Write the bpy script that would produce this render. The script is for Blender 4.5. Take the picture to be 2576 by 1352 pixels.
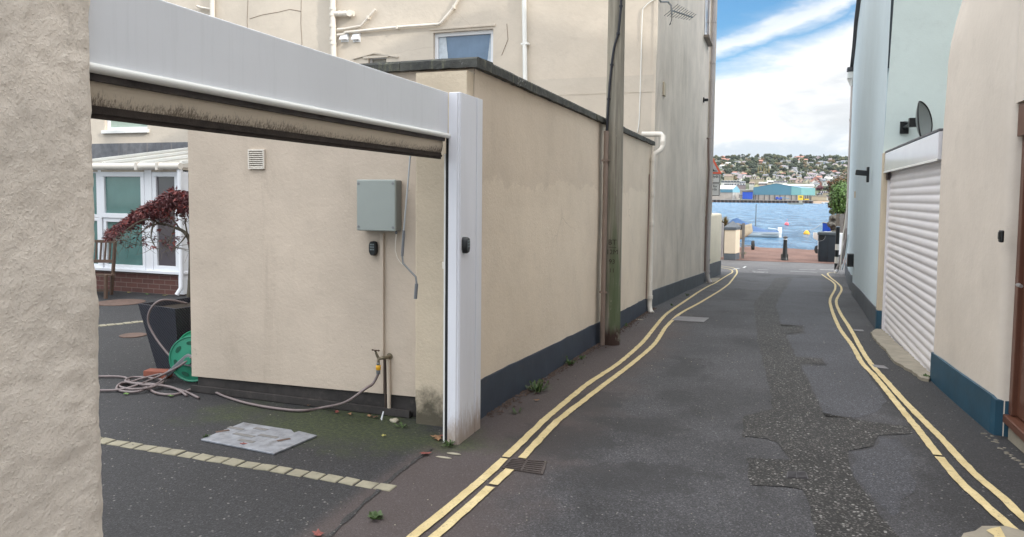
import bpy, bmesh, math, random
from math import radians, sin, cos, pi
from mathutils import Vector, Matrix
from mathutils import noise as mn
random.seed(7)
R = random
sc = bpy.context.scene
for o in list(bpy.data.objects): bpy.data.objects.remove(o)
COL = sc.collection
# ---------------------------------------------------------------- camera
F = 1860.; CX = 1288.; CY = 607.; EYE = 1.6
yaw, pit, rol = radians(19.5), radians(3.5), radians(.57)
fw = Vector((-sin(yaw)*cos(pit), cos(yaw)*cos(pit), -sin(pit)))
r0 = Vector((cos(yaw), sin(yaw), 0)); u0 = r0.cross(fw)
rr = r0*cos(rol)+u0*sin(rol); uu = u0*cos(rol)-r0*sin(rol)
cam = bpy.data.objects.new('camera', bpy.data.cameras.new('camera')); COL.objects.link(cam)
cam.matrix_world = Matrix(((rr.x, uu.x, -fw.x, 0), (rr.y, uu.y, -fw.y, 0), (rr.z, uu.z, -fw.z, EYE), (0, 0, 0, 1)))
cam.data.sensor_width = 36; cam.data.lens = F/2576*36; cam.data.shift_y = (CY-676)/2576
cam.data.clip_start = .05; cam.data.clip_end = 20000
sc.camera = cam
# ---------------------------------------------------------------- light
SUN_AZ = Vector((.95, -.32, 0)).normalized(); SUN_EL = radians(24)
sd = Vector((SUN_AZ.x*cos(SUN_EL), SUN_AZ.y*cos(SUN_EL), sin(SUN_EL)))
sun = bpy.data.objects.new('sun', bpy.data.lights.new('sun', 'SUN')); COL.objects.link(sun)
sun.data.energy = 2.5; sun.data.angle = radians(.6); sun.data.color = (1, .93, .82)
sun.rotation_euler = sd.to_track_quat('Z', 'Y').to_euler()
sun.location = (0, 0, 30)
sc.view_settings.view_transform = 'Standard'; sc.view_settings.look = 'None'
sc.view_settings.exposure = 0.32; sc.view_settings.gamma = 1
# ---------------------------------------------------------------- node helper
class NT:
    def __init__(s, nt): s.nt = nt; s.nt.nodes.clear()
    def n(s, t, **k):
        nd = s.nt.nodes.new(t)
        for a, v in k.items():
            if a.startswith('i_'):
                key = a[2:].replace('_', ' ')
                if key.isdigit(): key = int(key)
                s.put(nd.inputs[key], v)
            else: setattr(nd, a, v)
        return nd
    def put(s, sock, v):
        if isinstance(v, bpy.types.NodeSocket): s.nt.links.new(v, sock)
        elif isinstance(v, bpy.types.Node): s.nt.links.new(v.outputs[0], sock)
        else:
            if sock.type == 'RGBA' and len(v) == 3: v = (*v, 1)
            sock.default_value = v
    def math(s, op, a, b=None, c=None, clamp=False):
        nd = s.nt.nodes.new('ShaderNodeMath'); nd.operation = op; nd.use_clamp = clamp
        for i, v in enumerate((a, b, c)):
            if v is not None: s.put(nd.inputs[i], v)
        return nd.outputs[0]
    def mix(s, f, a, b, mode='MIX'):
        nd = s.nt.nodes.new('ShaderNodeMix'); nd.data_type = 'RGBA'; nd.blend_type = mode
        s.put(nd.inputs[0], f); s.put(nd.inputs[6], a); s.put(nd.inputs[7], b)
        return nd.outputs[2]
    def noise(s, vec, scale, detail=4, rough=.55, dist=0.):
        nd = s.nt.nodes.new('ShaderNodeTexNoise')
        s.put(nd.inputs['Vector'], vec); nd.inputs['Scale'].default_value = scale
        nd.inputs['Detail'].default_value = detail; nd.inputs['Roughness'].default_value = rough
        nd.inputs['Distortion'].default_value = dist
        return nd.outputs[0]
    def ramp(s, f, pts, interp='LINEAR'):
        nd = s.nt.nodes.new('ShaderNodeValToRGB'); s.put(nd.inputs[0], f); cr = nd.color_ramp; cr.interpolation = interp
        while len(cr.elements) > 1: cr.elements.remove(cr.elements[-1])
        for i, (p, c) in enumerate(pts):
            if not hasattr(c, '__len__'): c = (c, c, c)
            e = cr.elements[0] if i == 0 else cr.elements.new(p)
            e.position = p; e.color = (*c[:3], 1)
        return nd.outputs[0]
    def sstep(s, v, a, b):
        nd = s.nt.nodes.new('ShaderNodeMapRange'); nd.interpolation_type = 'SMOOTHSTEP'
        s.put(nd.inputs[0], v); nd.inputs[1].default_value = a; nd.inputs[2].default_value = b
        return nd.outputs[0]
    def scale(s, vec, sx, sy, sz):
        nd = s.nt.nodes.new('ShaderNodeMapping'); s.put(nd.inputs[0], vec); nd.inputs['Scale'].default_value = (sx, sy, sz)
        return nd.outputs[0]
MATS = {}
def newmat(name):
    m = bpy.data.materials.new(name); m.use_nodes = True; MATS[name] = m
    return m, NT(m.node_tree)
def finish(t, col, rough=.7, bump=None, bstr=.3, bdist=.01, metal=0., **kw):
    p = t.n('ShaderNodeBsdfPrincipled'); t.put(p.inputs['Base Color'], col); t.put(p.inputs['Roughness'], rough)
    p.inputs['Metallic'].default_value = metal
    for k, v in kw.items(): t.put(p.inputs[k], v)
    if bump is not None:
        b = t.n('ShaderNodeBump', i_Strength=bstr, i_Distance=bdist); t.put(b.inputs['Height'], bump)
        t.put(p.inputs['Normal'], b.outputs[0])
    o = t.n('ShaderNodeOutputMaterial'); t.put(o.inputs[0], p.outputs[0])
    return p
def mul(c, k): return tuple(min(1, x*k) for x in c[:3])
def M(name, col, rough=.6, var=.12, scale=4, bump=.15, bscale=60, metal=0., spot=None, streak=None, obj=True, bdist=.004, **kw):
    """general procedural material: tone variation + optional vertical streaks and spots + fine bump"""
    if name in MATS: return MATS[name]
    m, t = newmat(name)
    v = t.n('ShaderNodeTexCoord').outputs['Object'] if obj else t.n('ShaderNodeNewGeometry').outputs['Position']
    n1 = t.noise(v, scale, 6, .6)
    c = t.mix(t.ramp(n1, [(.3, 0), (.7, 1)]), mul(col, 1-var), mul(col, 1+var))
    if streak:
        sc_, amt, lo = streak[1], streak[2], streak[3] if len(streak) > 3 else .55
        ns = t.noise(t.scale(v, sc_, sc_, sc_*.06), 1, 6, .65)
        c = t.mix(t.math('MULTIPLY', t.sstep(ns, lo, lo+.2), amt), c, streak[0])
    if spot:
        ns = t.noise(v, spot[1], 8, .7)
        c = t.mix(t.math('MULTIPLY', t.sstep(ns, spot[3] if len(spot) > 3 else .6, .75), spot[2]), c, spot[0])
    nb = t.noise(v, bscale, 5, .6)
    finish(t, c, rough, nb, bump, bdist, metal, **kw)
    return m
# ---------------------------------------------------------------- world
w = bpy.data.worlds.new("World"); sc.world = w; w.use_nodes = True
t = NT(w.node_tree)
sky = t.n('ShaderNodeTexSky', sky_type='NISHITA', sun_disc=False, sun_elevation=SUN_EL,
          sun_rotation=math.atan2(SUN_AZ.x, SUN_AZ.y), air_density=1.1, dust_density=.4, ozone_density=2.0)
d = t.n('ShaderNodeTexCoord').outputs['Generated']
sx = t.n('ShaderNodeSeparateXYZ', i_0=d)
X_, Y_, Z_ = sx.outputs
warp = t.noise(t.scale(d, 2.2, 2.2, 7), 2.0, 7, .58)
warp2 = t.noise(t.scale(d, 1.4, 1.4, 4.5), 6.0, 8, .60, .4)
# tilted elevation (bands of cloud climb to the right of the lane)
s_ = t.math('SUBTRACT', t.math('MULTIPLY', Z_, 57.3), t.math('MULTIPLY', X_, 57.3*.31))
s_ = t.math('ADD', s_, t.math('MULTIPLY', t.math('SUBTRACT', warp, .5), 3.0))
s_ = t.math('ADD', s_, t.math('MULTIPLY', t.math('SUBTRACT', warp2, .5), 3.2))
S = 1/40.
bands = t.ramp(t.math('MULTIPLY', s_, S), [(0, 1), (9.7*S, 1), (10.5*S, .45), (11.1*S, .06), (11.5*S, .40), (12.0*S, .85), (12.7*S, .70), (13.4*S, .12), (14.*S, .0), (16*S, .0), (20*S, .6), (28*S, .8), (1, .85)])
# sky behind and above: broken bright cloud
brk = t.sstep(t.noise(t.scale(d, 1, 1, 1.6), 2.6, 8, .6), .42, .6)
high = t.sstep(Z_, .38, .62)
back = t.sstep(Y_, .35, -.1)
other = t.math('MAXIMUM', high, back)
dens = t.mix(other, bands, t.math('MAXIMUM', brk, .55))
# cloud tone: white tops, grey bellies
tone = t.noise(t.scale(d, 1.5, 1.5, 4), 5.0, 8, .6, .3)
grey = t.math('MULTIPLY', t.sstep(t.math('MULTIPLY', s_, S), 8.9*S, 7.2*S), t.sstep(tone, .62, .36))
ccol = t.mix(grey, (.94, .94, .93), (.68, .70, .72))
low = t.sstep(Z_, .10, .055)
ccol = t.mix(t.math('MULTIPLY', low, t.sstep(tone, .6, .42)), ccol, (.62, .68, .74))
bright = t.math('ADD', 1.0, t.math('MAXIMUM', t.math('MULTIPLY', t.sstep(Z_, .35, .80), 3.6), t.math('MULTIPLY', t.sstep(Y_, .25, -.5), .45)))
ccol = t.mix(1.0, ccol, bright, 'MULTIPLY')
skc = t.mix(1.0, sky.outputs[0], (.62, 1.0, 1.25), 'MULTIPLY')
b1 = t.n('ShaderNodeBackground', i_Color=skc, i_Strength=.115)
b2 = t.n('ShaderNodeBackground', i_Color=ccol, i_Strength=1.0)
mx = t.n('ShaderNodeMixShader'); t.put(mx.inputs[0], t.math('MULTIPLY', dens, .97)); t.put(mx.inputs[1], b1.outputs[0]); t.put(mx.inputs[2], b2.outputs[0])
wo = t.n('ShaderNodeOutputWorld'); t.put(wo.inputs[0], mx.outputs[0])
# ---------------------------------------------------------------- placing helpers
def ray(x, y): return fw+rr*((x-CX)/F)-uu*((y-CY)/F)
def W(x, y, **k):
    """point where the sight line meets the wall plane X=.., Y=.. or height Z=.."""
    d = ray(x, y); (a, v), = k.items(); i = 'XYZ'.index(a)
    o = (0, 0, EYE)
    return Vector(o)+d*((v-o[i])/d[i])
PR = [(-80, 0), (5, 0), (8.8, -.16), (12, -.28), (17, -.56), (22, -.86), (26, -.98), (30, -1.03), (34, -1.07), (43, -1.12), (46, -1.45), (52, -2.1), (70, -4), (400, -6)]
def gz(x, y):
    z = PR[-1][1]
    for (a, b), (c, e) in zip(PR, PR[1:]):
        if y <= c: z = b+(e-b)*max(0, (y-a)/(c-a)); break
    if y < 20: z *= min(1, max(0, (x+4)/2.))
    elif x < -2: k = min(1, max(0, (x+4)/2.)); q = min(1, (y-20)/8.); z *= k+(1-k)*q
    return z
def G(x, y, dz=0.):
    d = ray(x, y); t_ = .5
    while t_ < 150 and EYE+t_*d.z > gz(t_*d.x, t_*d.y)+dz: t_ += .25
    lo, hi = t_-.25, t_
    for _ in range(14):
        m = (lo+hi)/2
        if EYE+m*d.z > gz(m*d.x, m*d.y)+dz: lo = m
        else: hi = m
    return Vector((hi*d.x, hi*d.y, EYE+hi*d.z))
def V(*a): return Vector(a)
# ---------------------------------------------------------------- mesh helpers
class MB:
    def __init__(s): s.v = []; s.f = []
    def add(s, vs, fs):
        n = len(s.v); s.v += [Vector(p) for p in vs]; s.f += [[i+n for i in f] for f in fs]; return s
    def box(s, x0, x1, y0, y1, z0, z1):
        return s.add([(x, y, z) for x in (x0, x1) for y in (y0, y1) for z in (z0, z1)],
                     [(0, 1, 3, 2), (4, 6, 7, 5), (0, 4, 5, 1), (2, 3, 7, 6), (0, 2, 6, 4), (1, 5, 7, 3)])
    def cbox(s, c, sx, sy, sz, rot=None):
        vs = [Vector((x*sx/2, y*sy/2, z*sz/2)) for x in (-1, 1) for y in (-1, 1) for z in (-1, 1)]
        if rot is not None: vs = [rot @ p for p in vs]
        return s.add([p+Vector(c) for p in vs], [(0, 1, 3, 2), (4, 6, 7, 5), (0, 4, 5, 1), (2, 3, 7, 6), (0, 2, 6, 4), (1, 5, 7, 3)])
    def bar(s, a, b, wd, ht, up=(0, 0, 1)):
        a, b = Vector(a), Vector(b); d = (b-a); L = d.length; d.normalize(); up = Vector(up)
        sd_ = d.cross(up).normalized(); up = sd_.cross(d)
        m = Matrix((sd_, d, up)).transposed()
        return s.cbox((a+b)/2, wd, L, ht, m)
    def tube(s, pts, r, n=8, cap=True):
        pts = [Vector(p) for p in pts]; N = len(pts); rs = r if isinstance(r, (list, tuple)) else [r]*N
        base = len(s.v); prev = None
        for i, p in enumerate(pts):
            d = (pts[min(i+1, N-1)]-pts[max(i-1, 0)]).normalized()
            if prev is None:
                a = Vector((0, 0, 1)) if abs(d.z) < .9 else Vector((1, 0, 0)); prev = d.cross(a).normalized()
            prev = (prev-d*prev.dot(d)).normalized(); q = d.cross(prev)
            for k in range(n):
                an = 2*pi*k/n; s.v.append(p+(prev*cos(an)+q*sin(an))*rs[i])
        for i in range(N-1):
            for k in range(n):
                a = base+i*n+k; b = base+i*n+(k+1) % n
                s.f.append([a, b, b+n, a+n])
        if cap: s.f.append([base+k for k in range(n)][::-1]); s.f.append([base+(N-1)*n+k for k in range(n)])
        return s
    def lathe(s, c, prof, n=16, axis=(0, 0, 1)):
        ax = Vector(axis).normalized(); a = Vector((1, 0, 0)) if abs(ax.x) < .9 else Vector((0, 1, 0))
        p = ax.cross(a).normalized(); q = ax.cross(p); base = len(s.v); c = Vector(c)
        for r_, h in prof:
            for k in range(n):
                an = 2*pi*k/n; s.v.append(c+ax*h+(p*cos(an)+q*sin(an))*r_)
        for i in range(len(prof)-1):
            for k in range(n):
                x = base+i*n+k; y = base+i*n+(k+1) % n; s.f.append([x, y, y+n, x+n])
        s.f.append([base+k for k in range(n)][::-1]); s.f.append([base+(len(prof)-1)*n+k for k in range(n)])
        return s
    def prism(s, poly, ext):
        n = len(poly); e = Vector(ext); vs = [Vector(p) for p in poly]
        s.add(vs+[p+e for p in vs], [list(range(n))[::-1], list(range(n, 2*n))]+[[i, (i+1) % n, (i+1) % n+n, i+n] for i in range(n)])
        return s
    def wall(s, base, tops, th, side):
        """upright wall along a plan polyline; th thickness added towards 'side' (vector); tops = heights"""
        n = len(base); sd_ = Vector(side).normalized()*th
        vs = []
        for i, b in enumerate(base):
            b = Vector(b); tz = tops[i] if hasattr(tops, '__len__') else tops
            vs += [b, Vector((b.x, b.y, tz)), Vector((b.x, b.y, tz))+sd_, b+sd_]
        fs = [(0, 1, 2, 3), tuple(4*(n-1)+k for k in (3, 2, 1, 0))]
        for i in range(n-1):
            for k in range(4):
                a = 4*i+k; b = 4*i+(k+1) % 4; fs.append((a, a+4, b+4, b))
        return s.add(vs, fs)
    def build(s, name, mat, parent=None, smooth=False, bevel=0, origin=None):
        me = bpy.data.meshes.new(name)
        pw = Vector((0, 0, 0)); q = parent
        while q: pw += q.location; q = q.parent
        xs = [p.x for p in s.v]; ys = [p.y for p in s.v]; zs = [p.z for p in s.v]
        c = origin or Vector(((min(xs)+max(xs))/2, (min(ys)+max(ys))/2, min(zs)))
        me.from_pydata([tuple(p-c) for p in s.v], [], s.f)
        bm = bmesh.new(); bm.from_mesh(me); bmesh.ops.recalc_face_normals(bm, faces=bm.faces); bm.to_mesh(me); bm.free()
        if smooth:
            for p in me.polygons: p.use_smooth = True
        me.materials.append(mat)
        o = bpy.data.objects.new(name, me); COL.objects.link(o); o.location = Vector(c)-pw
        if parent: o.parent = parent
        if bevel:
            b = o.modifiers.new('bevel', 'BEVEL'); b.width = bevel; b.segments = 2; b.limit_method = 'ANGLE'; b.angle_limit = radians(40)
        return o
def smooth_by_angle(o, a=35):
    me = o.data
    for p in me.polygons: p.use_smooth = True
    try: me.set_sharp_from_angle(angle=radians(a))
    except Exception: pass
def tag(o, label, cat, group=None, kind=None):
    if label: o['label'] = label
    if cat: o['category'] = cat
    if group: o['group'] = group
    if kind: o['kind'] = kind
    return o
def thing(name, label, cat, loc, group=None):
    o = bpy.data.objects.new(name, None); o.empty_display_size = .2; COL.objects.link(o); o.location = Vector(loc)
    return tag(o, label, cat, group)
def struct(o): o['kind'] = 'structure'; return o
def copy_tree(o, parent=None):
    c = o.copy(); COL.objects.link(c)
    if parent: c.parent = parent; c.matrix_parent_inverse = o.matrix_parent_inverse.copy()
    for ch in list(o.children):
        if ch.name in COL.objects and not ch.get('_copy'): copy_tree(ch, c)
    return c
def text(s, size, mat, parent, origin, right, up, name='lettering', ext=.001, align='LEFT', bold=0.):
    cu = bpy.data.curves.new(name, 'FONT'); cu.body = s; cu.size = size; cu.extrude = ext; cu.align_x = align; cu.offset = bold
    ob = bpy.data.objects.new('tmp', cu); COL.objects.link(ob)
    dg = bpy.context.evaluated_depsgraph_get(); me = bpy.data.meshes.new_from_object(ob.evaluated_get(dg)); bpy.data.objects.remove(ob)
    rgt, up = Vector(right).normalized(), Vector(up).normalized(); nm = rgt.cross(up)
    m = Matrix((rgt, up, nm)).transposed()
    for v in me.vertices: v.co = m @ v.co
    me.materials.clear(); me.materials.append(mat)
    o = bpy.data.objects.new(name, me); COL.objects.link(o)
    pw = Vector((0, 0, 0)); q = parent
    while q: pw += q.location; q = q.parent
    o.location = Vector(origin)-pw; o.parent = parent
    return o
def flat(poly, mat, name, dz=.004, parent=None, th=.0):
    """polygon laid on the ground, triangulated, following the slope"""
    bm = bmesh.new(); f = bm.faces.new([bm.verts.new((p[0], p[1], 0)) for p in poly]); bmesh.ops.triangulate(bm, faces=[f])
    for cy in (5, 8.8, 12, 17, 22, 26): bmesh.ops.bisect_plane(bm, geom=bm.verts[:]+bm.edges[:]+bm.faces[:], plane_co=(0, cy, 0), plane_no=(0, 1, 0))
    for vv in bm.verts: vv.co.z = gz(vv.co.x, vv.co.y)+dz
    me = bpy.data.meshes.new(name); 
    c = Vector((sum(p[0] for p in poly)/len(poly), sum(p[1] for p in poly)/len(poly), 0))
    for v in bm.verts: v.co -= c
    for f in bm.faces:
        if f.normal.z < 0: f.normal_flip()
    bm.to_mesh(me); bm.free(); me.materials.append(mat)
    o = bpy.data.objects.new(name, me); COL.objects.link(o); o.location = c
    if parent: o.parent = parent; o.location = c-parent.location
    return o
def holes_wall(mb, P, x0, x1, z0, z1, holes, depth, inward):
    """wall face in a plane P(a,z) with rectangular holes and their reveals"""
    xs = sorted({x0, x1, *[h[0] for h in holes], *[h[1] for h in holes]}); zs = sorted({z0, z1, *[h[2] for h in holes], *[h[3] for h in holes]})
    for a, b in zip(xs, xs[1:]):
        for c, e in zip(zs, zs[1:]):
            mx_, mz = (a+b)/2, (c+e)/2
            if any(h[0] < mx_ < h[1] and h[2] < mz < h[3] for h in holes): continue
            mb.add([P(a, c), P(b, c), P(b, e), P(a, e)], [(0, 1, 2, 3)])
    I = Vector(inward)*depth
    for a, b, c, e in holes:
        q = [P(a, c), P(b, c), P(b, e), P(a, e)]
        for i in range(4):
            mb.add([q[i], q[(i+1) % 4], q[(i+1) % 4]+I, q[i]+I], [(0, 1, 2, 3)])
# ---------------------------------------------------------------- materials
def render_mat(name, col, mark=(.30, .24, .18), streak=.28, grime=None, bump=.35, bscale=45, var=.06, dark=None, big=.9, lo=.56, lower=None, cracks=.30):
    m, t = newmat(name)
    v = t.n('ShaderNodeNewGeometry').outputs['Position']
    c = t.mix(t.ramp(t.noise(v, big, 5, .6), [(.32, 0), (.68, 1)]), mul(col, 1-var*1.4), mul(col, 1+var))
    c = t.mix(t.math('MULTIPLY', t.sstep(t.noise(v, 5.5, 8, .68), .52, .72), .30), c, mul(col, .80))
    ns = t.noise(t.scale(v, 2.4, 1.1, .36), 1, 11, .76, .8)
    nm = t.sstep(t.noise(v, 1.1, 4, .6), .38, .62)
    c = t.mix(t.math('MULTIPLY', t.math('MULTIPLY', t.sstep(ns, lo, lo+.24), streak), t.math('ADD', .25, t.math('MULTIPLY', nm, .75))), c, mark)
    if lower:
        q = t.n('ShaderNodeSeparateXYZ', i_0=v); zz = t.math('ADD', q.outputs[2], t.math('MULTIPLY', t.noise(v, 2.2, 7, .65), -.55))
        lm = t.math('MULTIPLY', t.sstep(zz, lower+.012, lower-.012), t.sstep(q.outputs[0], -2.0, -1.99))
        c = t.mix(lm, c, t.mix(1.0, c, (1.10, 1.11, 1.11), 'MULTIPLY'))
    vc = t.n('ShaderNodeTexVoronoi', i_Scale=.75, feature='DISTANCE_TO_EDGE'); t.put(vc.inputs['Vector'], t.mix(.10, v, t.n('ShaderNodeTexNoise', i_Vector=v, i_Scale=4.).outputs[1]))
    ck = t.math('MULTIPLY', t.sstep(vc.outputs[0], .0042, .0008), t.sstep(t.noise(v, .8, 3, .5), .58, .66))
    c = t.mix(t.math('MULTIPLY', ck, cracks), c, mul(mark, .7))
    st = t.math('MULTIPLY', t.sstep(t.noise(v, 18, 8, .75), .60, .68), t.sstep(t.noise(v, 1.9, 4, .6), .60, .68))
    c = t.mix(t.math('MULTIPLY', st, .45), c, mul(mark, .6))
    pit = t.sstep(t.noise(v, 26, 3, .5), .74, .80)
    c = t.mix(t.math('MULTIPLY', pit, .5), c, mul(col, .5))
    if grime:
        z = t.n('ShaderNodeSeparateXYZ', i_0=v).outputs[2]
        g = t.math('MULTIPLY', t.sstep(t.math('ADD', z, t.math('MULTIPLY', t.noise(v, 7, 8, .7), -grime[1])), grime[2], grime[2]-.25), grime[3])
        c = t.mix(g, c, grime[0])
    b1 = t.noise(v, bscale, 6, .65); b2 = t.noise(v, 3.2, 4, .5)
    h = t.math('ADD', b1, t.math('MULTIPLY', b2, 2.5))
    finish(t, c, .82, h, bump, .008)
    return m
CREAM = (.68, .585, .475)
def splash_mat(name, col, dirt, zt):
    m, t = newmat(name); v = t.n('ShaderNodeNewGeometry').outputs['Position']; z = t.n('ShaderNodeSeparateXYZ', i_0=v).outputs[2]
    n = t.noise(t.scale(v, 30, 30, 7), 1, 8, .75)
    c = t.mix(t.ramp(t.noise(t.scale(v, 6, 6, 1), 1, 5, .6), [(.35, 0), (.65, 1)]), mul(col, .96), mul(col, 1.03))
    c = t.mix(t.math('MULTIPLY', t.sstep(t.math('ADD', z, t.math('MULTIPLY', n, -zt*2.2)), zt*.1, -zt*1.0), .8), c, dirt)
    c = t.mix(t.math('MULTIPLY', t.sstep(n, .62, .72), .22), c, mul(col, .6))
    finish(t, c, .34, n, .04, .003); return m
m_out = render_mat('cream_render', CREAM, streak=.25, lower=1.42, bump=.5)
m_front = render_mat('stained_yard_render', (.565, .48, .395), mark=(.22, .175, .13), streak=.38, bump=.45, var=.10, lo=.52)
m_pil = render_mat('mossy_render', (.56, .475, .36), streak=.35, grime=((.040, .036, .022), .55, .03, .9), bump=.6, var=.14)
m_house = render_mat('pale_render', (.57, .51, .435), mark=(.44, .33, .26), streak=.22, bump=.55, bscale=14)
m_side = render_mat('weathered_render', (.75, .66, .57), mark=(.38, .325, .26), streak=.5, bump=.4, lo=.46, var=.11)
m_garden = render_mat('garden_wall_render', (.76, .68, .53), streak=.1)
m_blue = render_mat('pale_blue_render', (.56, .66, .71), mark=(.34, .40, .42), streak=.16, var=.03, bump=.22)
m_green = render_mat('pale_aqua_render', (.66, .76, .75), mark=(.30, .40, .42), streak=.10, var=.04, bump=.22)
m_tan = render_mat('stone_coloured_render', (.61, .55, .485), mark=(.30, .24, .18), streak=.22, bump=.3, bscale=22)
m_jamb = render_mat('flaking_cream_render', (.58, .50, .38), mark=(.22, .17, .12), streak=.45)
m_navy = M('navy_masonry_paint', (.036, .050, .075), .6, .25, 3, .3, 30, spot=((.16, .11, .08), 7, .5, .56), obj=False)
m_teal = M('teal_masonry_paint', (.013, .060, .100), .55, .22, 3, .3, 30, spot=((.12, .10, .09), 9, .5, .60), obj=False)
m_greypl = M('grey_masonry_paint', (.075, .088, .105), .6, .2, 3, .3, 30, spot=((.2, .15, .11), 8, .4, .6), obj=False)
m_black = M('dark_damp_plinth', (.034, .030, .029), .7, .45, 6, .5, 25, spot=((.13, .11, .095), 9, .45, .52), obj=False)
m_white = M('white_upvc', (.74, .76, .80), .35, .03, 2, .02, 60, streak=((.50, .45, .38), 9, .22, .6))
m_postw = splash_mat('white_aluminium_post', (.77, .79, .86), (.30, .21, .14), .20)
m_fas = M('white_coated_metal', (.70, .73, .78), .33, .04, 1.2, .03, 20, streak=((.60, .63, .67), 30, .3, .5))
m_trim = M('white_trim', (.78, .79, .77), .35, .04, 3)
m_rubber = M('black_rubber', (.012, .012, .014), .6, .2, 6)
m_cable = M('black_cable', (.010, .012, .020), .45, .2, 6)
m_pipew = M('white_painted_pipe', (.70, .655, .59), .45, .06, 3, .05, 50, streak=((.45, .33, .26), 12, .3, .58))
m_pipeg = M('dusty_lilac_pipe', (.47, .43, .42), .5, .08, 3, .05, 50, streak=((.33, .28, .26), 12, .4, .5))
m_pipeb = M('brown_pipe', (.21, .15, .125), .6, .15, 3)
m_conduit = M('mauve_brown_conduit', (.235, .180, .150), .6, .12, 4, streak=((.12, .09, .08), 12, .5, .5))
m_steel = M('galvanised_steel', (.50, .52, .54), .33, .08, 10, metal=.9)
m_dsteel = M('dull_steel', (.26, .27, .28), .5, .1, 10, metal=.5)
m_box = M('grey_green_plastic', (.31, .345, .33), .5, .05, 3, .05, 40, spot=((.20, .20, .18), 8, .5, .62))
m_boxs = M('grey_plastic_rim', (.20, .215, .21), .5, .08, 3)
m_dark = M('black_plastic', (.010, .012, .014), .38, .2, 6)
m_key = M('grey_keys', (.16, .19, .20), .5, .1, 6)
m_hose = M('mauve_hose', (.17, .135, .135), .45, .12, 8)
m_brass = M('aged_brass', (.20, .17, .12), .45, .3, 20, metal=.6)
m_yel = M('yellow_plastic', (.68, .36, .02), .4, .1, 8)
m_green1 = M('green_plastic', (.010, .26, .13), .35, .12, 8)
m_green2 = M('pale_green_plastic', (.03, .24, .15), .38, .12, 8)
m_gplas = M('grey_plastic', (.17, .18, .195), .5, .1, 8)
m_bark = M('bark', (.115, .10, .075), .85, .25, 12, .6, 40)
m_maple = M('maple_leaf', (.085, .018, .022), .55, .5, 6, .1, 60)
m_maple2 = M('maple_leaf_red', (.20, .04, .035), .55, .4, 6, .1, 60)
m_wood = M('weathered_teak', (.105, .065, .045), .7, .25, 10, .3, 60)
m_soil = M('soil', (.03, .022, .016), .9, .3, 20, .8, 60)
m_glassg = M('green_tinted_glass', (.10, .20, .19), .06, .25, .9, 0, 1, **{'Specular IOR Level': .8})
m_glassd = M('dark_glass', (.085, .075, .085), .06, .25, .7, 0, 1, **{'Specular IOR Level': .8})
m_glassb = M('blue_reflecting_glass', (.16, .21, .29), .08, .30, .6, 0, 1, **{'Specular IOR Level': .7})
m_curt = M('net_curtain', (.50, .56, .62), .9, .2, 9)
m_lead = M('lead_flashing', (.13, .135, .15), .55, .3, 7, .2, 30, streak=((.32, .27, .24), 16, .7, .55))
m_polyc = M('conservatory_roof', (.38, .37, .33), .3, .15, 3)
m_roll = M('white_roller_slat', (.74, .72, .74), .38, .03, 3, .03, 30)
m_brown = M('brown_door_paint', (.105, .042, .026), .4, .12, 6, .1, 60)
m_conc = M('worn_concrete', (.24, .215, .17), .85, .2, 6, .6, 30, spot=((.09, .08, .07), 9, .6, .55))
m_dish = M('grey_dish', (.21, .235, .235), .45, .05, 3)
m_slate = M('slate_roof', (.075, .078, .09), .6, .2, 6)
m_sett = M('stone_setts', (.245, .225, .165), .85, .22, 9, .6, 60, spot=((.10, .11, .06), 20, .5, .55), obj=False)
m_iron = M('worn_galvanised_cover', (.27, .285, .32), .42, .30, 14, .4, 30, metal=.25, spot=((.10, .095, .085), 9, .85, .50))
m_rust = M('rusty_cover', (.10, .062, .048), .8, .3, 14, .4, 60)
m_grate = M('iron_grate', (.075, .07, .075), .6, .25, 10, .3, 60, metal=.3)
m_brick1 = M('red_brick', (.26, .085, .055), .8, .15, 20, .4, 60)
m_leaf = [M('fallen_leaf_'+n, c, .7, .2, 20) for n, c in (('red', (.20, .055, .045)), ('brown', (.22, .12, .06)), ('yellow', (.36, .33, .10)), ('green', (.12, .22, .05)))]
m_weed = M('weed_green', (.060, .105, .030), .6, .4, 8)
m_stone = M('pale_stone', (.34, .31, .24), .8, .2, 12, .5, 50)
# wood of the pole with green algae
m, t = newmat('pole_timber')
v = t.n('ShaderNodeTexCoord').outputs['Object']; pz = t.n('ShaderNodeSeparateXYZ', i_0=v)
g = t.noise(t.scale(v, 30, 30, 1.2), 1, 6, .65)
c = t.mix(t.ramp(g, [(.35, 0), (.65, 1)]), (.15, .138, .112), (.30, .28, .235))
al = t.math('MULTIPLY', t.sstep(t.math('ADD', pz.outputs[2], t.math('MULTIPLY', t.noise(t.scale(v, 9, 9, 1.5), 1, 5, .6), 1.8)), 3.2, 1.3), t.sstep(t.noise(t.scale(v, 11, 11, .9), 1, 6, .6), .40, .56))
c = t.mix(t.math('MULTIPLY', al, .8), c, (.055, .092, .032))
c = t.mix(t.sstep(t.math('ADD', pz.outputs[2], t.math('MULTIPLY', g, -.25)), .12, -.02), c, (.045, .024, .018))
c = t.mix(t.math('MULTIPLY', t.sstep(t.noise(t.scale(v, 14, 14, 3), 1, 7, .7), .62, .66), .6), c, (.34, .33, .27))
cr = t.sstep(t.noise(t.scale(v, 45, 45, .5), 1, 3, .5), .68, .72)
c = t.mix(t.math('MULTIPLY', cr, .7), c, (.02, .018, .014))
finish(t, c, .85, t.math('SUBTRACT', g, t.math('MULTIPLY', cr, .6)), .6, .01); m_pole = m
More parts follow.
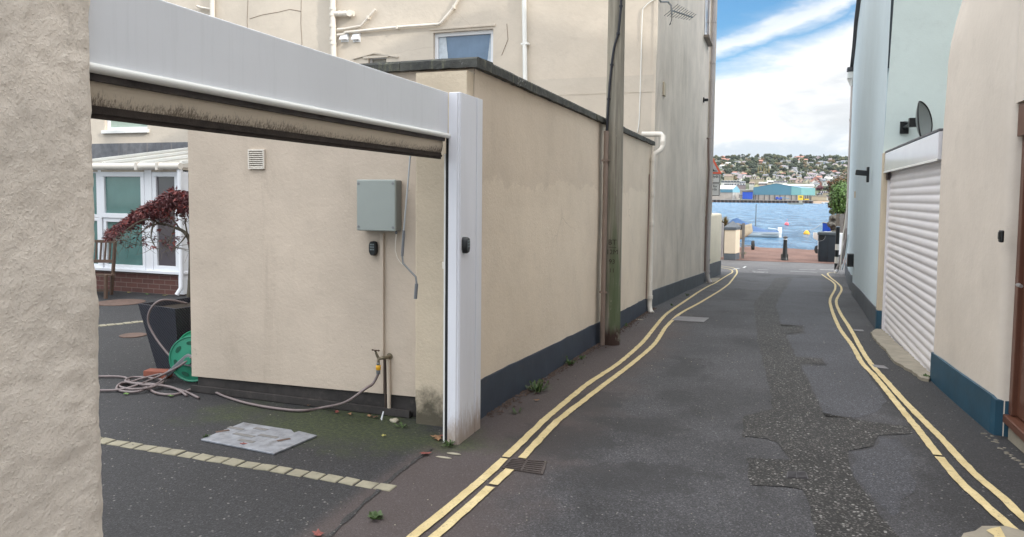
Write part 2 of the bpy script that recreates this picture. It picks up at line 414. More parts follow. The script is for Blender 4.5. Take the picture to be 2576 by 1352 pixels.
# coping
m, t = newmat('lichen_slate_coping')
v = t.n('ShaderNodeNewGeometry').outputs['Position']
c = t.mix(t.ramp(t.noise(v, 5, 7, .65), [(.3, 0), (.7, 1)]), (.028, .029, .030), (.095, .098, .088))
c = t.mix(t.math('MULTIPLY', t.sstep(t.noise(t.scale(v, 22, 22, 4), 1, 7, .7), .53, .62), .75), c, (.145, .150, .105))
vo = t.n('ShaderNodeTexVoronoi', i_Vector=v, i_Scale=34.); 
lich = t.math('MULTIPLY', t.sstep(vo.outputs['Distance'], .30, .16), t.sstep(t.noise(v, 2.6, 3, .5), .52, .62))
c = t.mix(lich, c, (.36, .36, .36))
finish(t, c, .85, t.noise(v, 40, 6, .7), .8, .012); m_cop = m
# roughcast pillar
m, t = newmat('roughcast_render')
v = t.n('ShaderNodeNewGeometry').outputs['Position']
base = (.75, .68, .60)
c = t.mix(t.ramp(t.noise(v, 3.0, 8, .62), [(.3, 0), (.7, 1)]), mul(base, .80), mul(base, 1.12))
c = t.mix(t.math('MULTIPLY', t.sstep(t.noise(v, 9, 8, .7, .6), .56, .72), .5), c, (.36, .32, .27))
c = t.mix(t.math('MULTIPLY', t.sstep(t.noise(v, 4.3, 5, .6, 1.), .62, .74), .6), c, (.68, .61, .53))
h = t.math('ADD', t.noise(v, 28, 7, .68), t.math('MULTIPLY', t.noise(v, 9, 5, .62), 1.6))
h = t.math('ADD', h, t.math('MULTIPLY', t.sstep(t.noise(v, 95, 3, .6), .5, .7), .25))
finish(t, c, .85, h, .6, .008); m_rough = m
# curtain of the gate: cream slats, grimy lower edge
def grime_mat(name, z_hi, z_lo):
    m, t = newmat(name)
    v = t.n('ShaderNodeNewGeometry').outputs['Position']; z = t.n('ShaderNodeSeparateXYZ', i_0=v).outputs[2]
    zz = t.math('DIVIDE', t.math('SUBTRACT', z, z_lo), z_hi-z_lo)
    n = t.noise(t.scale(v, 150, 130, 32), 1, 7, .78, .3); n2 = t.noise(v, 3.0, 5, .6)
    mask = t.sstep(t.math('ADD', t.math('ADD', zz, t.math('MULTIPLY', t.math('SUBTRACT', n, .5), -2.6)), t.math('MULTIPLY', t.math('SUBTRACT', n2, .5), 1.0)), .42, -.15)
    c = t.mix(t.math('MULTIPLY', mask, .85), (.66, .585, .48), (.085, .06, .042))
    finish(t, c, .6, n, .2, .004); return m
# asphalt
DAMP = [(*G(a, b)[:2], c_, d_) for a, b, c_, d_ in ((1722, 930, .20, .55), (1700, 1000, .18, .35), (1620, 1070, .30, .28), (1560, 1200, .42, .22), (1690, 1185, .30, .12), (1420, 1110, .40, .40), (1500, 1010, .25, .5), (2200, 985, .18, .5), (2010, 740, .3, 1.0), (1850, 740, .35, 1.6))]
def asphalt(name, col, speck=.10, speck_d=.66, extra=True, patch=.35, rough=.75, vs=75., gs=140., gr=0):
    m, t = newmat(name)
    v = t.n('ShaderNodeNewGeometry').outputs['Position']; xyz = t.n('ShaderNodeSeparateXYZ', i_0=v)
    x, y = xyz.outputs[0], xyz.outputs[1]
    c = t.mix(t.ramp(t.noise(v, .9, 6, .62), [(.36, 0), (.64, 1)]), mul(col, 1-patch), mul(col, 1+patch*.8))
    c = t.mix(t.math('MULTIPLY', t.sstep(t.noise(t.scale(v, 1, .5, 1), 1.4, 7, .66, .3), .52, .66), .9 if extra else .15), c, mul(col, .40))
    if extra:
        ne = t.math('MULTIPLY', t.math('SUBTRACT', t.noise(v, 1.3, 6, .65), .5), .9)
        rmk = t.math('MULTIPLY', t.sstep(t.math('ADD', t.math('SUBTRACT', x, t.math('MULTIPLY', t.math('SUBTRACT', y, 5), -.02)), ne), .82, 1.05), t.sstep(y, 16, 10))
        ymk = t.sstep(t.math('ADD', x, t.math('MULTIPLY', ne, .3)), -1.9, -2.15)
        c = t.mix(t.math('MULTIPLY', t.math('MAXIMUM', rmk, ymk), .85), c, mul(col, .36))
    va = t.n('ShaderNodeTexVoronoi', i_Vector=v, i_Scale=gs); ca = t.n('ShaderNodeSeparateColor'); t.put(ca.inputs[0], va.outputs['Color'])
    c = t.mix(1.0, c, t.ramp(ca.outputs[1], [(0, .35), (.4, .75), (.75, 1.1), (.92, 1.6), (1, 2.6)] if gr == 0 else [(0, .2), (.45, .6), (.70, 1.2), (.84, 2.6), (.93, 5.0), (1, 9.)]), 'MULTIPLY')
    fine = t.noise(v, 150, 5, .85)
    mid = t.noise(v, 42, 5, .75)
    c = t.mix(t.math('MULTIPLY', t.sstep(mid, .50, .34), .45), c, mul(col, .45))
    c = t.mix(t.math('MULTIPLY', t.sstep(fine, .55, .30), .6), c, mul(col, .28))
    c = t.mix(t.math('MULTIPLY', t.sstep(fine, .58, .72), .5), c, mul(col, 2.6))
    vo = t.n('ShaderNodeTexVoronoi', i_Vector=v, i_Scale=vs)
    sel = t.n('ShaderNodeSeparateColor'); t.put(sel.inputs[0], vo.outputs['Color'])
    sp = t.math('MULTIPLY', t.sstep(sel.outputs[0], speck_d+.22, speck_d+.26), t.sstep(vo.outputs['Distance'], .55, .35))
    c = t.mix(t.math('MULTIPLY', sp, .75), c, (.20+speck, .19+speck, .175+speck))
    if extra:
        nz = t.noise(v, 1.7, 6, .65)
        # red silt washed along the foot of the left wall
        silt = t.sstep(t.math('ADD', x, t.math('MULTIPLY', t.math('SUBTRACT', nz, .5), 1.1)), -.90, -1.45)
        notc = t.sstep(x, -2.12, -1.98)
        fade = t.sstep(y, 14, 9)
        c = t.mix(t.math('MULTIPLY', t.math('MULTIPLY', t.math('MULTIPLY', silt, notc), fade), .68), c, t.mix(t.sstep(fine, .4, .62), (.042, .029, .027), (.095, .067, .060)))
        # damp stains down the middle of the lane
        for ex_, ey_, ra_, rb_ in DAMP:
            ux = t.math('DIVIDE', t.math('SUBTRACT', x, ex_), ra_); uy = t.math('DIVIDE', t.math('SUBTRACT', y, ey_), rb_)
            rd = t.math('SQRT', t.math('ADD', t.math('MULTIPLY', ux, ux), t.math('MULTIPLY', uy, uy)))
            dm = t.sstep(t.math('ADD', rd, t.math('MULTIPLY', t.math('SUBTRACT', t.noise(v, 5, 7, .7), .5), 2.4)), 1.1, .55)
            c = t.mix(t.math('MULTIPLY', dm, .6), c, mul(col, .30))
        # moss in the damp corner of the yard
        dx = t.math('DIVIDE', t.math('ADD', x, 2.75), 1.0); dy = t.math('DIVIDE', t.math('SUBTRACT', y, 4.35), .42)
        rad = t.math('SQRT', t.math('ADD', t.math('MULTIPLY', dx, dx), t.math('MULTIPLY', dy, dy)))
        moss = t.sstep(t.math('ADD', rad, t.math('MULTIPLY', t.math('SUBTRACT', nz, .5), -2.6)), 1.25, .45)
        c = t.mix(t.math('MULTIPLY', moss, .75), c, t.mix(t.sstep(t.noise(v, 40, 5, .7), .4, .65), (.018, .026, .010), (.055, .075, .018)))
    h = t.math('ADD', fine, t.math('MULTIPLY', t.noise(v, 60, 3, .6), .6))
    finish(t, c, rough, h, .55, .006)
    return m
m_asph = asphalt('asphalt', (.051, .050, .0555), speck=.06, speck_d=.745)
m_patchg = asphalt('grey_asphalt_patch', (.058, .059, .069), speck=-.04, speck_d=.76, extra=False, patch=.2)
m_trench = asphalt('coarse_chipping_asphalt', (.021, .0195, .0185), speck=.12, speck_d=.70, extra=False, patch=.25, vs=60., gs=110., gr=1)
m_road2 = asphalt('seafront_asphalt', (.115, .112, .115), speck=.0, speck_d=.76, extra=False, patch=.15)
# painted lines
m, t = newmat('yellow_line_paint')
v = t.n('ShaderNodeNewGeometry').outputs['Position']
c = t.mix(t.ramp(t.noise(v, 6, 7, .7), [(.3, 0), (.7, 1)]), (.46, .36, .17), (.62, .51, .28))
wear = t.math('MAXIMUM', t.sstep(t.noise(v, 90, 6, .75), .57, .63), t.math('MULTIPLY', t.sstep(t.noise(v, 16, 8, .75), .60, .66), .8))
c = t.mix(t.math('MULTIPLY', wear, .7), c, (.16, .13, .09))
c = t.mix(t.math('MULTIPLY', t.sstep(t.noise(v, 11, 6, .7), .60, .68), .45), c, (.30, .24, .15))
finish(t, c, .7, t.noise(v, 120, 4, .7), .4, .004); m_yline = m
m_wline = M('white_line_paint', (.55, .55, .54), .7, .15, 6, .3, 60, spot=((.16, .16, .16), 14, .8, .5), obj=False)
# sand
m, t = newmat('red_sand')
v = t.n('ShaderNodeNewGeometry').outputs['Position']
c = t.mix(t.ramp(t.noise(v, .7, 7, .65), [(.3, 0), (.7, 1)]), (.115, .062, .050), (.215, .125, .097))
c = t.mix(t.math('MULTIPLY', t.sstep(t.noise(v, 2.1, 7, .7), .55, .7), .6), c, (.085, .048, .042))
finish(t, c, .9, t.noise(v, 9, 7, .7), .8, .08); m_sand = m
m_earth = M('earth', (.085, .07, .05), .9, .3, 1, .5, 20, obj=False)
m_hillg = M('hill_ground', (.070, .085, .042), .9, .35, .02, .3, .5, obj=False, spot=((.13, .11, .07), .03, .7, .5))
# water: reflected sky blue and light ripples are put into the base colour
m, t = newmat('sea_water')
v = t.n('ShaderNodeNewGeometry').outputs['Position']
sc1 = t.scale(v, .42, .13, 1)
w1 = t.noise(sc1, 1.0, 10, .78, .35); w2 = t.noise(t.scale(v, .12, .4, 1), 1, 4, .6); w3 = t.noise(t.scale(v, .02, .09, 1), 1, 3, .5)
cc = t.mix(t.ramp(w1, [(.43, 0), (.50, .45), (.58, 1)]), (.028, .12, .25), (.20, .36, .53))
cc = t.mix(t.math('MULTIPLY', t.sstep(w3, .4, .65), .45), cc, (.09, .27, .46))
h = t.math('ADD', t.math('MULTIPLY', w1, 1.6), w2)
finish(t, cc, .22, h, 1.0, 1.1, **{'IOR': 1.33, 'Specular IOR Level': .5}); m_sea = m
# ================================================================ SETTING
def sheet(name, x0, x1, y0, y1, mat, nx, ys, dz):
    mb = MB(); xs = sorted(set([x0+(x1-x0)*i/nx for i in range(nx+1)]+[-4, -3.5, -3, -2.5, -2])); nx = len(xs)-1
    for y in ys:
        for x in xs: mb.v.append(V(x, y, gz(x, y)+dz))
    n = nx+1
    for j in range(len(ys)-1):
        for i in range(nx): mb.f.append([j*n+i, j*n+i+1, (j+1)*n+i+1, (j+1)*n+i])
    return struct(mb.build(name, mat, origin=V(0, 0, 0)))
ysA = [-60, -20, -5]+[y*.5 for y in range(0, 110)]+[56, 60, 66, 72, 90, 150, 300, 400]
sheet('ground', -400, 400, 0, 0, m_earth, 200, sorted(set(ysA+[8.8])), -.09)
def strip(name, lo, hi, ys, mat, dz):
    """ground sheet between two edge functions of y"""
    mb = MB(); xs = [-30, -16, -8, -4, -3.5, -3, -2.5, -2, 0, 3, 10, 30]; K = len(xs)-1
    for y in ys:
        a, b = lo(y), hi(y)
        for x in xs:
            x = min(b, max(a, x)); mb.v.append(V(x, y, gz(x, y)+dz))
    for j in range(len(ys)-1):
        for i in range(K):
            if xs[i] < lo(ys[j]) and xs[i+1] <= lo(ys[j]) or xs[i] >= hi(ys[j]): continue
            mb.f.append([j*(K+1)+i, j*(K+1)+i+1, (j+1)*(K+1)+i+1, (j+1)*(K+1)+i])
    return struct(mb.build(name, mat, origin=V(0, 0, 0)))
strip('lane', lambda y: -22 if y < 15 else -3, lambda y: 3.0, sorted(set([-8]+[y*.5-4 for y in range(0, 62)]+[8.8, 26.9])), m_asph, 0.)
strip('seafront_road', lambda y: -30, lambda y: 30, [26.9, 28, 29, 30, 31, 32, 32.9], m_road2, .002)
mb = MB(); n = 81
ysb = [32.9+i*.35 for i in range(60)]
for y in ysb:
    for i in range(n):
        x = -40+i; jag = .5*sin(x*.9)+.35*sin(x*2.3+1)
        z = gz(0, min(y, 70)+(jag if y > 42 else 0))+.012+(.03*sin(x*3.1+y*1.7)+.02*sin(x*1.3-y*2.9) if y > 34 else 0)
        mb.v.append(V(x, y, z))
for j in range(len(ysb)-1):
    for i in range(n-1): mb.f.append([j*n+i, j*n+i+1, (j+1)*n+i+1, (j+1)*n+i])
struct(mb.build('beach', m_sand, smooth=True, origin=V(0, 0, 0)))
SEA = -1.9
mb = MB().add([(-3000, 45, SEA), (3000, 45, SEA), (3000, 4000, SEA), (-3000, 4000, SEA)], [(0, 1, 2, 3)])
struct(mb.build('sea', m_sea, origin=V(0, 45, SEA)))
P = lambda x, y: G(x, y)[:2]
# coarse reinstated trench down the lane, cut like the photograph's
tr = [(1950, 700), (1925, 730), (1897, 764), (1901, 817), (1908, 862), (1920, 915), (1935, 983), (1946, 1030), (1871, 1048), (1865, 1098), (1925, 1104), (1955, 1114), (1990, 1159), (1876, 1153), (1888, 1222), (1975, 1226), (2019, 1233), (2039, 1278), (2049, 1330), (2060, 1420),
      (2310, 1420), (2236, 1325), (2197, 1267), (2167, 1229), (2138, 1177), (2135, 1135), (2196, 1124), (2210, 1096), (2296, 1092), (2292, 1074), (2236, 1069), (2150, 1056), (2077, 1051), (2034, 958), (2012, 916), (2076, 917), (2067, 904), (2001, 899), (1976, 840), (2022, 837), (2018, 822), (1966, 822), (1950, 771), (1965, 737), (1990, 697)]
def densify(pts, step=.12, j=.012):
    out = []
    for a, b in zip(pts, pts[1:]+pts[:1]):
        L = math.dist(a, b); k = max(1, int(L/step))
        for i in range(k):
            q = i/k; out.append((a[0]+(b[0]-a[0])*q+(R.uniform(-j, j) if i else 0), a[1]+(b[1]-a[1])*q+(R.uniform(-j, j) if i else 0)))
    return out
struct(flat(densify([P(*p) for p in tr]), m_trench, 'road_patch', .004))
rg = [(1995, 700), (2062, 700), (2082, 760), (2092, 800), (2145, 885), (2200, 965), (2232, 1010), (2200, 1040), (2160, 1052), (2077, 1047), (2036, 958), (2016, 921), (2082, 921), (2070, 900), (2003, 897), (1980, 844), (2028, 841), (2022, 818), (1968, 818), (1953, 771), (1969, 737)]
struct(flat(densify([P(*p) for p in rg]), m_patchg, 'road_patch', .002))
rg = [(2212, 1100), (2262, 1108), (2300, 1150), (2285, 1190), (2300, 1240), (2262, 1290), (2246, 1300), (2205, 1262), (2175, 1226), (2145, 1176), (2142, 1140), (2202, 1128)]
struct(flat(densify([P(*p) for p in rg], .12, .03), m_patchg, 'road_patch', .002))
# double yellow lines
def line(pts, wd, name, mat=None, dz=.009, j=.004, gaps=()):
    """painted line, mitred along a smoothed path, with slightly uneven edges"""
    q = []
    for i in range(len(pts)-1):
        p0, p1, p2, p3 = (Vector(pts[max(i-1, 0)]), Vector(pts[i]), Vector(pts[i+1]), Vector(pts[min(i+2, len(pts)-1)]))
        k = max(2, int((p2-p1).length/.035))
        for s in range(k):
            u = s/k; q.append(.5*((2*p1)+(-p0+p2)*u+(2*p0-5*p1+4*p2-p3)*u*u+(-p0+3*p1-3*p2+p3)*u**3))
    q.append(Vector(pts[-1])); mb = MB(); n = len(q)
    for i, p in enumerate(q):
        d = (q[min(i+1, n-1)]-q[max(i-1, 0)]).normalized(); s = Vector((-d.y, d.x))
        for sg in (1, -1):
            e = p+s*sg*(wd/2+j*1.3*mn.noise(V(p.x*9, p.y*9, sg*5))+R.uniform(-j, j)*.4); mb.v.append(V(e.x, e.y, gz(e.x, e.y)+dz))
    for i in range(n-1):
        if any(a <= q[i].y <= b for a, b in gaps): continue
        mb.f.append([2*i, 2*i+1, 2*i+3, 2*i+2])
    return struct(mb.build(name, mat or m_yline))
L1 = [(960, 1425), (1040, 1352), (1170, 1245), (1265, 1160), (1405, 1028), (1481, 966), (1557, 915), (1617, 862), (1647, 825), (1678, 790), (1727, 756), (1784, 720), (1829, 694), (1842, 686), (1838, 679), (1812, 674)]
L2 = [(1010, 1425), (1095, 1352), (1215, 1245), (1312, 1155), (1406, 1058), (1500, 985), (1594, 913), (1647, 866), (1678, 821), (1716, 787), (1765, 760), (1814, 730), (1848, 697), (1854, 684), (1845, 675), (1808, 669)]
L3 = [(2640, 1420), (2561, 1346), (2466, 1261), (2387, 1182), (2313, 1087), (2281, 1048), (2202, 950), (2169, 915), (2143, 870), (2109, 821), (2091, 775), (2089, 752), (2101, 727), (2096, 711), (2067, 691)]
L4 = [(2660, 1375), (2576, 1306), (2518, 1251), (2439, 1182), (2366, 1103), (2292, 1029), (2239, 971), (2181, 903), (2143, 836), (2113, 787), (2104, 757), (2117, 730), (2109, 715), (2082, 690), (2100, 686)]
gy = [(3.70, 3.715), (4.13, 4.145)]
for l, g_ in ((L1, gy), (L2, gy), (L3, [(3.86, 3.885), (5.16, 5.185)]), (L4, [(3.66, 3.70)])): line([P(*p) for p in l], .052, 'road_marking', dz=.007, gaps=g_)
for a, b, wd in (((1988, 683), (2055, 686), .07), ((2010, 679), (2052, 680), .06), ((1892, 683), (1932, 686), .07), ((1906, 679), (1934, 680), .06), ((1896, 686), (1922, 687), .07), ((1842, 679), (1860, 676), .08), ((1870, 675), (1876, 671), .08), ((1862, 655.5), (1866, 652), .1), ((2062, 679), (2100, 680), .08)):
    line([P(*a), P(*b)], wd, 'road_marking', m_wline, j=.012)
# yard stone strips
def setts(a, b, n, wd, name='paving_strip'):
    mb = MB(); a, b = Vector(a), Vector(b); d = (b-a); L = d.length; d.normalize(); s = Vector((-d.y, d.x))
    st = L/n
    for i in range(n):
        c = a+d*(st*(i+.5)); h = R.uniform(.003, .008); w2, l2 = wd/2*R.uniform(.92, 1.04), st*.455*R.uniform(.94, 1.02); sk = R.uniform(-.006, .006)
        z = gz(c.x, c.y)
        q = [c-d*l2-s*(w2+sk), c+d*l2-s*(w2-sk), c+d*l2+s*(w2+sk), c-d*l2+s*(w2-sk)]
        ins = [c+(p-c)*.9 for p in q]
        mb.add([(p.x, p.y, z-.02) for p in q]+[(p.x, p.y, z+h*.5) for p in q]+[(p.x, p.y, z+h) for p in ins], [(0, 1, 5, 4), (1, 2, 6, 5), (2, 3, 7, 6), (3, 0, 4, 7), (4, 5, 9, 8), (5, 6, 10, 9), (6, 7, 11, 10), (7, 4, 8, 11), (8, 9, 10, 11)])
    return struct(mb.build(name, m_sett))
setts((-4.75, 3.535), (-1.905, 3.50), 25, .088)
setts(G(180, 828)[:2], G(372, 808)[:2], 9, .12)
# channel / threshold joint where yard meets lane
m_joint = asphalt('joint_tar', (.030, .028, .029), extra=False, speck=-.05)
struct(flat(densify([P(1091, 1130), P(1003, 1195), P(898, 1290), P(823, 1360), P(811, 1360), P(887, 1289), P(993, 1192), P(1083, 1130)], .05, .010), m_joint, 'lane_joint', .004))
# ================================================================ NEAR PILLAR
mb = MB(); NY, NZ = 110, 250
y0_, y1_, zt = .15, 1.68, 3.4
def rnd(y, z, k=0): return .0040*mn.noise(V(y*5, z*5, k))+.0022*mn.noise(V(y*19, z*19, k+3))+.0014*mn.noise(V(y*50, z*50, k+7))
xf = -1.905
prof = [(xf, y0_+(y1_-.035-y0_)*i/NY) for i in range(NY+1)]+[(xf-.012, y1_-.012), (xf-.035, y1_)]+[(xf-.035-.30*(i+1)/14, y1_) for i in range(14)]
for k in range(NZ+1):
    z = zt*k/NZ-.05
    for i, (x, y) in enumerate(prof):
        a = rnd(y*1.0+x, z)*(2.0 if i > NY-6 else 1.6)
        if i <= NY: p = V(x+a, y+rnd(z, y, 9)*(1.6 if i > NY-8 else 0), z)
        elif i <= NY+2: p = V(x+a*.8, y+rnd(z, x, 9)*1.8, z)
        else: p = V(x, y+a*1.2, z)
        mb.v.append(p)
n = len(prof)
for k in range(NZ):
    for i in range(n-1): mb.f.append([k*n+i, k*n+i+1, (k+1)*n+i+1, (k+1)*n+i])
mb.add([(-2.25, y0_, -.05), (-2.25, y1_, -.05), (-2.25, y1_, zt), (-2.25, y0_, zt), (xf, y0_, -.05), (xf, y0_, zt), (-2.24, y1_, zt), (xf-.01, y1_-.02, zt)],
       [(0, 1, 2, 3), (0, 4, 5, 3), (3, 5, 7, 6)])
o = mb.build('gate_pillar', m_rough, smooth=True)
tag(o, 'rough stone coloured roughcast wall end filling the left edge beside the gate', 'pillar')
# ================================================================ ROLLER GATE
g = thing('roller_gate', 'open white roller garage gate with long box lintel, rolled up grimy curtain and post', 'gate', (-1.95, 3, 0))
mb = MB(); XL = -1.95
mb.prism([(XL, 1.55, 1.985), (XL, 1.55, 2.242), (XL-.10, 1.55, 2.262), (XL-.29, 1.55, 2.262), (XL-.29, 1.55, 1.985)], (0, 2.73, 0))
mb.build('shutter_box', m_fas, g, bevel=.004)
mb = MB().tube([(XL+.006, 1.55, 1.972), (XL+.006, 4.282, 1.972)], .0155, 12); mb.box(XL-.03, XL+.004, 1.55, 4.282, 1.962, 1.984); o = mb.build('box_trim', m_trim, g); smooth_by_angle(o)
mb = MB().box(XL-.075, XL-.022, 1.55, 4.285, 1.940, 1.9618); mb.build('seal', M('dusty_seal', (.10, .092, .092), .8, .3, 12, .4, 60), g)
mc = grime_mat('grimy_cream_curtain', 1.950, 1.868)
mb = MB()
pr = []
for i in range(9): 
    z = 1.868+i*.0125; pr.append((XL-.052+.012*sin(i/8*pi), z))
pr = pr+[(XL-.125, 1.968), (XL-.125, 1.868)]
mb.prism([(x, 1.55, z) for x, z in pr], (0, 2.74, 0)); mb.build('curtain', mc, g, smooth=False)
mb = MB().box(XL-.070, XL-.050, 1.55, 4.29, 1.856, 1.8675).box(XL-.080, XL-.044, 1.55, 4.29, 1.842, 1.8555).box(XL-.068, XL-.052, 1.55, 4.29, 1.828, 1.8415)
mb.build('bottom_bar', M('grimy_dark_rubber', (.040, .031, .027), .85, .35, 20, .5, 80), g)
mb = MB().box(XL+.003, -1.872, 4.285, 4.66, -.02, 2.245); mb.build('post', m_postw, g, bevel=.004)
mb = MB().box(-1.8718, -1.866, 4.29, 4.545, -.015, 2.243).box(-1.8718, -1.866, 4.56, 4.655, -.015, 2.243); mb.build('post_cover', m_postw, g, bevel=.003)
mb = MB().box(XL+.006, -1.885, 4.276, 4.2848, -.015, 2.241); mb.build('post_strip', m_postw, g, bevel=.002)
mb = MB().box(XL-.018, XL+.0028, 4.29, 4.36, -.02, 1.96); mb.build('guide_rail', m_rubber, g)
mb = MB().box(XL-.028, XL-.0182, 4.285, 4.36, -.02, 1.86); mb.build('guide_trim', m_trim, g)
mb = MB().cbox((XL-.035, 4.32, 1.15), .03, .03, .045); mb.build('catch', m_pipew, g, bevel=.004)
# keypads
def keypad(label, c, nrm, up, sx, sz, th):
    nrm, up = Vector(nrm).normalized(), Vector(up).normalized(); rt = up.cross(nrm)
    k = thing('keypad', label, 'keypad', c, None)
    mb = MB(); prf = []
    for i in range(20):
        an = 2*pi*i/20; ca, sa = cos(an), sin(an)
        prf.append((math.copysign(abs(ca)**.6, ca)*sx/2*(1-.10*(sa < -.5)), math.copysign(abs(sa)**.6, sa)*sz/2))
    L0 = [Vector(c)+rt*a+up*b for a, b in prf]; n_ = 20
    lv = L0+[p+nrm*th*.7 for p in L0]+[Vector(c)+rt*a*.82+up*b*.86+nrm*th for a, b in prf]
    mb.add(lv, [[i, (i+1) % n_, n_+(i+1) % n_, n_+i] for i in range(n_)]+[[n_+i, n_+(i+1) % n_, 2*n_+(i+1) % n_, 2*n_+i] for i in range(n_)]+[list(range(2*n_, 3*n_)), list(range(n_))[::-1]])
    smooth_by_angle(mb.build('case', m_dark, k), 50)
    for r_ in range(3):
        for q_ in range(3):
            cc_ = Vector(c)+rt*((q_-1)*sx*.19)+up*(sz*.10+(1-r_)*sz*.17)+nrm*(th+.001)
            mb = MB(); m3 = Matrix((rt, up, nrm)).transposed(); mb.cbox(cc_, sx*.13, sz*.10, .003, m3); mb.build('key', m_key, k)
    return k
keypad('black keypad with grey number keys on the cream wall below the grey control box', W(941, 625, Y=4.69), (0, -1, 0), (0, 0, 1), .062, .105, .03)
keypad('black keypad stuck on the lane side of the white gate post', W(1166, 617, X=-1.866), (1, 0, 0), (0, 0, 1), .062, .105, .035)
# ================================================================ OUTBUILDING (with yard wall, coping)
YF = 4.70
ob = thing('outbuilding', 'low flat roofed cream outbuilding with black plinth and dark slate coping behind the gate', 'outbuilding', (-3.2, 8, 0))
xl = W(480, 800, Y=YF).x; xr = -1.95
lane_side = [(-1.95, 4.70), (-1.95, 8.5), (-1.95, 12.45)]
mb = MB()
HOL = []
zb = .13
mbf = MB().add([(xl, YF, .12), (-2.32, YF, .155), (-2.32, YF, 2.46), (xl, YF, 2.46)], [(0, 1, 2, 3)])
mb.add([(xl, YF+7.6, 0), (xl, YF+7.6, 2.46)], [])
i0 = len(mb.v)-2
mb.add([(xl, YF, .12), (xl, YF, 2.46), (xl, YF+7.7, 2.46), (xl, YF+7.7, .12)], [(0, 1, 2, 3)])
# underside lip so that the render overhangs the plinth
mb.add([(xl, YF, .12), (-2.32, YF, .155), (-2.32, YF+.03, .155), (xl, YF+.03, .12)], [(0, 1, 2, 3)])
# lane side: slightly uneven face
ys_ = [YF+i*.25 for i in range(32)]
col_ = []
def lane_x(y, z): return xr+.012*mn.noise(V(y*.8, z*1.1, 2))
zs_ = [0, .25, .6, 1., 1.4, 1.8, 2.2, 2.46]
b_ = len(mb.v)
for y in ys_:
    lo = gz(-1.9, y)+.28*min(1, max(.75, 1-(y-5)*.03))
    for k, zz in enumerate(zs_): mb.v.append(V(lane_x(y, zz), y, lo+(2.46-lo)*k/7))
for j in range(len(ys_)-1):
    for k in range(7): a = b_+j*8+k; mb.f.append([a, a+8, a+9, a+1])
yl = ys_[-1]
mb.add([(xr, yl, -.05), (xr, yl, 2.46), (xr-1.2, yl, 2.46), (xr-1.2, yl, -.05)], [(0, 1, 2, 3)])
mb.add([(xl, YF, 2.462), (xr, YF, 2.462), (xr, yl, 2.462), (xl, yl, 2.462)], [(0, 1, 2, 3)])
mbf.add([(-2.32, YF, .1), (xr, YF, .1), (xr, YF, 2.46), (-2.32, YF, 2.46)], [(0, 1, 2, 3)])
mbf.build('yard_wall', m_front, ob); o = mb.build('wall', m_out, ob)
bpy.context.view_layer.update()
# dark plinth: front
mb = MB().add([(xl+.04, YF+.025, -.05), (-2.31, YF+.025, -.05), (-2.31, YF+.025, .20), (xl+.04, YF+.025, .20)], [(0, 1, 2, 3)])
mb.add([(xl+.04, YF+.025, -.05), (xl+.04, YF+.025, .2), (xl+.04, YF+2, .2), (xl+.04, YF+2, -.05)], [(0, 1, 2, 3)])
mb.build('plinth', m_black, ob)
# plinth: lane side
mb = MB(); b_ = 0
for y in ys_+[12.75]:
    z0 = gz(-1.9, y)-.06; h = .28*min(1, max(.75, 1-(y-5)*.03))+.015*mn.noise(V(y*3, 0, 0)); x = xr+.012
    mb.v += [V(x, y, z0), V(x, y, gz(-1.9, y)+h), V(x-.06, y, gz(-1.9, y)+h+.002)]
for j in range(len(ys_)): 
    for k in range(2): a = 3*j+k; mb.f.append([a, a+3, a+4, a+1])
mb.add([(xr+.012, YF, -.05), (xr+.012, YF, .28), (xr-.2, YF, .28), (xr-.2, YF, -.05)], [(0, 1, 2, 3)])
mb.build('plinth', m_navy, ob)
# pilaster at the gate
mb = MB(); x0p, x1p = -2.335, -1.955; yp = 4.585
nz_ = 40; pts_ = []
for k in range(nz_+1):
    z = -.02+2.45*k/nz_; 
    wv = .006*mn.noise(V(z*6, 1, 1)); c_ = [(x0p+wv, YF+.02), (x0p+wv, yp+.01), (x0p+.012+wv, yp), (x1p, yp), (x1p, YF+.02)]
    if z < .12 : c_ = [(x+(.008 if x < -2.3 else 0), y+.012*mn.noise(V(x*30, z*40, 0))) for x, y in c_]
    pts_.append([V(x, y, z) for x, y in c_])
for r_ in pts_: mb.v += r_
for k in range(nz_):
    for i in range(4): mb.f.append([k*5+i, k*5+i+1, (k+1)*5+i+1, (k+1)*5+i])
mb.build('pilaster', m_pil, ob)
# coping stones
def coping(a, b, nseg, inner):
    a, b = Vector(a), Vector(b); d = (b-a); L = d.length; d.normalize(); iv = Vector(inner); mb = MB(); s = 0
    cuts = sorted([0, 1]+[(i+R.uniform(-.2, .2))/nseg for i in range(1, nseg)])
    for u, v_ in zip(cuts, cuts[1:]):
        p = a+d*(u*L+.003); q = a+d*(v_*L-.003); dz_ = R.uniform(-.004, .004); ou = -iv*(.045+R.uniform(-.006, .006)); iN = iv*.25
        vs = []
        k = max(2, int((q-p).length/.07))
        for i in range(k+1):
            e = p+(q-p)*i/k; j1, j2 = R.uniform(-.006, .006), R.uniform(-.005, .005)
            vs.append([e+ou*(1+j1*14)+V(0, 0, 2.462+j2), e+ou*(1+j1*8)+V(0, 0, 2.518+dz_+R.uniform(-.004, .004)), e+ou*.75+V(0, 0, 2.532+dz_), e+iN+V(0, 0, 2.54), e+iN+V(0, 0, 2.465)])
        n0 = len(mb.v)
        for r_ in vs: mb.v += r_
        for i in range(k):
            for m_ in range(5): mb.f.append([n0+i*5+m_, n0+i*5+(m_+1) % 5, n0+(i+1)*5+(m_+1) % 5, n0+(i+1)*5+m_])
        mb.f.append([n0+m_ for m_ in range(5)]); mb.f.append([n0+k*5+m_ for m_ in range(5)][::-1])
    return mb
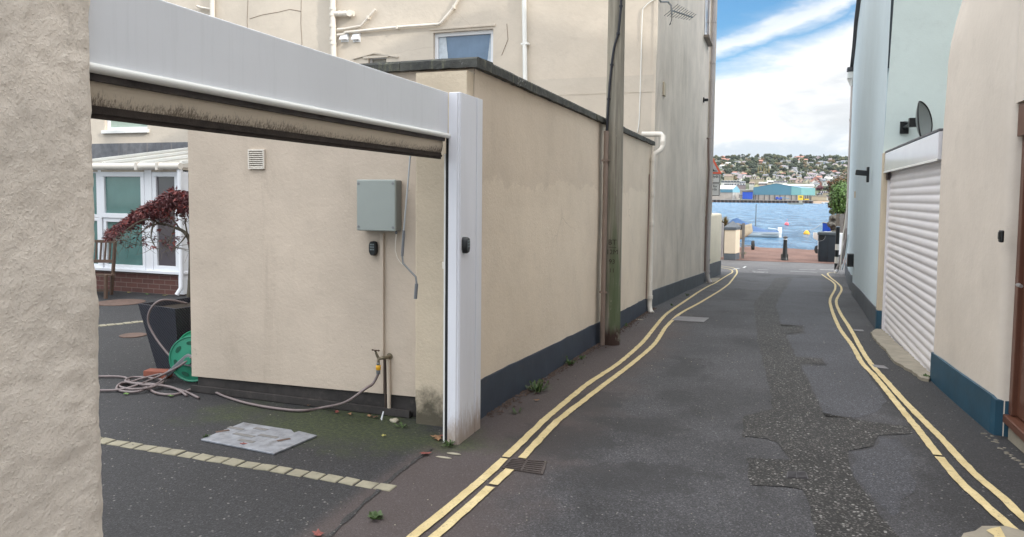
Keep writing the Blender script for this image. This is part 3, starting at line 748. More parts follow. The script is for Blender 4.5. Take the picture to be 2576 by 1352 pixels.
coping((xr, YF, 0), (xr, 12.5, 0), 9, (-1, 0, 0)).build('coping', m_cop, ob)
coping((xl-.05, YF, 0), (xr+.045, YF, 0), 4, (0, 1, 0)).build('coping', m_cop, ob)
# air brick
c0, c1 = W(627, 377, Y=YF), W(668, 426, Y=YF)
mb = MB(); x0, x1, z0, z1 = c0.x, c1.x, c1.z, c0.z
mb.box(x0, x1, YF-.02, YF-.001, z1-.012, z1).box(x0, x1, YF-.02, YF-.001, z0, z0+.012).box(x0, x0+.012, YF-.0195, YF-.001, z0+.0122, z1-.0122).box(x1-.012, x1, YF-.0195, YF-.001, z0+.0122, z1-.0122)
mv = mb.build('vent_frame', m_pipew, ob, bevel=.002)
mb = MB()
for i in range(9):
    z = z0+.016+(z1-z0-.03)*i/8; mb.cbox((((x0+x1)/2), YF-.012, z), x1-x0-.026, .016, .005, Matrix.Rotation(radians(-35), 3, 'X'))
mb.build('louvre', m_pipew, mv)
mb = MB().box(x0+.012, x1-.012, YF-.004, YF-.001, z0+.012, z1-.012); mb.build('vent_back', M('vent_shadow', (.05, .04, .03), .9), mv)
# control box
c0, c1 = W(897, 452, Y=4.60), W(990, 583, Y=4.60)
x0, x1, z0, z1 = c0.x, c1.x, c1.z, c0.z
cb = thing('control_box', 'large grey green plastic control box with corner screws on the cream wall by the gate', 'control box', ((x0+x1)/2, 4.65, z0))
MB().box(x0+.004, x1+.012, 4.622, 4.70, z0+.004, z1-.004).build('body', m_boxs, cb, bevel=.006)
MB().box(x0, x1+.014, 4.598, 4.6215, z0, z1).build('lid', m_box, cb, bevel=.008)
for a in (x0+.017, x1-.004):
    for b in (z0+.028, z1-.028):
        mb = MB().lathe((a, 4.5975, b), [(.010, 0), (.010, -.0015), (.006, -.002), (.003, .004)], 12, (0, 1, 0)); mb.build('screw', m_dsteel, cb)
MB().lathe((x1-.005, 4.65, z0+.004), [(.010, 0), (.010, -.016), (.006, -.024)], 10).build('cable_gland', m_gplas, cb)
q = x1-.005
mb = MB().tube([(q, 4.65, z0-.015), (q-.006, 4.65, z0-.07), (q-.014, 4.66, z0-.14), (q-.004, 4.67, z0-.19), (q+.02, 4.675, z0-.225), (q+.04, 4.68, z0-.24)], .0035, 6); smooth_by_angle(mb.build('cable', m_pipew, cb), 80)
# conduit strip below the control box, then the tap pipe
a, b = W(967, 587, Y=4.69), W(960, 893, Y=4.69)
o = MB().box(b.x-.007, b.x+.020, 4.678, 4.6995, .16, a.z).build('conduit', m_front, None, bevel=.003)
tag(o, 'thin cream painted conduit strip running down the cream wall from the control box', 'conduit')
tp = W(953, 905, Y=4.62)
t_ = thing('garden_tap', 'old brass outdoor tap with cross handle and yellow hose connector low on the cream wall', 'tap', (tp.x, 4.66, tp.z))
mb = MB().tube([(tp.x+.045, 4.70, tp.z+.012), (tp.x+.045, 4.66, tp.z+.012), (tp.x+.03, 4.63, tp.z+.014), (tp.x, 4.615, tp.z+.006), (tp.x, 4.613, tp.z-.022)], [.016, .014, .013, .013, .010], 10); mb.lathe((tp.x+.045, 4.6995, tp.z+.012), [(.024, 0), (.024, -.006), (.015, -.008)], 12, (0, 1, 0))
smooth_by_angle(mb.build('spout', m_brass, t_), 50)
smooth_by_angle(MB().tube([(tp.x, 4.615, tp.z+.01), (tp.x-.014, 4.605, tp.z+.05), (tp.x-.018, 4.603, tp.z+.066)], [.011, .009, .005], 10).build('stem', m_brass, t_), 50)
mb = MB().tube([(tp.x-.045, 4.61, tp.z+.068), (tp.x+.012, 4.598, tp.z+.070)], .0045, 8); mb.lathe((tp.x-.018, 4.603, tp.z+.060), [(.009, 0), (.010, .008), (.004, .013)], 10)
mb.lathe((tp.x-.045, 4.61, tp.z+.062), [(.004, 0), (.008, .006), (.004, .012)], 8); mb.lathe((tp.x+.012, 4.598, tp.z+.064), [(.004, 0), (.008, .006), (.004, .012)], 8)
smooth_by_angle(mb.build('handle', M('bronze_handle', (.075, .05, .035), .5, .2, 20, metal=.5), t_), 50)
mb = MB().lathe((tp.x, 4.613, tp.z-.020), [(.013, 0), (.014, -.016), (.010, -.02)], 14); smooth_by_angle(mb.build('adaptor', m_steel, t_), 50)
mb = MB().lathe((tp.x, 4.613, tp.z-.040), [(.015, 0), (.018, -.004), (.018, -.030), (.015, -.034)], 14); smooth_by_angle(mb.build('hose_connector', m_yel, t_), 50)
mb = MB().lathe((tp.x, 4.613, tp.z-.074), [(.016, 0), (.014, -.028), (.010, -.032)], 14); smooth_by_angle(mb.build('hose_collar', m_gplas, t_), 50)
for dx_, r_ in ((.047, .014), (.018, .008)):
    zt_ = tp.z-.01
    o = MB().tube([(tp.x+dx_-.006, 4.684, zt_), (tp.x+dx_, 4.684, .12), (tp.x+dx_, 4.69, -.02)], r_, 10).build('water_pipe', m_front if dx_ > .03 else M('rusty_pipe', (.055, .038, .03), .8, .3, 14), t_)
    smooth_by_angle(o, 60)
# lead skirting batten at the foot of the wall
o = MB().box(xl+.02, -2.42, YF-.035, YF-.012, .005, .055).box(xl+.02, -2.42, YF-.012, YF+.02, .005, .036).build('skirting_board', m_black); tag(o, 'black damp timber batten lying along the foot of the outbuilding wall', 'batten')
# winding handle
a0, a1, a2 = W(1033, 383, Y=4.36), W(1016, 580, Y=4.36), W(1012, 645, Y=4.36)
wh = thing('winding_handle', 'steel crank winding rod hanging from the gate curtain in front of the pilaster', 'winding handle', a2)
smooth_by_angle(MB().tube([a0+V(0, 0, .06), a0, a1], .0058, 8).build('rod', m_steel, wh), 60)
smooth_by_angle(MB().tube([a1, a2+V(0, 0, .0)], .0095, 10).build('sleeve', m_gplas, wh), 60)
b1, b2, b3, b4, b5 = [W(x, y, Y=4.36) for x, y in ((1012, 645), (1014, 663), (1030, 680), (1046, 697), (1048, 714))]
smooth_by_angle(MB().tube([b1, b2, b3, b4, b5], .0068, 8).build('crank', m_dsteel, wh), 80)
smooth_by_angle(MB().tube([b5, W(1045, 752, Y=4.36)], .0115, 10).build('grip', m_gplas, wh), 60)
# ================================================================ MANHOLES
def plate(name, label, cat, pts, mat, h=.012, parts=None, dz=0):
    ps = [G(*p) for p in pts]; mb = MB(); mb.prism([V(p.x, p.y, gz(p.x, p.y)+.001+dz) for p in ps], (0, 0, h))
    o = mb.build(name, mat, None, bevel=.003); return tag(o, label, cat) if label else o
pts = [(505, 1110), (612, 1067), (733, 1086), (740, 1093), (752, 1089), (798, 1100), (690, 1146)]
c_ = G(650, 1107)
mh = thing('manhole_cover', 'large square galvanised steel manhole cover in the yard tarmac before the gate', 'manhole cover', c_)
mb = MB().prism([V(*G(*p)[:2], .001) for p in pts], (0, 0, .012)); mb.build('plate', m_iron, mh, bevel=.003)
for px_ in ((560, 1090), (714, 1112)):
    q = G(*px_); mb = MB().cbox((q.x, q.y, .0135), .085, .028, .003, Matrix.Rotation(radians(55), 3, 'Z')); mb.build('lifting_slot', m_rust, mh)
for a, b in (((575, 1080), (612, 1086)), ((588, 1096), (640, 1104)), ((640, 1082), (672, 1087)), ((650, 1100), (700, 1106)), ((600, 1112), (640, 1118))):
    q = (G(*a)+G(*b))/2; L = (G(*a)-G(*b)).length; mb = MB().cbox((q.x, q.y, .0138), L, .035, .0025, Matrix.Rotation(radians(-4), 3, 'Z')); mb.build('dirty_tread', M('dirty_tread', (.165, .16, .155), .8, .25, 20), mh)
for px_, rad, lb in (((303, 762), .33, 'round rusty manhole cover far in the yard near the chair'), ((335, 845), .14, 'small round rusty cover nearer in the yard beside the planter')):
    q = G(*px_); o = MB().lathe((q.x, q.y, gz(q.x, q.y)+.001), [(rad, 0), (rad, .007), (rad*.96, .010), (rad*.5, .011)], 28).build('manhole_cover', m_rust); tag(o, lb, 'manhole cover')
plate('inspection_cover', 'pale grey concrete inspection slab beside the left double yellow line', 'cover', [(1704, 797), (1784, 801), (1770, 812), (1689, 807)], M('pale_slab', (.17, .165, .17), .8, .15, 6, .3, 40), .008)
plate('inspection_cover', 'small grey cover by the kerb line beyond the roller garage threshold', 'cover', [(2146, 830), (2170, 831), (2174, 835), (2150, 834)], M('pale_slab', (.17, .165, .17)), .008)
plate('inspection_cover', 'thin grey slab between the right yellow lines and the garage threshold', 'cover', [(2193, 919), (2224, 922), (2236, 930), (2200, 926)], M('pale_slab', (.17, .165, .17)), .008)
def grating(label, pts, nb, name='drain_grate'):
    ps = [G(*p) for p in pts]; t0 = thing(name, label, 'drain', (ps[0]+ps[2])/2)
    MB().prism([V(p.x, p.y, gz(p.x, p.y)+.002) for p in ps], (0, 0, .006)).build('frame', m_grate, t0)
    mb = MB()
    for i in range(nb):
        u = (i+.5)/nb; a = ps[0].lerp(ps[3], u); b = ps[1].lerp(ps[2], u); a, b = a.lerp(b, .06), a.lerp(b, .94)
        for f0, f1 in ((0, .44), (.5, 1)):
            p, q = a.lerp(b, f0), a.lerp(b, f1); mb.bar(V(p.x, p.y, gz(p.x, p.y)+.0115), V(q.x, q.y, gz(q.x, q.y)+.0115), .008, .005)
    mb.build('grating', m_grate, t0); return t0
grating('small iron grating set in the coarse patch in the middle of the lane', [(1978, 1205), (2034, 1208), (2028, 1192), (1980, 1190)], 5)
t0 = grating('muddy drain grating crossed by the left double yellow line', [(1262, 1180), (1366, 1196), (1376, 1164), (1282, 1158)], 6)
for ch in t0.children: ch.data.materials[0] = M('muddy_iron', (.060, .047, .043), .85, .35, 14, .6, 50)
# ================================================================ HOSE, REEL, BRICK, PLANTER, MAPLE, CHAIR
def smoothpath(pts, k=6):
    out = []
    for i in range(len(pts)-1):
        p0, p1, p2, p3 = pts[max(i-1, 0)], pts[i], pts[i+1], pts[min(i+2, len(pts)-1)]
        for s in range(k):
            u = s/k; out.append(.5*((2*p1)+(-p0+p2)*u+(2*p0-5*p1+4*p2-p3)*u*u+(-p0+3*p1-3*p2+p3)*u**3))
    out.append(pts[-1]); return out
hz = .014
hp = [V(tp.x, 4.613, tp.z-.10), V(tp.x-.03, 4.59, tp.z-.17), W(920, 978, Y=4.50), W(870, 1012, Y=4.45)]
hp += [G(815, 1030)+V(0, 0, hz), G(760, 1038)+V(0, 0, hz), G(690, 1032)+V(0, 0, hz), G(620, 1019)+V(0, 0, hz), G(560, 1000)+V(0, 0, hz), G(515, 983)+V(0, 0, .03), G(480, 985)+V(0, 0, hz), G(440, 997)+V(0, 0, hz), G(395, 994)+V(0, 0, hz),
       G(360, 976)+V(0, 0, hz), G(310, 972)+V(0, 0, .03), G(295, 985)+V(0, 0, hz), G(345, 992)+V(0, 0, .02), G(400, 975)+V(0, 0, .04), G(425, 955)+V(0, 0, .05), G(395, 955)+V(0, 0, .04), G(330, 965)+V(0, 0, hz), G(300, 975)+V(0, 0, hz), G(330, 990)+V(0, 0, .035), G(385, 985)+V(0, 0, .035), G(410, 966)+V(0, 0, .03), G(340, 955)+V(0, 0, .02), G(316, 970)+V(0, 0, .035), G(360, 982)+V(0, 0, .045), G(430, 980)+V(0, 0, .02), G(470, 1000)+V(0, 0, hz)]
hs = tag(MB().tube(smoothpath(hp, 8), .0098, 8).build('garden_hose', m_hose, None, smooth=True), 'mauve garden hose sagging from the tap and tangled in loops on the yard tarmac', 'hose')
h2 = [G(150, 955)+V(0, 0, hz), G(230, 952)+V(0, 0, hz), G(300, 952)+V(0, 0, hz), G(322, 958)+V(0, 0, hz), G(330, 972)+V(0, 0, .03), G(400, 978)+V(0, 0, .03), G(460, 988)+V(0, 0, hz), G(500, 1006)+V(0, 0, hz)]
h3 = [G(140, 985)+V(0, 0, hz), G(230, 987)+V(0, 0, hz), G(300, 987)+V(0, 0, .02), G(350, 980)+V(0, 0, .04), G(400, 962)+V(0, 0, .05)]
for hh, nm in ((h2, 'mauve hose length running off left behind the pillar, upper of two'), (h3, 'mauve hose length running off left behind the pillar, lower of two, climbing to the reel')):
    if hh is h3: hh = hh+[V(-4.62, 4.80, .16), V(-4.52, 4.86, .25)]
    tag(MB().tube(smoothpath(hh, 8), .0098, 8).build('garden_hose', m_hose, None, smooth=True), nm, 'hose')
# hose reel: two green flanges, grey frame
rc_ = W(487, 953, Y=4.92)
rl = thing('hose_reel', 'green plastic hose reel with grey frame, half hidden by the outbuilding corner', 'hose reel', (rc_.x, 4.9, 0))
ax = V(.30, -.95, .0).normalized()
def flange(c, rad, mat, nm):
    mb = MB(); a_ = ax; p = a_.cross(V(0, 0, 1)).normalized(); q_ = a_.cross(p); n_ = 36; rings = []
    for r_, h_ in ((rad, -.012), (rad, .012), (rad*.965, .014), (rad*.92, .006), (rad*.45, .020), (rad*.30, .022)):
        rings.append([Vector(c)+a_*h_+(p*cos(2*pi*k/n_)+q_*sin(2*pi*k/n_))*r_ for k in range(n_)])
    b0 = 0
    for r_ in rings: mb.v += r_
    for i in range(len(rings)-1):
        for k in range(n_):
            mb.f.append([i*n_+k, i*n_+(k+1) % n_, (i+1)*n_+(k+1) % n_, (i+1)*n_+k])
    mb.f.append([5*n_+k for k in range(n_)]); mb.f.append([k for k in range(n_)][::-1])
    o = mb.build(nm, mat, rl); smooth_by_angle(o, 40)
    mh_ = MATS.get('reel_hollow') or M('reel_hollow', mul((.02, .20, .12), .45), .5)
    for k in range(7):
        an = 2*pi*(k+.3)/7; cc_ = Vector(c)+a_*.016+(p*cos(an)+q_*sin(an))*rad*.70; tn = (-p*sin(an)+q_*cos(an))
        ring = [cc_+tn*cos(b)*.034+(p*cos(an)+q_*sin(an))*sin(b)*.017 for b in [2*pi*j/12 for j in range(12)]]
        mm = MB().prism(ring, a_*.002); mm.build('hollow', mh_, o)
    return o
cz = V(W(484, 932, Y=4.9).x, 4.9, .205)
flange(cz+V(.0, 0, 0)-ax*.0, .195, m_green2, 'flange'); flange(cz-ax*.16+V(-.02, 0, .02), .20, m_green1, 'flange')
smooth_by_angle(MB().tube([cz-ax*.15, cz], .07, 16).build('drum', m_green1, rl), 40)
mb = MB(); f1 = cz+ax*.03
mb.prism([f1+V(-.02, 0, .05), f1+V(-.05, 0, .035), f1+V(-.235, -.01, -.118), f1+V(-.245, -.01, -.145), f1+V(-.20, -.01, -.145), f1+V(-.08, 0, -.045), f1+V(.06, 0, -.06), f1+V(.06, 0, .04)], ax*.03)
mb.build('frame', m_gplas, rl, bevel=.006)
MB().tube([cz+ax*.03+V(0, 0, 0), cz+ax*.085], .03, 14).build('crank_hub', m_green2, rl)
MB().bar(cz-ax*.19+V(.02, 0, .02), cz-ax*.19+V(-.2, 0, -.15), .02, .03).build('leg', m_gplas, rl, bevel=.004)
# brick
q = G(398, 950); o = MB().cbox((q.x, q.y, .034), .21, .10, .065, Matrix.Rotation(radians(14), 3, 'Z')).build('brick', m_brick1, None, bevel=.004); tag(o, 'single loose red brick on the tarmac behind the tangled hose', 'brick')
# planter
pc = V(-5.02, 5.28, 0)
pl = thing('planter', 'tall tapered dark woven planter pot beside the outbuilding holding a red maple', 'planter', pc)
m_, t = newmat('woven_dark_plastic'); v = t.n('ShaderNodeTexCoord').outputs['Object']
wv = t.n('ShaderNodeTexWave', i_Scale=22., i_Distortion=2.5); wv.bands_direction = 'DIAGONAL'; t.put(wv.inputs['Vector'], v)
c = t.mix(wv.outputs[1], (.010, .011, .018), (.034, .035, .050)); finish(t, c, .5, wv.outputs[1], .6, .006)
hw1 = .27; hw0 = .165; zt_ = .605; th_ = radians(-12)
def sq(h, z, c=None): return [pc+V(x*cos(th_)-y*sin(th_), x*sin(th_)+y*cos(th_), z) for x, y in ((-h, -h), (h, -h), (h, h), (-h, h))]
mb = MB(); rs_ = [sq(hw0, 0), sq(hw1, zt_), sq(hw1-.02, zt_), sq(hw1-.03, zt_-.05)]
for r_ in rs_: mb.v += r_
for i in range(3):
    for k in range(4): mb.f.append([4*i+k, 4*i+(k+1) % 4, 4*i+4+(k+1) % 4, 4*i+4+k])
mb.f.append([3, 2, 1, 0]); mb.build('pot', m_, pl)
MB().add(sq(hw1-.03, zt_-.045), [(0, 1, 2, 3)]).build('soil', m_soil, pl)
# hose looped over the pot
pts = [W(x, y, Y=yy) for x, y, yy in ((470, 764, 5.20), (432, 756, 5.08), (400, 758, 4.98), (378, 780, 4.94), (373, 812, 4.94), (390, 848, 4.94), (415, 882, 4.93), (436, 905, 4.92), (460, 935, 4.91))]
tag(MB().tube(smoothpath(pts), .0098, 8).build('garden_hose', m_hose, None, smooth=True), 'arc of mauve hose looping over the rim of the dark planter down to the reel', 'hose')
# japanese maple
tr_ = thing('japanese_maple', 'small weeping red leaved maple growing in the dark planter before the conservatory', 'tree', pc+V(.1, .0, zt_-.05))
T = lambda x, y, Y=5.65: W(x, y, Y=Y)
trunk = [T(473, 775), T(477, 740), T(480, 690), T(481, 640), T(476, 603), T(462, 583), T(440, 573)]
mb = MB().tube(smoothpath(trunk, 4), [.026]*4+[.025]*4+[.024]*4+[.022]*4+[.019]*4+[.016]*4+[.013], 8); smooth_by_angle(mb.build('trunk', m_bark, tr_), 80)
mb = MB(); tips = []
branches = [[T(440, 573), T(415, 565, 5.6), T(385, 566, 5.5), T(360, 580, 5.45), T(345, 600, 5.45), T(340, 622, 5.45)],
            [T(415, 567, 5.6), T(370, 552, 5.4), T(330, 570, 5.35), T(308, 590, 5.3), T(303, 612, 5.3)],
            [T(455, 580), T(430, 548, 5.8), T(400, 535, 5.9), T(370, 530, 5.95)], [T(478, 620), T(466, 560, 5.6), T(462, 520, 5.5)],
            [T(440, 573), T(430, 600, 5.5), T(425, 625, 5.45)], [T(476, 603), T(500, 560, 5.7), T(520, 520, 5.7)], [T(385, 566, 5.5), T(380, 600, 5.45), T(395, 628, 5.45)],
            [T(470, 590), T(455, 610, 5.5), T(440, 622, 5.4)]]
for bch in branches:
    p = smoothpath(bch, 3); mb.tube(p, [max(.003, .010*(1-i/len(p))) for i in range(len(p))], 5); tips += p[3:]
fine = []
for _ in range(110):
    p = R.choice(tips); q = p+V(R.uniform(-.10, .10), R.uniform(-.12, .12), R.uniform(-.05, .07)); r_ = q+V(R.uniform(-.10, .10), R.uniform(-.1, .1), R.uniform(-.12, .01))
    mb.tube([p, q, r_], [.003, .002, .001], 4); fine.append(r_)
for a, b in (((425, 595), (405, 612)), ((400, 600), (395, 622)), ((360, 596), (420, 612)), ((335, 610), (385, 622)), ((420, 610), (450, 640)), ((330, 600), (320, 650)), ((360, 600), (345, 640))):
    mb.tube([T(*a), T((a[0]+b[0])/2, (a[1]+b[1])/2-3), T(*b)], [.003, .002, .001], 4)
smooth_by_angle(mb.build('branch', m_bark, tr_), 80)
def leafclump(mb, c, s, droop=.5):
    """one dissected leaf: a fan of narrow lobes"""
    d0 = V(R.uniform(-1, 1), R.uniform(-1, 1), R.uniform(-.9, .2)).normalized()
    for k in range(5):
        d = (d0+V(R.uniform(-.9, .9), R.uniform(-.9, .9), R.uniform(-.8, .5))).normalized(); sv = d.cross(V(R.uniform(-1, 1), R.uniform(-1, 1), R.uniform(-1, 1))).normalized()*s*.11
        mb.add([c, c+d*s*.5+sv, c+d*s, c+d*s*.5-sv], [(0, 1, 2, 3)])
ml = MB(); ml2 = MB()
# canopy envelope in the picture: a sloping dome, dense at the right
for _ in range(2600):
    u = R.random()**.75; x = 268+u*(560-268)
    top = 585-(x-268)*.50-38*sin(min(1, (x-268)/200)*pi/2)*.6
    top = max(top, 482) if x > 440 else top
    y = top+abs(R.gauss(0, 1))*(24 if x > 380 else 12)+R.uniform(-3, 3)
    if y > 602: continue
    p = T(x, y, R.uniform(5.35, 6.0)); (ml if R.random() < .8 else ml2).__class__; leafclump(ml if R.random() < .78 else ml2, p, R.uniform(.035, .065))
for p in tips: 
    for _ in range(2): leafclump(R.choice((ml, ml, ml2)), p+V(R.uniform(-.05, .05), R.uniform(-.08, .08), R.uniform(-.01, .06)), R.uniform(.03, .055))
ml.build('foliage', m_maple, tr_); ml2.build('foliage', m_maple2, tr_)
# garden chair
cq = G(282, 742); ch = thing('garden_chair', 'weathered wooden slatted garden chair cut off by the near pillar', 'chair', (cq.x, cq.y, 0))
Yc = cq.y
def C(x, y, Y=None): return W(x, y, Y=Y if Y else Yc)
mb = MB(); mb.bar(C(290, 606), C(284, 690), .035, .045, (0, 1, 0)); mb.bar(C(284, 690), C(280, 742), .035, .045, (0, 1, 0)); mb.build('leg', m_wood, ch, bevel=.004)
mb = MB(); mb.bar(C(222, 604), C(216, 690), .035, .045, (0, 1, 0)); mb.bar(C(216, 690), C(214, 742), .035, .045, (0, 1, 0)); mb.build('leg', m_wood, ch, bevel=.004)
for x in (278, 222): MB().bar(C(x-12, 692, Yc-.45), C(x-12, 752, Yc-.45), .04, .04, (0, 1, 0)).build('leg', m_wood, ch, bevel=.004)
MB().bar(C(220, 607), C(290, 608), .03, .045).build('top_rail', m_wood, ch, bevel=.004)
MB().bar(C(218, 657), C(286, 658), .03, .05).build('back_rail', m_wood, ch, bevel=.004)
for i in range(5):
    x = 230+i*11.5; MB().bar(C(x+2, 611), C(x-1, 655), .028, .014, (0, 1, 0)).build('slat', m_wood, ch)
mb = MB()
for i in range(6): mb.bar(C(214, 691, Yc-.08*i)+V(0, 0, -.0), C(284, 692, Yc-.08*i), .06, .02)
mb.build('seat', m_wood, ch)
MB().bar(C(216, 730), C(282, 731), .025, .035).build('stretcher', m_wood, ch)
# ================================================================ CREAM HOUSE
YH = 12.8; XC = W(1646, 300, Y=YH).x
H = thing('tall_house', 'tall cream rendered house behind the outbuilding with painted pipes and a weathered side wall', 'house', (-7, 18, 0))
def fx(x, y): return W(x, y, Y=YH)
hol = []
def hole(x0, y0, x1, y1):
    a, b = fx(x0, y0), fx(x1, y1); h = (a.x, b.x, b.z, a.z); hol.append(h); return h
hw = hole(1090, 83, 1240, 175); hl = hole(262, 262, 371, 326); hs_ = hole(926, 143, 972, 185); hd = hole(640, 160, 756, 260)
mb = MB(); PH = lambda a, z: V(a, YH, z)
holes_wall(mb, PH, -17, XC, -.5, 9.2, hol, .14, (0, 1, 0))
mb.add([(-17, YH, -.5), (-17, YH, 9.2), (-17, 24, 9.2), (-17, 24, -.5)], [(0, 1, 2, 3)])
mb.add([(-17, 24, -.5), (-17, 24, 9.2), (-1.85, 24, 9.2), (-1.85, 24, -.5)], [(0, 1, 2, 3)])
mb.build('wall', m_house, H)
side = [(XC, YH), (-1.985, 13.6), (-1.955, 15.2), (-1.93, 17), (-1.90, 19), (-1.875, 20.6), (-1.866, 21.9), (-1.9, 22.2)]
mb = MB()
for x, y in side:
    for k in range(11):
        z0 = gz(x, y)+.30; mb.v.append(V(x+.008*mn.noise(V(y*1.5, k, 0)), y, z0+(9.2-z0)*k/10))
for j in range(len(side)-1):
    for k in range(10): a = j*11+k; mb.f.append([a, a+11, a+12, a+1])
mb.add([(-1.9, 22.2, -1.2), (-1.9, 22.2, 9.2), (-5, 22.2, 9.2), (-5, 22.2, -1.2)], [(0, 1, 2, 3)])
o = mb.build('side_wall', m_side, H); o['label'] = 'grey weathered side wall streaked with algae'
mb = MB()
for x, y in side: z0 = gz(x, y); h_ = .30+.012*mn.noise(V(y*2, 0, 4)); mb.v += [V(x+.022, y, z0-.1), V(x+.022, y, z0+h_), V(x-.03, y, z0+h_+.003)]
for j in range(len(side)-1):
    for k in range(2): a = 3*j+k; mb.f.append([a, a+3, a+4, a+1])
mb.build('plinth', m_greypl, H)
mb = MB(); mb.add([(-17.4, YH-.35, 9.1), (XC+.35, YH-.35, 9.1), (XC+.35, 24.3, 9.1), (-17.4, 24.3, 9.1), (-13.5, 18, 11.5), (-5.5, 18, 11.5)], [(0, 1, 5, 4), (1, 2, 5), (2, 3, 4, 5), (3, 0, 4), (3, 2, 1, 0)]); mb.build('roof', m_slate, H)
def upvc(h, parent, fr=.06, glass=None, Y=YH+.10, mull=(), name='window', curtain=None, sill=False, mat=None, trans=()):
    """white window: frame ring, panes, optional curtains and sill"""
    mat = mat or m_white; x0, x1, z0, z1 = h; mb = MB()
    mb.box(x0+.001, x1-.001, Y-.035, Y+.03, z1-fr, z1-.001).box(x0+.001, x1-.001, Y-.035, Y+.03, z0+.001, z0+fr)
    mb.box(x0+.001, x0+fr, Y-.034, Y+.029, z0+fr, z1-fr).box(x1-fr, x1-.001, Y-.034, Y+.029, z0+fr, z1-fr)
    for m_x in mull: mb.box(m_x-fr*.6, m_x+fr*.6, Y-.0335, Y+.0285, z0+fr, z1-fr)
    for m_z in trans: mb.box(x0+fr, x1-fr, Y-.030, Y+.026, m_z-fr*.5, m_z+fr*.5)
    f = mb.build(name, mat, parent, bevel=.006)
    es = [x0+fr]+[e for m_x in mull for e in (m_x-fr*.6, m_x+fr*.6)]+[x1-fr]
    for a, b in zip(es[::2], es[1::2]):
        MB().box(a, b, Y+.004, Y+.010, z0+fr, z1-fr).build('pane', glass or m_glassb, f)
    MB().box(x0, x1, Y+.9, Y+.91, z0-.2, z1+.2).build('room_back', M('dim_room', (.10, .12, .14), .9), f)
    if curtain:
        for a, b in curtain:
            mb = MB(); k = 14; vs = []
            for i in range(k+1):
                xx = a+(b-a)*i/k; mb.v += [V(xx, Y-.002+.002*(i % 2), z0+fr), V(xx, Y-.002+.002*(i % 2), z1-fr)]
            for i in range(k): mb.f.append([2*i, 2*i+1, 2*i+3, 2*i+2])
            mb.build('curtain', m_curt, f)
    if sill: MB().box(x0-.05, x1+.05, YH-.06, YH+.08, z0-.075, z0-.002).build('sill', m_trim, f, bevel=.006)
    return f
m_glc = M('clear_blue_glass', (.13, .20, .30), .05, .35, .8, 0, 1, **{'Specular IOR Level': .8})
hwf = upvc(hw, H, .07, m_glc)
x0, x1, z0, z1 = hw
for a, b, c_ in ((x0+.075, x0+.28, .7), (x1-.16, x1-.075, .2)):
    mb = MB(); k = 12
    for i in range(k+1):
        u = i/k; mb.v += [V(a+(b-a)*u, YH+.098+.003*(i % 2), z0+.075), V(a+(a*0+(b-a)*u*c_ if a < (x0+x1)/2 else (b-a)*(1-(1-u)*c_)), YH+.098+.003*(i % 2), z1-.075)]
    for i in range(k): mb.f.append([2*i, 2*i+1, 2*i+3, 2*i+2])
    mb.build('curtain', m_curt, hwf)
upvc(hl, H, .07, M('pale_green_glass', (.34, .42, .36), .08, .3, 1.2, 0, 1), sill=True)
upvc(hs_, H, .04, M('dull_pane', (.28, .26, .22), .2, .2, 2)); 
upvc(hd, H, .05, M('dull_pane', (.28, .26, .22)))
# projecting surround of the visible window
a, b = fx(1086, 80), fx(1243, 78)
MB().box(a.x-.03, b.x+.03, YH-.022, YH+.02, a.z+.02, a.z+.055).build('lintel_moulding', m_house, H, bevel=.004)
# small pedimented hood over the low window
p = [fx(*q) for q in ((890, 146), (943, 132), (1003, 142), (1003, 146), (943, 136), (890, 150))]
MB().prism([V(q.x, YH-.03, q.z) for q in p], (0, .04, 0)).build('hood_mould', m_house, H)
a, b = fx(915, 140), fx(978, 146); MB().box(a.x, b.x, YH-.025, YH-.001, b.z+.01, b.z+.05).build('hood_mould', m_house, H)
# soft horizontal render band and ledges
a, b = fx(1335, 197), fx(1645, 183)
m_band = render_mat('darker_render_band', (.52, .47, .405), streak=.15, bump=.5, bscale=14)
MB().box(a.x, XC-.02, YH-.012, YH-.001, 2.55, fx(1500, 195).z).build('render_band', m_band, H)
z_ = fx(1500, 237).z
MB().box(a.x, XC-.02, YH-.018, YH-.0125, z_, fx(1500, 195).z).build('render_band', m_band, H)
# old blocked opening with cracked edges
m_crack = M('crack_line', (.22, .17, .13), .9)
for pts in ([(624, 0), (622, 55), (625, 100), (623, 160)], [(758, 0), (757, 60), (760, 110), (757, 160)], [(628, 48), (660, 38), (700, 31), (730, 24), (757, 29)], [(1275, 60), (1278, 100), (1262, 140)]):
    MB().tube([fx(*q)+V(0, -.002, 0) for q in pts], .006, 4).build('crack', m_crack, H)
# soil pipes on the facade
def fpipe(pts, r, parent, mat=m_pipew, name='pipe', off=.08, joints=(), n=12, Y=YH):
    q = [V(W(x, y, Y=Y).x, Y-off, W(x, y, Y=Y).z) for x, y in pts]
    mb = MB().tube(q, r, n)
    for j in joints:
        u = W(j[0], j[1], Y=Y); c_ = V(u.x, Y-off, u.z); mb.lathe(c_-V(0, 0, .03), [(r*1.18, 0), (r*1.18, .06)], n)
    o = mb.build(name, mat, parent); smooth_by_angle(o, 45); return o
fpipe([(842, -90), (843, 0), (844, 80), (846, 200)], .055, H, name='soil_pipe', joints=((843, 25), (843, 40), (843, 68), (843, 100), (844, 112)))
fpipe([(850, 38), (895, 37)], .052, H, name='soil_pipe_branch', joints=()); 
q = fx(890, 38); o = MB().tube([V(q.x-.02, YH-.08, q.z), V(q.x, YH-.16, q.z)], .062, 14).build('soil_pipe_cap', m_pipew, H); smooth_by_angle(o, 45)
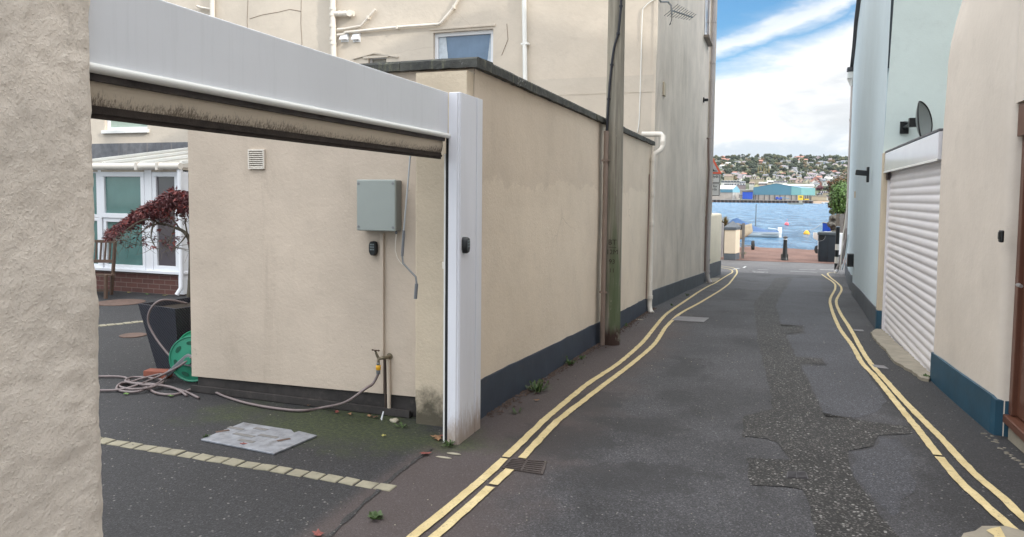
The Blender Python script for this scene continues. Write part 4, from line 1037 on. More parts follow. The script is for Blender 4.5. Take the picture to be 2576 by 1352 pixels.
for x_ in (858, 872): q = fx(x_, 37.5); o = MB().tube([V(q.x, YH-.08, q.z), V(q.x+.03, YH-.08, q.z)], .058, 14).build('collar', m_pipew, H); smooth_by_angle(o, 45)
def fw_(pts, r, nm='waste_pipe', clips=()):
    o = fpipe(pts, r, H, name=nm, off=.05, n=10)
    for x_, y_ in clips: q = fx(x_, y_); MB().cbox((q.x, YH-.045, q.z), .035, .09, .06).build('clip', m_pipew, o)
fw_([(852, 76), (868, 75), (912, 67), (935, 40), (948, 26)], .024, clips=((930, 46),)); fw_([(852, 90), (868, 88), (872, 83), (895, 81), (1020, 69), (1106, 63), (1112, 60), (1145, 20), (1170, -25)], .026, clips=((1003, 71), (1145, 20)))
fpipe([(1321, -60), (1323, 100), (1324, 190), (1325, 240)], .042, H, mat=m_trim, name='downpipe', off=.07); q = fx(1324, 113); MB().cbox((q.x, YH-.06, q.z), .14, .10, .03).build('clip', m_trim, H)
fpipe([(541, -60), (541, 60)], .05, H, name='soil_pipe', off=.08); fw_([(500, 17), (510, 21), (530, 24), (541, 26)], .022)
for x_ in (868, 898):   # extractor cowls
    q = fx(x_, 96); s_ = .075
    mb = MB(); mb.prism([V(q.x-s_, YH-.005, q.z+s_), V(q.x-s_, YH-.03, q.z+s_), V(q.x-s_, YH-.11, q.z-s_*.6), V(q.x-s_, YH-.005, q.z-s_*.6)], (2*s_, 0, 0)); mb.box(q.x-s_-.01, q.x+s_+.01, YH-.014, YH-.002, q.z-s_*1.1, q.z+s_*1.1)
    mb.build('extractor_cowl', m_white, H, bevel=.004)
# far left pilaster line, corner bead
MB().box(XC-.05, XC+.018, YH-.016, YH+.05, -.3, 9.1).build('corner_bead', m_house, H, bevel=.006)
# side wall fittings
def SX(x, y, X): return W(x, y, X=X)
sw = W(1772, 40, Y=20.6)
fo = MB().box(-1.885, -1.80, 20.3, 21.3, 2.95+.9, 3.02+.9); 
za, zb_ = W(1778, 112, Y=20.8).z, W(1778, 100, Y=20.8).z
wn = MB().box(-1.872, -1.845, 20.25, 21.35, zb_, 9.0).build('side_window', m_white, H, bevel=.004)
MB().box(-1.8445, -1.840, 20.37, 21.23, zb_+.12, 8.9).build('pane', m_glassd, wn); MB().box(-1.875, -1.74, 20.15, 21.45, zb_-.07, zb_-.002).build('sill', M('brown_sill', (.22, .18, .15), .7), wn)
q = W(1670, 225, X=-1.975); MB().cbox((-1.965, q.y, q.z), .03, .22, .24).build('vent', m_jamb, H, bevel=.004)
bl = thing('wall_light', 'small black lamp high on the weathered side wall beside the tall downpipe', 'lamp', (-1.86, W(1777, 252, X=-1.80).y, 4))
q = W(1776, 252, X=-1.80); MB().cbox((-1.80, q.y, q.z), .12, .06, .07).build('lamp_body', m_dark, bl, bevel=.01); MB().cbox((-1.855, q.y, q.z), .03, .11, .13).build('base_plate', m_dark, bl, bevel=.006)
# tall downpipe at the far corner of the side wall + brown cable pipe
def vpipe(name, label, pts, r, mat, clips=(), cat='downpipe', n=12, cm=None, parent=None):
    t0 = thing(name, label, cat, (pts[-1][0], pts[-1][1], pts[-1][2])) if label else parent
    smooth_by_angle(MB().tube(pts, r, n).build('pipe', mat, t0), 50)
    for c_ in clips: MB().lathe((c_[0], c_[1], c_[2]-.03), [(r*1.22, 0), (r*1.22, .06)], n).build('pipe_joint', cm or mat, t0)
    return t0
yD = 22.0; XD = -1.80
a = W(1780, 660, Y=yD); XD = a.x
zz = lambda x, y: W(x, y, Y=yD)
vpipe('downpipe', 'tall dusty lilac downpipe at the far corner of the weathered side wall', [V(XD, yD, 9), V(XD, yD, 3), V(XD, yD, zz(1780, 690).z), V(XD+.03, yD-.02, zz(1780, 702).z), V(XD+.10, yD-.06, zz(1783, 712).z)], .062, m_pipeg,
      [(XD, yD, zz(1790, y).z) for y in (55, 158, 315, 345, 465, 505, 655, 683)])
vpipe('cable_pipe', 'thin brown pipe with hooked top beside the tall downpipe', [V(XD-.06, yD-.45, zz(1776, 352).z), V(XD-.02, yD-.5, zz(1776, 352).z), V(XD-.02, yD-.55, zz(1776, 372).z), V(XD+.0, yD-.35, zz(1776, 430).z), V(XD-.04, yD-.4, zz(1776, 560).z), V(XD-.04, yD-.4, zz(1776, 680).z)], .026, m_pipeb, cat='pipe')
# white rainwater pipe at the far end of the outbuilding
yd = 12.32; xd = -1.90
zz = lambda x, y: W(x, y, Y=yd)
pts = [V(-2.12, yd+.1, zz(1610, 337).z), V(-1.80, yd+.1, zz(1645, 337).z), V(-1.765, yd+.08, zz(1652, 343).z), V(-1.762, yd+.04, zz(1652, 368).z), V(-1.79, yd, zz(1650, 378).z), V(xd+.02, yd-.05, zz(1635, 388).z), V(xd, yd-.08, zz(1632, 402).z), V(xd, yd-.10, zz(1628, 600).z), V(xd, yd-.12, zz(1624, 765).z), V(xd+.02, yd-.16, zz(1624, 777).z), V(xd+.06, yd-.22, zz(1626, 783).z)]
vpipe('rainwater_pipe', 'white painted rainwater pipe with swan neck at the far end of the cream outbuilding', pts, .043, m_pipew, [(-1.762, yd+.05, zz(1652, 360).z), (xd, yd-.08, zz(1631, 402).z), (xd, yd-.1, zz(1628, 488).z), (xd, yd-.11, zz(1626, 562).z), (xd, yd-.12, zz(1624, 745).z)])
vpipe('cable_pipe', 'thin brown pipe clipped beside the white rainwater pipe', [V(-1.93, yd-.20, zz(1618, 440).z), V(-1.93, yd-.22, zz(1614, 560).z), V(-1.93, yd-.28, zz(1612, 745).z)], .011, m_pipeb, cat='pipe')
# aerial with its cable
ya = 13.4
ae = thing('tv_aerial', 'rooftop style television aerial on a bracket at the house corner', 'aerial', W(1688, 40, Y=ya))
A_ = lambda x, y, Y=ya: W(x, y, Y=Y)
MB().tube([A_(1655, -10, 12.9), A_(1662, 5, 13.0), A_(1680, 5), A_(1688, 14), A_(1690, 36)], .016, 8).build('bracket', m_dsteel, ae)
MB().tube([A_(1688, 26), A_(1742, 44, 14.2)], .014, 6).build('boom', m_dsteel, ae)
for i in range(10):
    u = i/9; c_ = A_(1688, 26).lerp(A_(1742, 44, 14.2), u); dv = V(.12, -.10, .06)*(1.1-.5*u); MB().tube([c_-dv, c_+dv], .006, 5).build('element', m_dsteel, ae)
MB().tube([A_(1690, 36), A_(1690, 50), A_(1686, 60), A_(1683, 64), A_(1688, 60)], .006, 5).build('cable_loop', m_cable, ae)
pts = [A_(1655, -4, YH-.02), A_(1638, 4, YH-.02), A_(1622, 18, YH-.02), A_(1616, 40, YH-.02), A_(1612, 180, YH-.02), A_(1608, 300, YH-.02), A_(1603, 335, YH-.02)]
tag(MB().tube(smoothpath(pts, 4), .009, 6).build('aerial_cable', m_trim, None, smooth=True), 'thin pale aerial cable hanging down the cream house facade near its corner', 'cable')
# ---------------------------------------------------------------- conservatory
cs = thing('conservatory', 'white framed conservatory on a low brick wall against the cream house', 'conservatory', (-11, 11, 0))
YC = G(360, 737).y; 
def cx(x, y, Y=YC): return W(x, y, Y=Y)
xe = cx(466, 700).x; xw = cx(150, 700).x
m, t = newmat('conservatory_brickwork'); v = t.n('ShaderNodeNewGeometry').outputs['Position']
mp = t.n('ShaderNodeMapping'); t.put(mp.inputs[0], v); mp.inputs['Rotation'].default_value = (radians(90), 0, 0)
br = t.n('ShaderNodeTexBrick', i_Scale=1., i_Color1=(.13, .052, .042, 1), i_Color2=(.085, .038, .034, 1), i_Mortar=(.20, .16, .14, 1)); t.put(br.inputs[0], mp.outputs[0])
br.inputs['Brick Width'].default_value = .225; br.inputs['Row Height'].default_value = .075; br.inputs['Mortar Size'].default_value = .006
finish(t, t.mix(.35, br.outputs[0], t.mix(t.noise(v, 14, 5, .6), (.06, .03, .03), (.19, .09, .07))), .85, t.noise(v, 60, 4, .6), .4)
zs = cx(400, 683).z
MB().box(xw, xe-.02, YC, YH, -.1, zs-.03).build('brick_wall', m, cs)
MB().box(xw, xe+.02, YC-.07, YC+.12, zs-.03, zs+.015).build('sill', m_white, cs, bevel=.006)
zg = cx(400, 428).z; zb2 = zs+.015
# frames: bays
def bay(x0, x1, z0, z1, fr, glass, nm='window', proud=0.):
    mb = MB(); Y = YC+.02-proud
    mb.box(x0, x1, Y-.03, Y+.05, z1-fr, z1).box(x0, x1, Y-.03, Y+.05, z0, z0+fr).box(x0, x0+fr, Y-.029, Y+.049, z0+fr, z1-fr).box(x1-fr, x1, Y-.029, Y+.049, z0+fr, z1-fr)
    f = mb.build(nm, m_white, cs, bevel=.005); MB().box(x0+fr, x1-fr, Y+.004, Y+.012, z0+fr, z1-fr).build('pane', glass, f); return f
xa, xb, xc2, xd2 = cx(252, 600).x, cx(262, 600).x, cx(366, 600).x, cx(386, 600).x
ztr = cx(300, 545).z
bay(xw, xa, zb2, ztr-.03, .05, m_glassg); bay(xw, xa, ztr-.025, zg, .05, m_glassg)
bay(xb, xc2, zb2, ztr-.03, .06, m_glassg); bay(xb-.02, xc2+.02, ztr-.025, zg-.03, .075, m_glassg, proud=.02)
bay(xd2, xe-.10, zb2, zg-.03, .075, m_glassd)
MB().box(xc2+.02, xd2, YC-.02, YC+.08, zb2, zg).build('mullion', m_white, cs, bevel=.004)
MB().box(xa, xb-.02, YC-.02, YC+.08, zb2, zg).build('mullion', m_white, cs, bevel=.004)
MB().box(xe-.10, xe, YC-.04, YC+.10, zb2-.5 if False else .02, zg).build('corner_post', m_white, cs, bevel=.004)
MB().box(xw, xe, YC-.015, YC+.10, zg-.028, zg+.04).build('head_rail', M('beige_fascia', (.42, .37, .31), .5), cs)
MB().box(xe-.05, xe-.002, YC+.1, YH-.01, zb2, zg).build('end_window', m_glassd, cs)
# things seen inside: curtain and back wall
mI = M('conservatory_inside', (.26, .31, .29), .9, .2, 1.2); MB().box(xw, xe-.1, YC+2.2, YC+2.25, 0, zg).build('inner_wall', mI, cs)
MB().box(cx(402, 600).x, cx(450, 600).x, YC+.3, YC+.32, cx(400, 672).z, cx(400, 600).z).build('chair_back', m_brown, cs)
# roof glazing bars and gutter
zr0 = cx(360, 415).z; zr1 = W(360, 372, Y=YH).z
def RP(x, u): return V(x, YC-.05+(YH-YC+.02)*u, zr0+(zr1-zr0)*u)
mb = MB().add([RP(xw, 0), RP(xe+.03, 0), RP(xe+.03, 1), RP(xw, 1)], [(0, 1, 2, 3)]); mb.build('roof', m_polyc, cs)
x = xe
while x > xw:
    MB().bar(RP(x, 0)+V(0, 0, .03), RP(x-.25, 1)+V(0, 0, .03), .045, .04).build('glazing_bar', m_trim, cs); x -= .78
smooth_by_angle(MB().tube([V(xw, YC-.12, zr0-.03), V(xe+.06, YC-.12, zr0-.03)], .052, 12).build('gutter', m_pipew, cs), 40)
for x_ in (363, 415): q = cx(x_, 415); MB().cbox((q.x, YC-.12, zr0-.03), .05, .12, .125).build('gutter_joint', m_pipew, cs, bevel=.01)
zf0, zf1 = fx(420, 372).z, fx(420, 359).z
MB().box(-17, xe+.6, YH-.03, YH-.002, zf0-.28, zf1).build('flashing', m_lead, cs)
smooth_by_angle(MB().tube([V(xe+.02, YC-.10, zr0-.05), V(xe+.02, YC-.10, .15), V(xe-.02, YC-.16, .03)], .034, 10).build('downpipe', m_white, cs), 50)
# ================================================================ UTILITY POLE
pb = G(1536, 866)
po = thing('utility_pole', 'weathered wooden utility pole with green algae, carved marks and a black cable', 'utility pole', (pb.x, pb.y, pb.z))
pts = [V(pb.x, pb.y, pb.z-.1+i*.45) for i in range(21)]
mb = MB().tube(pts, [.113-.0016*i for i in range(21)], 20); o = mb.build('pole', m_pole, po, origin=V(pb.x, pb.y, pb.z)); smooth_by_angle(o, 60)
# conduit on the pole
a = W(1524, 330, Y=pb.y-.115); b = W(1521, 868, Y=pb.y-.115)
cxp = pb.x-.075
smooth_by_angle(MB().tube([V(cxp, pb.y-.115, pb.z-.02), V(cxp, pb.y-.115, pb.z+.15), V(cxp+.003, pb.y-.108, a.z)], .030, 12).build('conduit', m_conduit, po), 60)
MB().box(cxp-.045, cxp+.045, pb.y-.148, pb.y-.06, pb.z+.62, pb.z+.64).build('saddle', m_conduit, po); MB().box(cxp-.045, cxp+.045, pb.y-.148, pb.y-.06, a.z-.35, a.z-.33).build('saddle', m_conduit, po)
cc_ = lambda x, y: (lambda q: V(q.x, pb.y-.108, q.z))(W(x, y, Y=pb.y-.108))
pts = [V(cxp, pb.y-.112, a.z-.05), cc_(1527, 320), cc_(1531, 250), cc_(1537, 180), cc_(1545, 120), cc_(1555, 85), cc_(1560, 40), cc_(1563, 0), cc_(1562, -60)]
smooth_by_angle(MB().tube(smoothpath(pts, 4), .0145, 8).build('cable', m_cable, po), 60)
for y_ in (250, 160, 85, 20):
    q = min(smoothpath(pts, 8), key=lambda p: abs(p.z-cc_(1540, y_).z)); MB().lathe((q.x, q.y, q.z-.012), [(.022, 0), (.022, .024)], 8).build('cable_clip', m_cable, po)
m_carve = M('carved_groove', (.045, .040, .030), .9)
def carve(s, y, sz):
    q = W(1543, y, Y=pb.y-.112); text(s, sz, m_carve, po, (pb.x+.022, pb.y-.1125, q.z), (1, .16, 0), (0, 0, 1), 'carving', .0015, 'CENTER')
carve('BT', 616, .085); carve('12M', 640, .078); carve('93', 664, .075); carve('11', 686, .070)
MB().box(pb.x-.02, pb.x+.07, pb.y-.115, pb.y-.106, W(1540, 619, Y=pb.y).z-.012, W(1540, 619, Y=pb.y).z-.007).build('carving', m_carve, po)
# ================================================================ RIGHT SIDE OF THE LANE
# stone coloured house
T1 = thing('corner_house', 'stone coloured rendered house wall with teal painted foot at the right edge of the lane', 'house', (3, 5.5, 0))
XT = 1.47; Ye = 7.95
edge = [(1.475, -.2), (1.467, .08), (1.462, 1.0), (1.459, 1.8), (1.463, 2.3), (1.469, 2.56), (1.474, 2.9), (1.490, 3.06), (1.522, 3.24), (1.571, 3.45), (1.60, 4.2), (1.62, 6), (1.64, 9.5)]
near = [(1.50, z) if z < 2.5 else (1.50+.01*(z-2.5), z) for x, z in edge]
mb = MB(); NYt = 26
def tan_x(u, k):
    return edge[k][0]*(1-u)+near[k][0]*u
rows = []
zl = []
for k in range(len(edge)-1):
    n_ = max(1, int((edge[k+1][1]-edge[k][1])/.15)); zl += [(k, i/n_) for i in range(n_)]
zl.append((len(edge)-2, 1))
for k, f_ in zl:
    z = edge[k][1]*(1-f_)+edge[k+1][1]*f_; row = []
    for i in range(NYt+1):
        u = i/NYt; y = Ye-(Ye-5.99)*u; x = tan_x(u, k)*(1-f_)+tan_x(u, k+1)*f_
        x += .010*mn.noise(V(y*1.3, z*1.1, 5))
        if i == 0: x += .012
        row.append(V(x, y, z))
    row += [V(row[-1].x+.012, 5.945, z), V(row[-1].x+.045, 5.92, z), V(row[-1].x+.13, 5.915, z)]
    row = [V(row[0].x+1.5, Ye, z)]+row
    rows.append(row)
n_ = len(rows[0])
for r_ in rows: mb.v += r_
for j in range(len(rows)-1):
    for i in range(n_-1): mb.f.append([j*n_+i, j*n_+i+1, (j+1)*n_+i+1, (j+1)*n_+i])
o = mb.build('wall', m_tan, T1, smooth=False); smooth_by_angle(o, 40)
zd = 2.16
MB().box(1.52, 6, .5, 5.915, 2.26, 9.5).build('wall_over_door', m_tan, T1)
MB().box(1.50, 6, 2.9, 4.6, -.1, 9.5).build('near_wall', m_tan, T1)
MB().box(3.0, 16, 7.75, 7.93, -.4, 9.5).build('shade_back_wall', m_tan, T1)  # wall and roof lengthened out of view to block sun through the garage gap
MB().add([(1.45, 2.7, 9.4), (16.4, 2.7, 9.4), (16.4, 8.1, 9.4), (1.45, 8.1, 9.4), (8.9, 2.7, 11.6), (8.9, 8.1, 11.6)], [(0, 3, 5, 4), (1, 4, 5, 2), (0, 4, 1), (3, 2, 5), (0, 1, 2, 3)]).build('roof', m_slate, T1)
mb = MB(); pts = [(1.462, 7.955), (1.462, 7.4), (1.468, 6.9), (1.478, 6.4), (1.488, 5.99), (1.503, 5.93), (1.66, 5.90)]
for x, y in pts: z0 = gz(x, y); h_ = .27 if y > 5.95 else .25; h_ += .03*(7.95-y)/2*0; mb.v += [V(x-.006, y, z0-.08), V(x-.006, y, z0+h_), V(x+.03, y, z0+h_+.004)]
for j in range(len(pts)-1):
    for k in range(2): a = 3*j+k; mb.f.append([a, a+3, a+4, a+1])
mb.add([(1.456, 7.956, -.3), (1.456, 7.956, .12), (1.8, 7.956, .12), (1.8, 7.956, -.3)], [(0, 1, 2, 3)])
o = mb.build('plinth', m_teal, T1)
# door
dr = MB().box(1.60, 1.66, 4.6, 5.86, .14, 2.20).build('door', m_brown, T1)
for z0, z1 in ((.25, .95), (1.1, 2.05)):
    MB().box(1.588, 1.5995, 4.8, 5.74, z0, z1).build('panel', m_brown, dr, bevel=.01)
MB().tube([V(1.56, 5.78, 1.04), V(1.545, 5.76, 1.04), V(1.545, 5.68, 1.04)], .012, 8).build('handle', m_steel, dr)
MB().box(1.57, 1.67, 5.84, 5.912, .13, 2.26).build('door_frame', m_brown, T1, bevel=.005)
a = W(2563, 262, Y=5.90); MB().box(a.x, 1.72, 5.72, 5.905, a.z-.22, a.z).build('door_hood', m_brown, T1, bevel=.004)
a = W(2515, 1098, Y=5.9); MB().box(1.535, 1.75, 4.5, 5.90, .07, .125).build('doorstep', m_brown, T1, bevel=.006)
MB().box(1.56, 1.8, 4.5, 5.86, -.1, .069).build('step_base', m_conc, T1, bevel=.01)
a = W(2524, 595, X=1.475)
bell = thing('door_bell', 'small black round cornered bell push on the stone coloured wall beside the brown door', 'bell', a)
MB().cbox((a.x-.012, a.y, a.z), .024, .060, .085).build('body', m_dark, bell, bevel=.01); MB().cbox((a.x-.0265, a.y, a.z+.004), .006, .036, .05).build('cover', m_gplas if False else m_dark, bell, bevel=.003)
NB = thing('unseen_shade_house', 'added unseen rendered house behind the viewer that shades the lane', 'house', (13, -6, 0))  # unseen house, added to keep direct sun out of the lane
MB().box(9.5, 17, -18, 2.6, -.1, 8.6).build('wall', m_tan, NB)
MB().add([(9.2, -18.3, 8.5), (17.3, -18.3, 8.5), (17.3, 2.8, 8.5), (9.2, 2.8, 8.5), (13.2, -18.3, 11), (13.2, 2.8, 11)], [(0, 3, 5, 4), (1, 4, 5, 2), (0, 4, 1), (3, 2, 5), (0, 1, 2, 3)]).build('roof', m_slate, NB)
# ---- roller garage: low flat roofed box between the houses
ga = thing('roller_garage', 'white slatted roller garage door with shiny fascia set between two houses', 'garage', (2.5, 9.8, -.2))
XG = 1.50; Y0g, Y1g = 7.97, 11.62
zt0 = 2.005; 
mb = MB(); zb_ = lambda y: gz(1.5, y)+.015
ns = 25; za_ = -.30; zt_ = 2.03; nn = 8
hh = (zt_-za_)/ns
prof = []
for i in range(ns):
    for k in range(nn):
        u = k/nn; prof.append((XG+.022-.011*(sin(pi*min(1, u/.86)) if u < .86 else 0)**.7, za_+(i+u)*hh))
prof.append((XG+.022, zt_))
mb.v = []
for x, z in prof: mb.v += [V(x, Y0g, z), V(x, Y1g-.05, z)]
for i in range(len(prof)-1): mb.f.append([2*i, 2*i+1, 2*i+3, 2*i+2])
o = mb.build('roller_door', m_roll, ga); smooth_by_angle(o, 50)
mb = MB().box(XG-.012, XG+.05, Y1g-.06, Y1g, -.3, 2.03); mb.build('guide_rail', m_roll, ga, bevel=.003)
mb = MB().box(XG-.012, XG+.05, Y0g-.01, Y0g+.06, -.25, 2.0); mb.build('guide_rail', m_roll, ga, bevel=.003)
m_fas2 = M('glossy_white_fascia', (.62, .62, .66), .10, .04, 2, .01, 10)
mb = MB(); mb.prism([(1.44, Y0g-.0, 1.985), (1.44, Y0g, 2.245), (1.50, Y0g, 2.255), (1.75, Y0g, 2.255), (1.75, Y0g, 1.985)], (0, Y1g-Y0g-.02, 0))
mb.build('fascia', m_fas2, ga, bevel=.004)
MB().box(1.434, 1.4395, Y0g, Y1g-.02, 1.972, 1.995).build('fascia_trim', m_trim, ga)
MB().box(1.442, 1.80, Y0g, Y1g, 2.256, 2.275).build('flat_roof', m_lead, ga)
mb = MB().prism([V(*W(x, y, X=XG-.03)) for x, y in ((2222, 418), (2234, 432), (2232, 452), (2221, 455))], (.03, 0, 0)); mb.build('torn_seal', M('dark_seal', (.06, .045, .045), .8), ga)
# threshold
poly = densify([P(*q) for q in ((2190, 841), (2205, 832), (2219, 833), (2342, 946), (2336, 962), (2318, 958), (2285, 935), (2250, 915), (2232, 890), (2205, 862))], .08, .012)
mb = MB(); mb.prism([V(x, y, 0) for x, y in poly], (0, 0, .01)); 
for q in mb.v: q.z = gz(q.x, q.y)+(.028 if q.z > 0 else -.01)
o = mb.build('garage_threshold', m_conc, None); tag(o, 'cracked worn concrete strip at the foot of the roller garage door', 'threshold')
# ---- aqua gable and pale blue house
BL = thing('pale_blue_house', 'tall pale blue rendered house beyond the roller garage with grey painted foot', 'house', (4, 15, 0))
Yg = 11.75
mb = MB(); x_b, x_t = 1.435, 1.50
mb.add([(x_b, Yg, 2.2), (7, Yg, 2.2), (7, Yg, 9.3), (x_t+.16, Yg, 9.3), (x_t, Yg, 4.6)], [(0, 1, 2, 3, 4)])
o = mb.build('gable_wall', m_green, BL); o['label'] = 'aqua rendered gable wall above the garage'
pl_ = [(1.435, 11.755), (1.47, 12.6), (1.56, 14.2), (1.67, 16.2), (1.76, 18), (1.835, 19.6), (1.98, 19.64)]
mb = MB()
for x, y in pl_:
    for k in range(9):
        z0 = gz(x, y)+.30; z = z0+(9.3-z0)*k/8; mb.v.append(V(x+.010*max(0, z-2), y, z))
for j in range(len(pl_)-1):
    for k in range(8): a = j*9+k; mb.f.append([a, a+9, a+10, a+1])
mb.build('wall', m_blue, BL)
MB().add([(1.2, 11.6, 9.2), (7, 11.6, 9.2), (7, 19.8, 9.2), (1.4, 19.8, 9.2), (4, 11.6, 11), (4, 19.8, 11)], [(0, 3, 5, 4), (1, 4, 5, 2), (0, 4, 1), (3, 2, 5), (0, 1, 2, 3)]).build('roof', m_slate, BL)
mb = MB()
for x, y in pl_: z0 = gz(x, y); mb.v += [V(x-.014, y, z0-.1), V(x-.014, y, z0+.31), V(x+.02, y, z0+.315)]
for j in range(len(pl_)-1):
    for k in range(2): a = 3*j+k; mb.f.append([a, a+3, a+4, a+1])
mb.build('plinth', m_greypl, BL)
z0 = gz(1.5, 11.7)
MB().box(1.425, 1.62, 11.625, 11.748, z0+.285, 2.26).build('jamb', m_jamb, BL, bevel=.012)
MB().box(1.419, 1.60, 11.618, 11.76, z0-.05, z0+.284).build('jamb_foot', m_teal, BL, bevel=.01)
# satellite dish on the gable
dc = W(2318, 305, Y=11.25)
di = thing('satellite_dish', 'grey satellite dish on a black bracket on the aqua gable above the garage', 'satellite dish', dc)
nrm = V(.83, -.56, .12).normalized(); a_ = nrm.cross(V(0, 0, 1)).normalized(); b_ = a_.cross(nrm)
mb = MB(); NR, NA = 6, 28; D0 = dc
for s_ in (0, 1):
    for i in range(NR+1):
        for k in range(NA):
            r_ = i/NR; an = 2*pi*k/NA; mb.v.append(D0+a_*cos(an)*r_*(.30 if cos(an)*a_.dot(rr) > 0 else .09)+b_*sin(an)*r_*.265+nrm*(.06*(r_*r_-1)-s_*.008))
for s_ in (0, 1):
    o_ = s_*(NR+1)*NA
    for i in range(NR):
        for k in range(NA): mb.f.append([o_+i*NA+k, o_+i*NA+(k+1) % NA, o_+(i+1)*NA+(k+1) % NA, o_+(i+1)*NA+k])
for k in range(NA): mb.f.append([NR*NA+k, NR*NA+(k+1) % NA, (2*NR+1)*NA+(k+1) % NA, (2*NR+1)*NA+k])
smooth_by_angle(mb.build('dish', m_dish, di), 50)
smooth_by_angle(MB().tube([D0+a_*cos(b)*(.30 if cos(b)*a_.dot(rr) > 0 else .09)+b_*sin(b)*.265 for b in [2*pi*k/40 for k in range(41)]], .010, 6).build('rim', m_dark, di), 60)
bk = D0-nrm*.10
mb = MB().tube([D0-nrm*.08, bk-nrm*.05, V(bk.x-.04, bk.y+.12, bk.z-.02), V(bk.x-.05, Yg-.02, bk.z-.03)], .022, 8); mb.cbox((bk.x-.05, Yg-.015, bk.z-.03), .11, .03, .17); mb.cbox(D0-nrm*.11, .10, .10, .12)
mb.tube([V(bk.x-.05, Yg-.02, bk.z+.05), D0-nrm*.12], .012, 6); mb.build('bracket', m_dark, di)
lo = D0-b_*.26; MB().tube([lo-nrm*.02, lo+nrm*.30+V(0, 0, .06)], .010, 6).build('arm', m_dark, di); MB().tube([lo+nrm*.28+V(0, 0, .06), lo+nrm*.34+V(0, 0, .09)], .028, 10).build('receiver', m_dark, di)
# black wall lamp, meter box
a = W(2188, 440, X=1.50); ll = thing('wall_lamp', 'black down lighter mounted on the pale blue house wall', 'lamp', a)
MB().cbox((a.x-.03, a.y, a.z), .04, .09, .26).build('back_plate', m_dark, ll, bevel=.01); MB().cbox((a.x-.12, a.y, a.z+.03), .20, .09, .09, Matrix.Rotation(radians(6), 3, 'Y')).build('hood', m_dark, ll, bevel=.01)
a = W(2140, 656, Y=19.3); mt = thing('meter_box', 'small black square meter box low on the corner of the pale blue house', 'meter box', a)
MB().cbox((a.x+.02, 19.45, a.z), .17, .24, .31).build('box', m_dark, mt, bevel=.01); MB().cbox((a.x+.02, 19.32, a.z), .15, .012, .29).build('lid', M('dark_grey_plastic', (.02, .021, .024), .5), mt, bevel=.004)
# far blue house
FH = thing('end_house', 'light blue house at the end of the lane with steep dark roof verge', 'house', (5, 24, 0))
pl_ = [(1.96, 19.66), (2.0, 21.8), (2.13, 24), (2.27, 26), (2.39, 28.0)]
tops = [7.6, 7.0, 6.75, 6.4, 6.02]
mb = MB()
for (x, y), tz in zip(pl_, tops):
    z0 = gz(x, y)+.4; mb.v += [V(x, y, z0), V(x, y, tz)]
for j in range(4): mb.f.append([2*j, 2*j+2, 2*j+3, 2*j+1])
mb.add([(2.39, 28, -1.2), (2.39, 28, 6.02), (6, 28, 6.02), (6, 28, -1.2)], [(0, 1, 2, 3)]).add([(6, 28, -1.2), (6, 28, 6), (6, 19.7, 6), (6, 19.7, -1.2)], [(0, 1, 2, 3)])
mb.build('wall', m_blue, FH)
mb = MB()
for (x, y), tz in zip(pl_, tops): mb.v += [V(x-.10, y, tz), V(x-.10, y, tz+.12), V(x+1.5, y, tz+.9), V(x+1.5, y, tz)]
for j in range(4):
    for k in range(4): a = 4*j+k; b = 4*j+(k+1) % 4; mb.f.append([a, a+4, b+4, b])
mb.f += [[0, 1, 2, 3], [16, 17, 18, 19]]; mb.build('roof', m_slate, FH)
mb = MB()
for x, y in pl_: z0 = gz(x, y); mb.v += [V(x-.02, y, z0-.1), V(x-.02, y, z0+.42), V(x+.02, y, z0+.425)]
for j in range(4):
    for k in range(2): a = 3*j+k; mb.f.append([a, a+3, a+4, a+1])
mb.build('plinth', m_greypl, FH)
q = W(2158, 490, Y=20.5); MB().cbox((1.94, 20.6, q.z), .06, .35, .16).build('vent_cover', m_jamb, FH)
# hopper + bent downpipe
Yp = 27.6
zz = lambda x, y, Y=Yp: W(x, y, Y=Y)
hp_ = thing('downpipe', 'lilac grey downpipe with white hopper head on the light blue end house', 'downpipe', (2.2, Yp, -.9))
a = zz(2142, 192); 
mb = MB().cbox((a.x+.02, Yp, a.z+.02), .30, .30, .22); mb.lathe((a.x+.02, Yp, a.z-.34), [(.06, 0), (.15, .22), (.17, .25)], 4); mb.build('hopper', m_trim, hp_, bevel=.01)
MB().cbox((a.x+.03, Yp, a.z+.22), .34, .34, .12).build('hopper_cover', m_slate, hp_)
pp = [zz(2147, 215), zz(2143, 300), zz(2136, 420), zz(2130, 520), zz(2128, 580)]; px_ = a.x+.05
smooth_by_angle(MB().tube([V(px_, Yp, p.z) for p in pp], .062, 10).build('pipe', m_pipeg, hp_), 50)
b0 = pp[-1]; smooth_by_angle(MB().tube([V(px_, Yp, b0.z+.1), V(px_-.02, Yp-.05, b0.z-.3), zz(2112, 665), zz(2106, 678)], .058, 10).build('lower_pipe', m_pipeb if False else M('stained_pipe', (.24, .21, .20), .5), hp_), 50)
MB().tube([zz(2112, 672), zz(2103, 684)], .05, 8).build('shoe', m_white, hp_)
for y_ in (305, 420, 520): p = zz(2136, y_); MB().lathe((px_, Yp, p.z), [(.075, 0), (.075, .07)], 10).build('pipe_joint', m_pipeg, hp_)
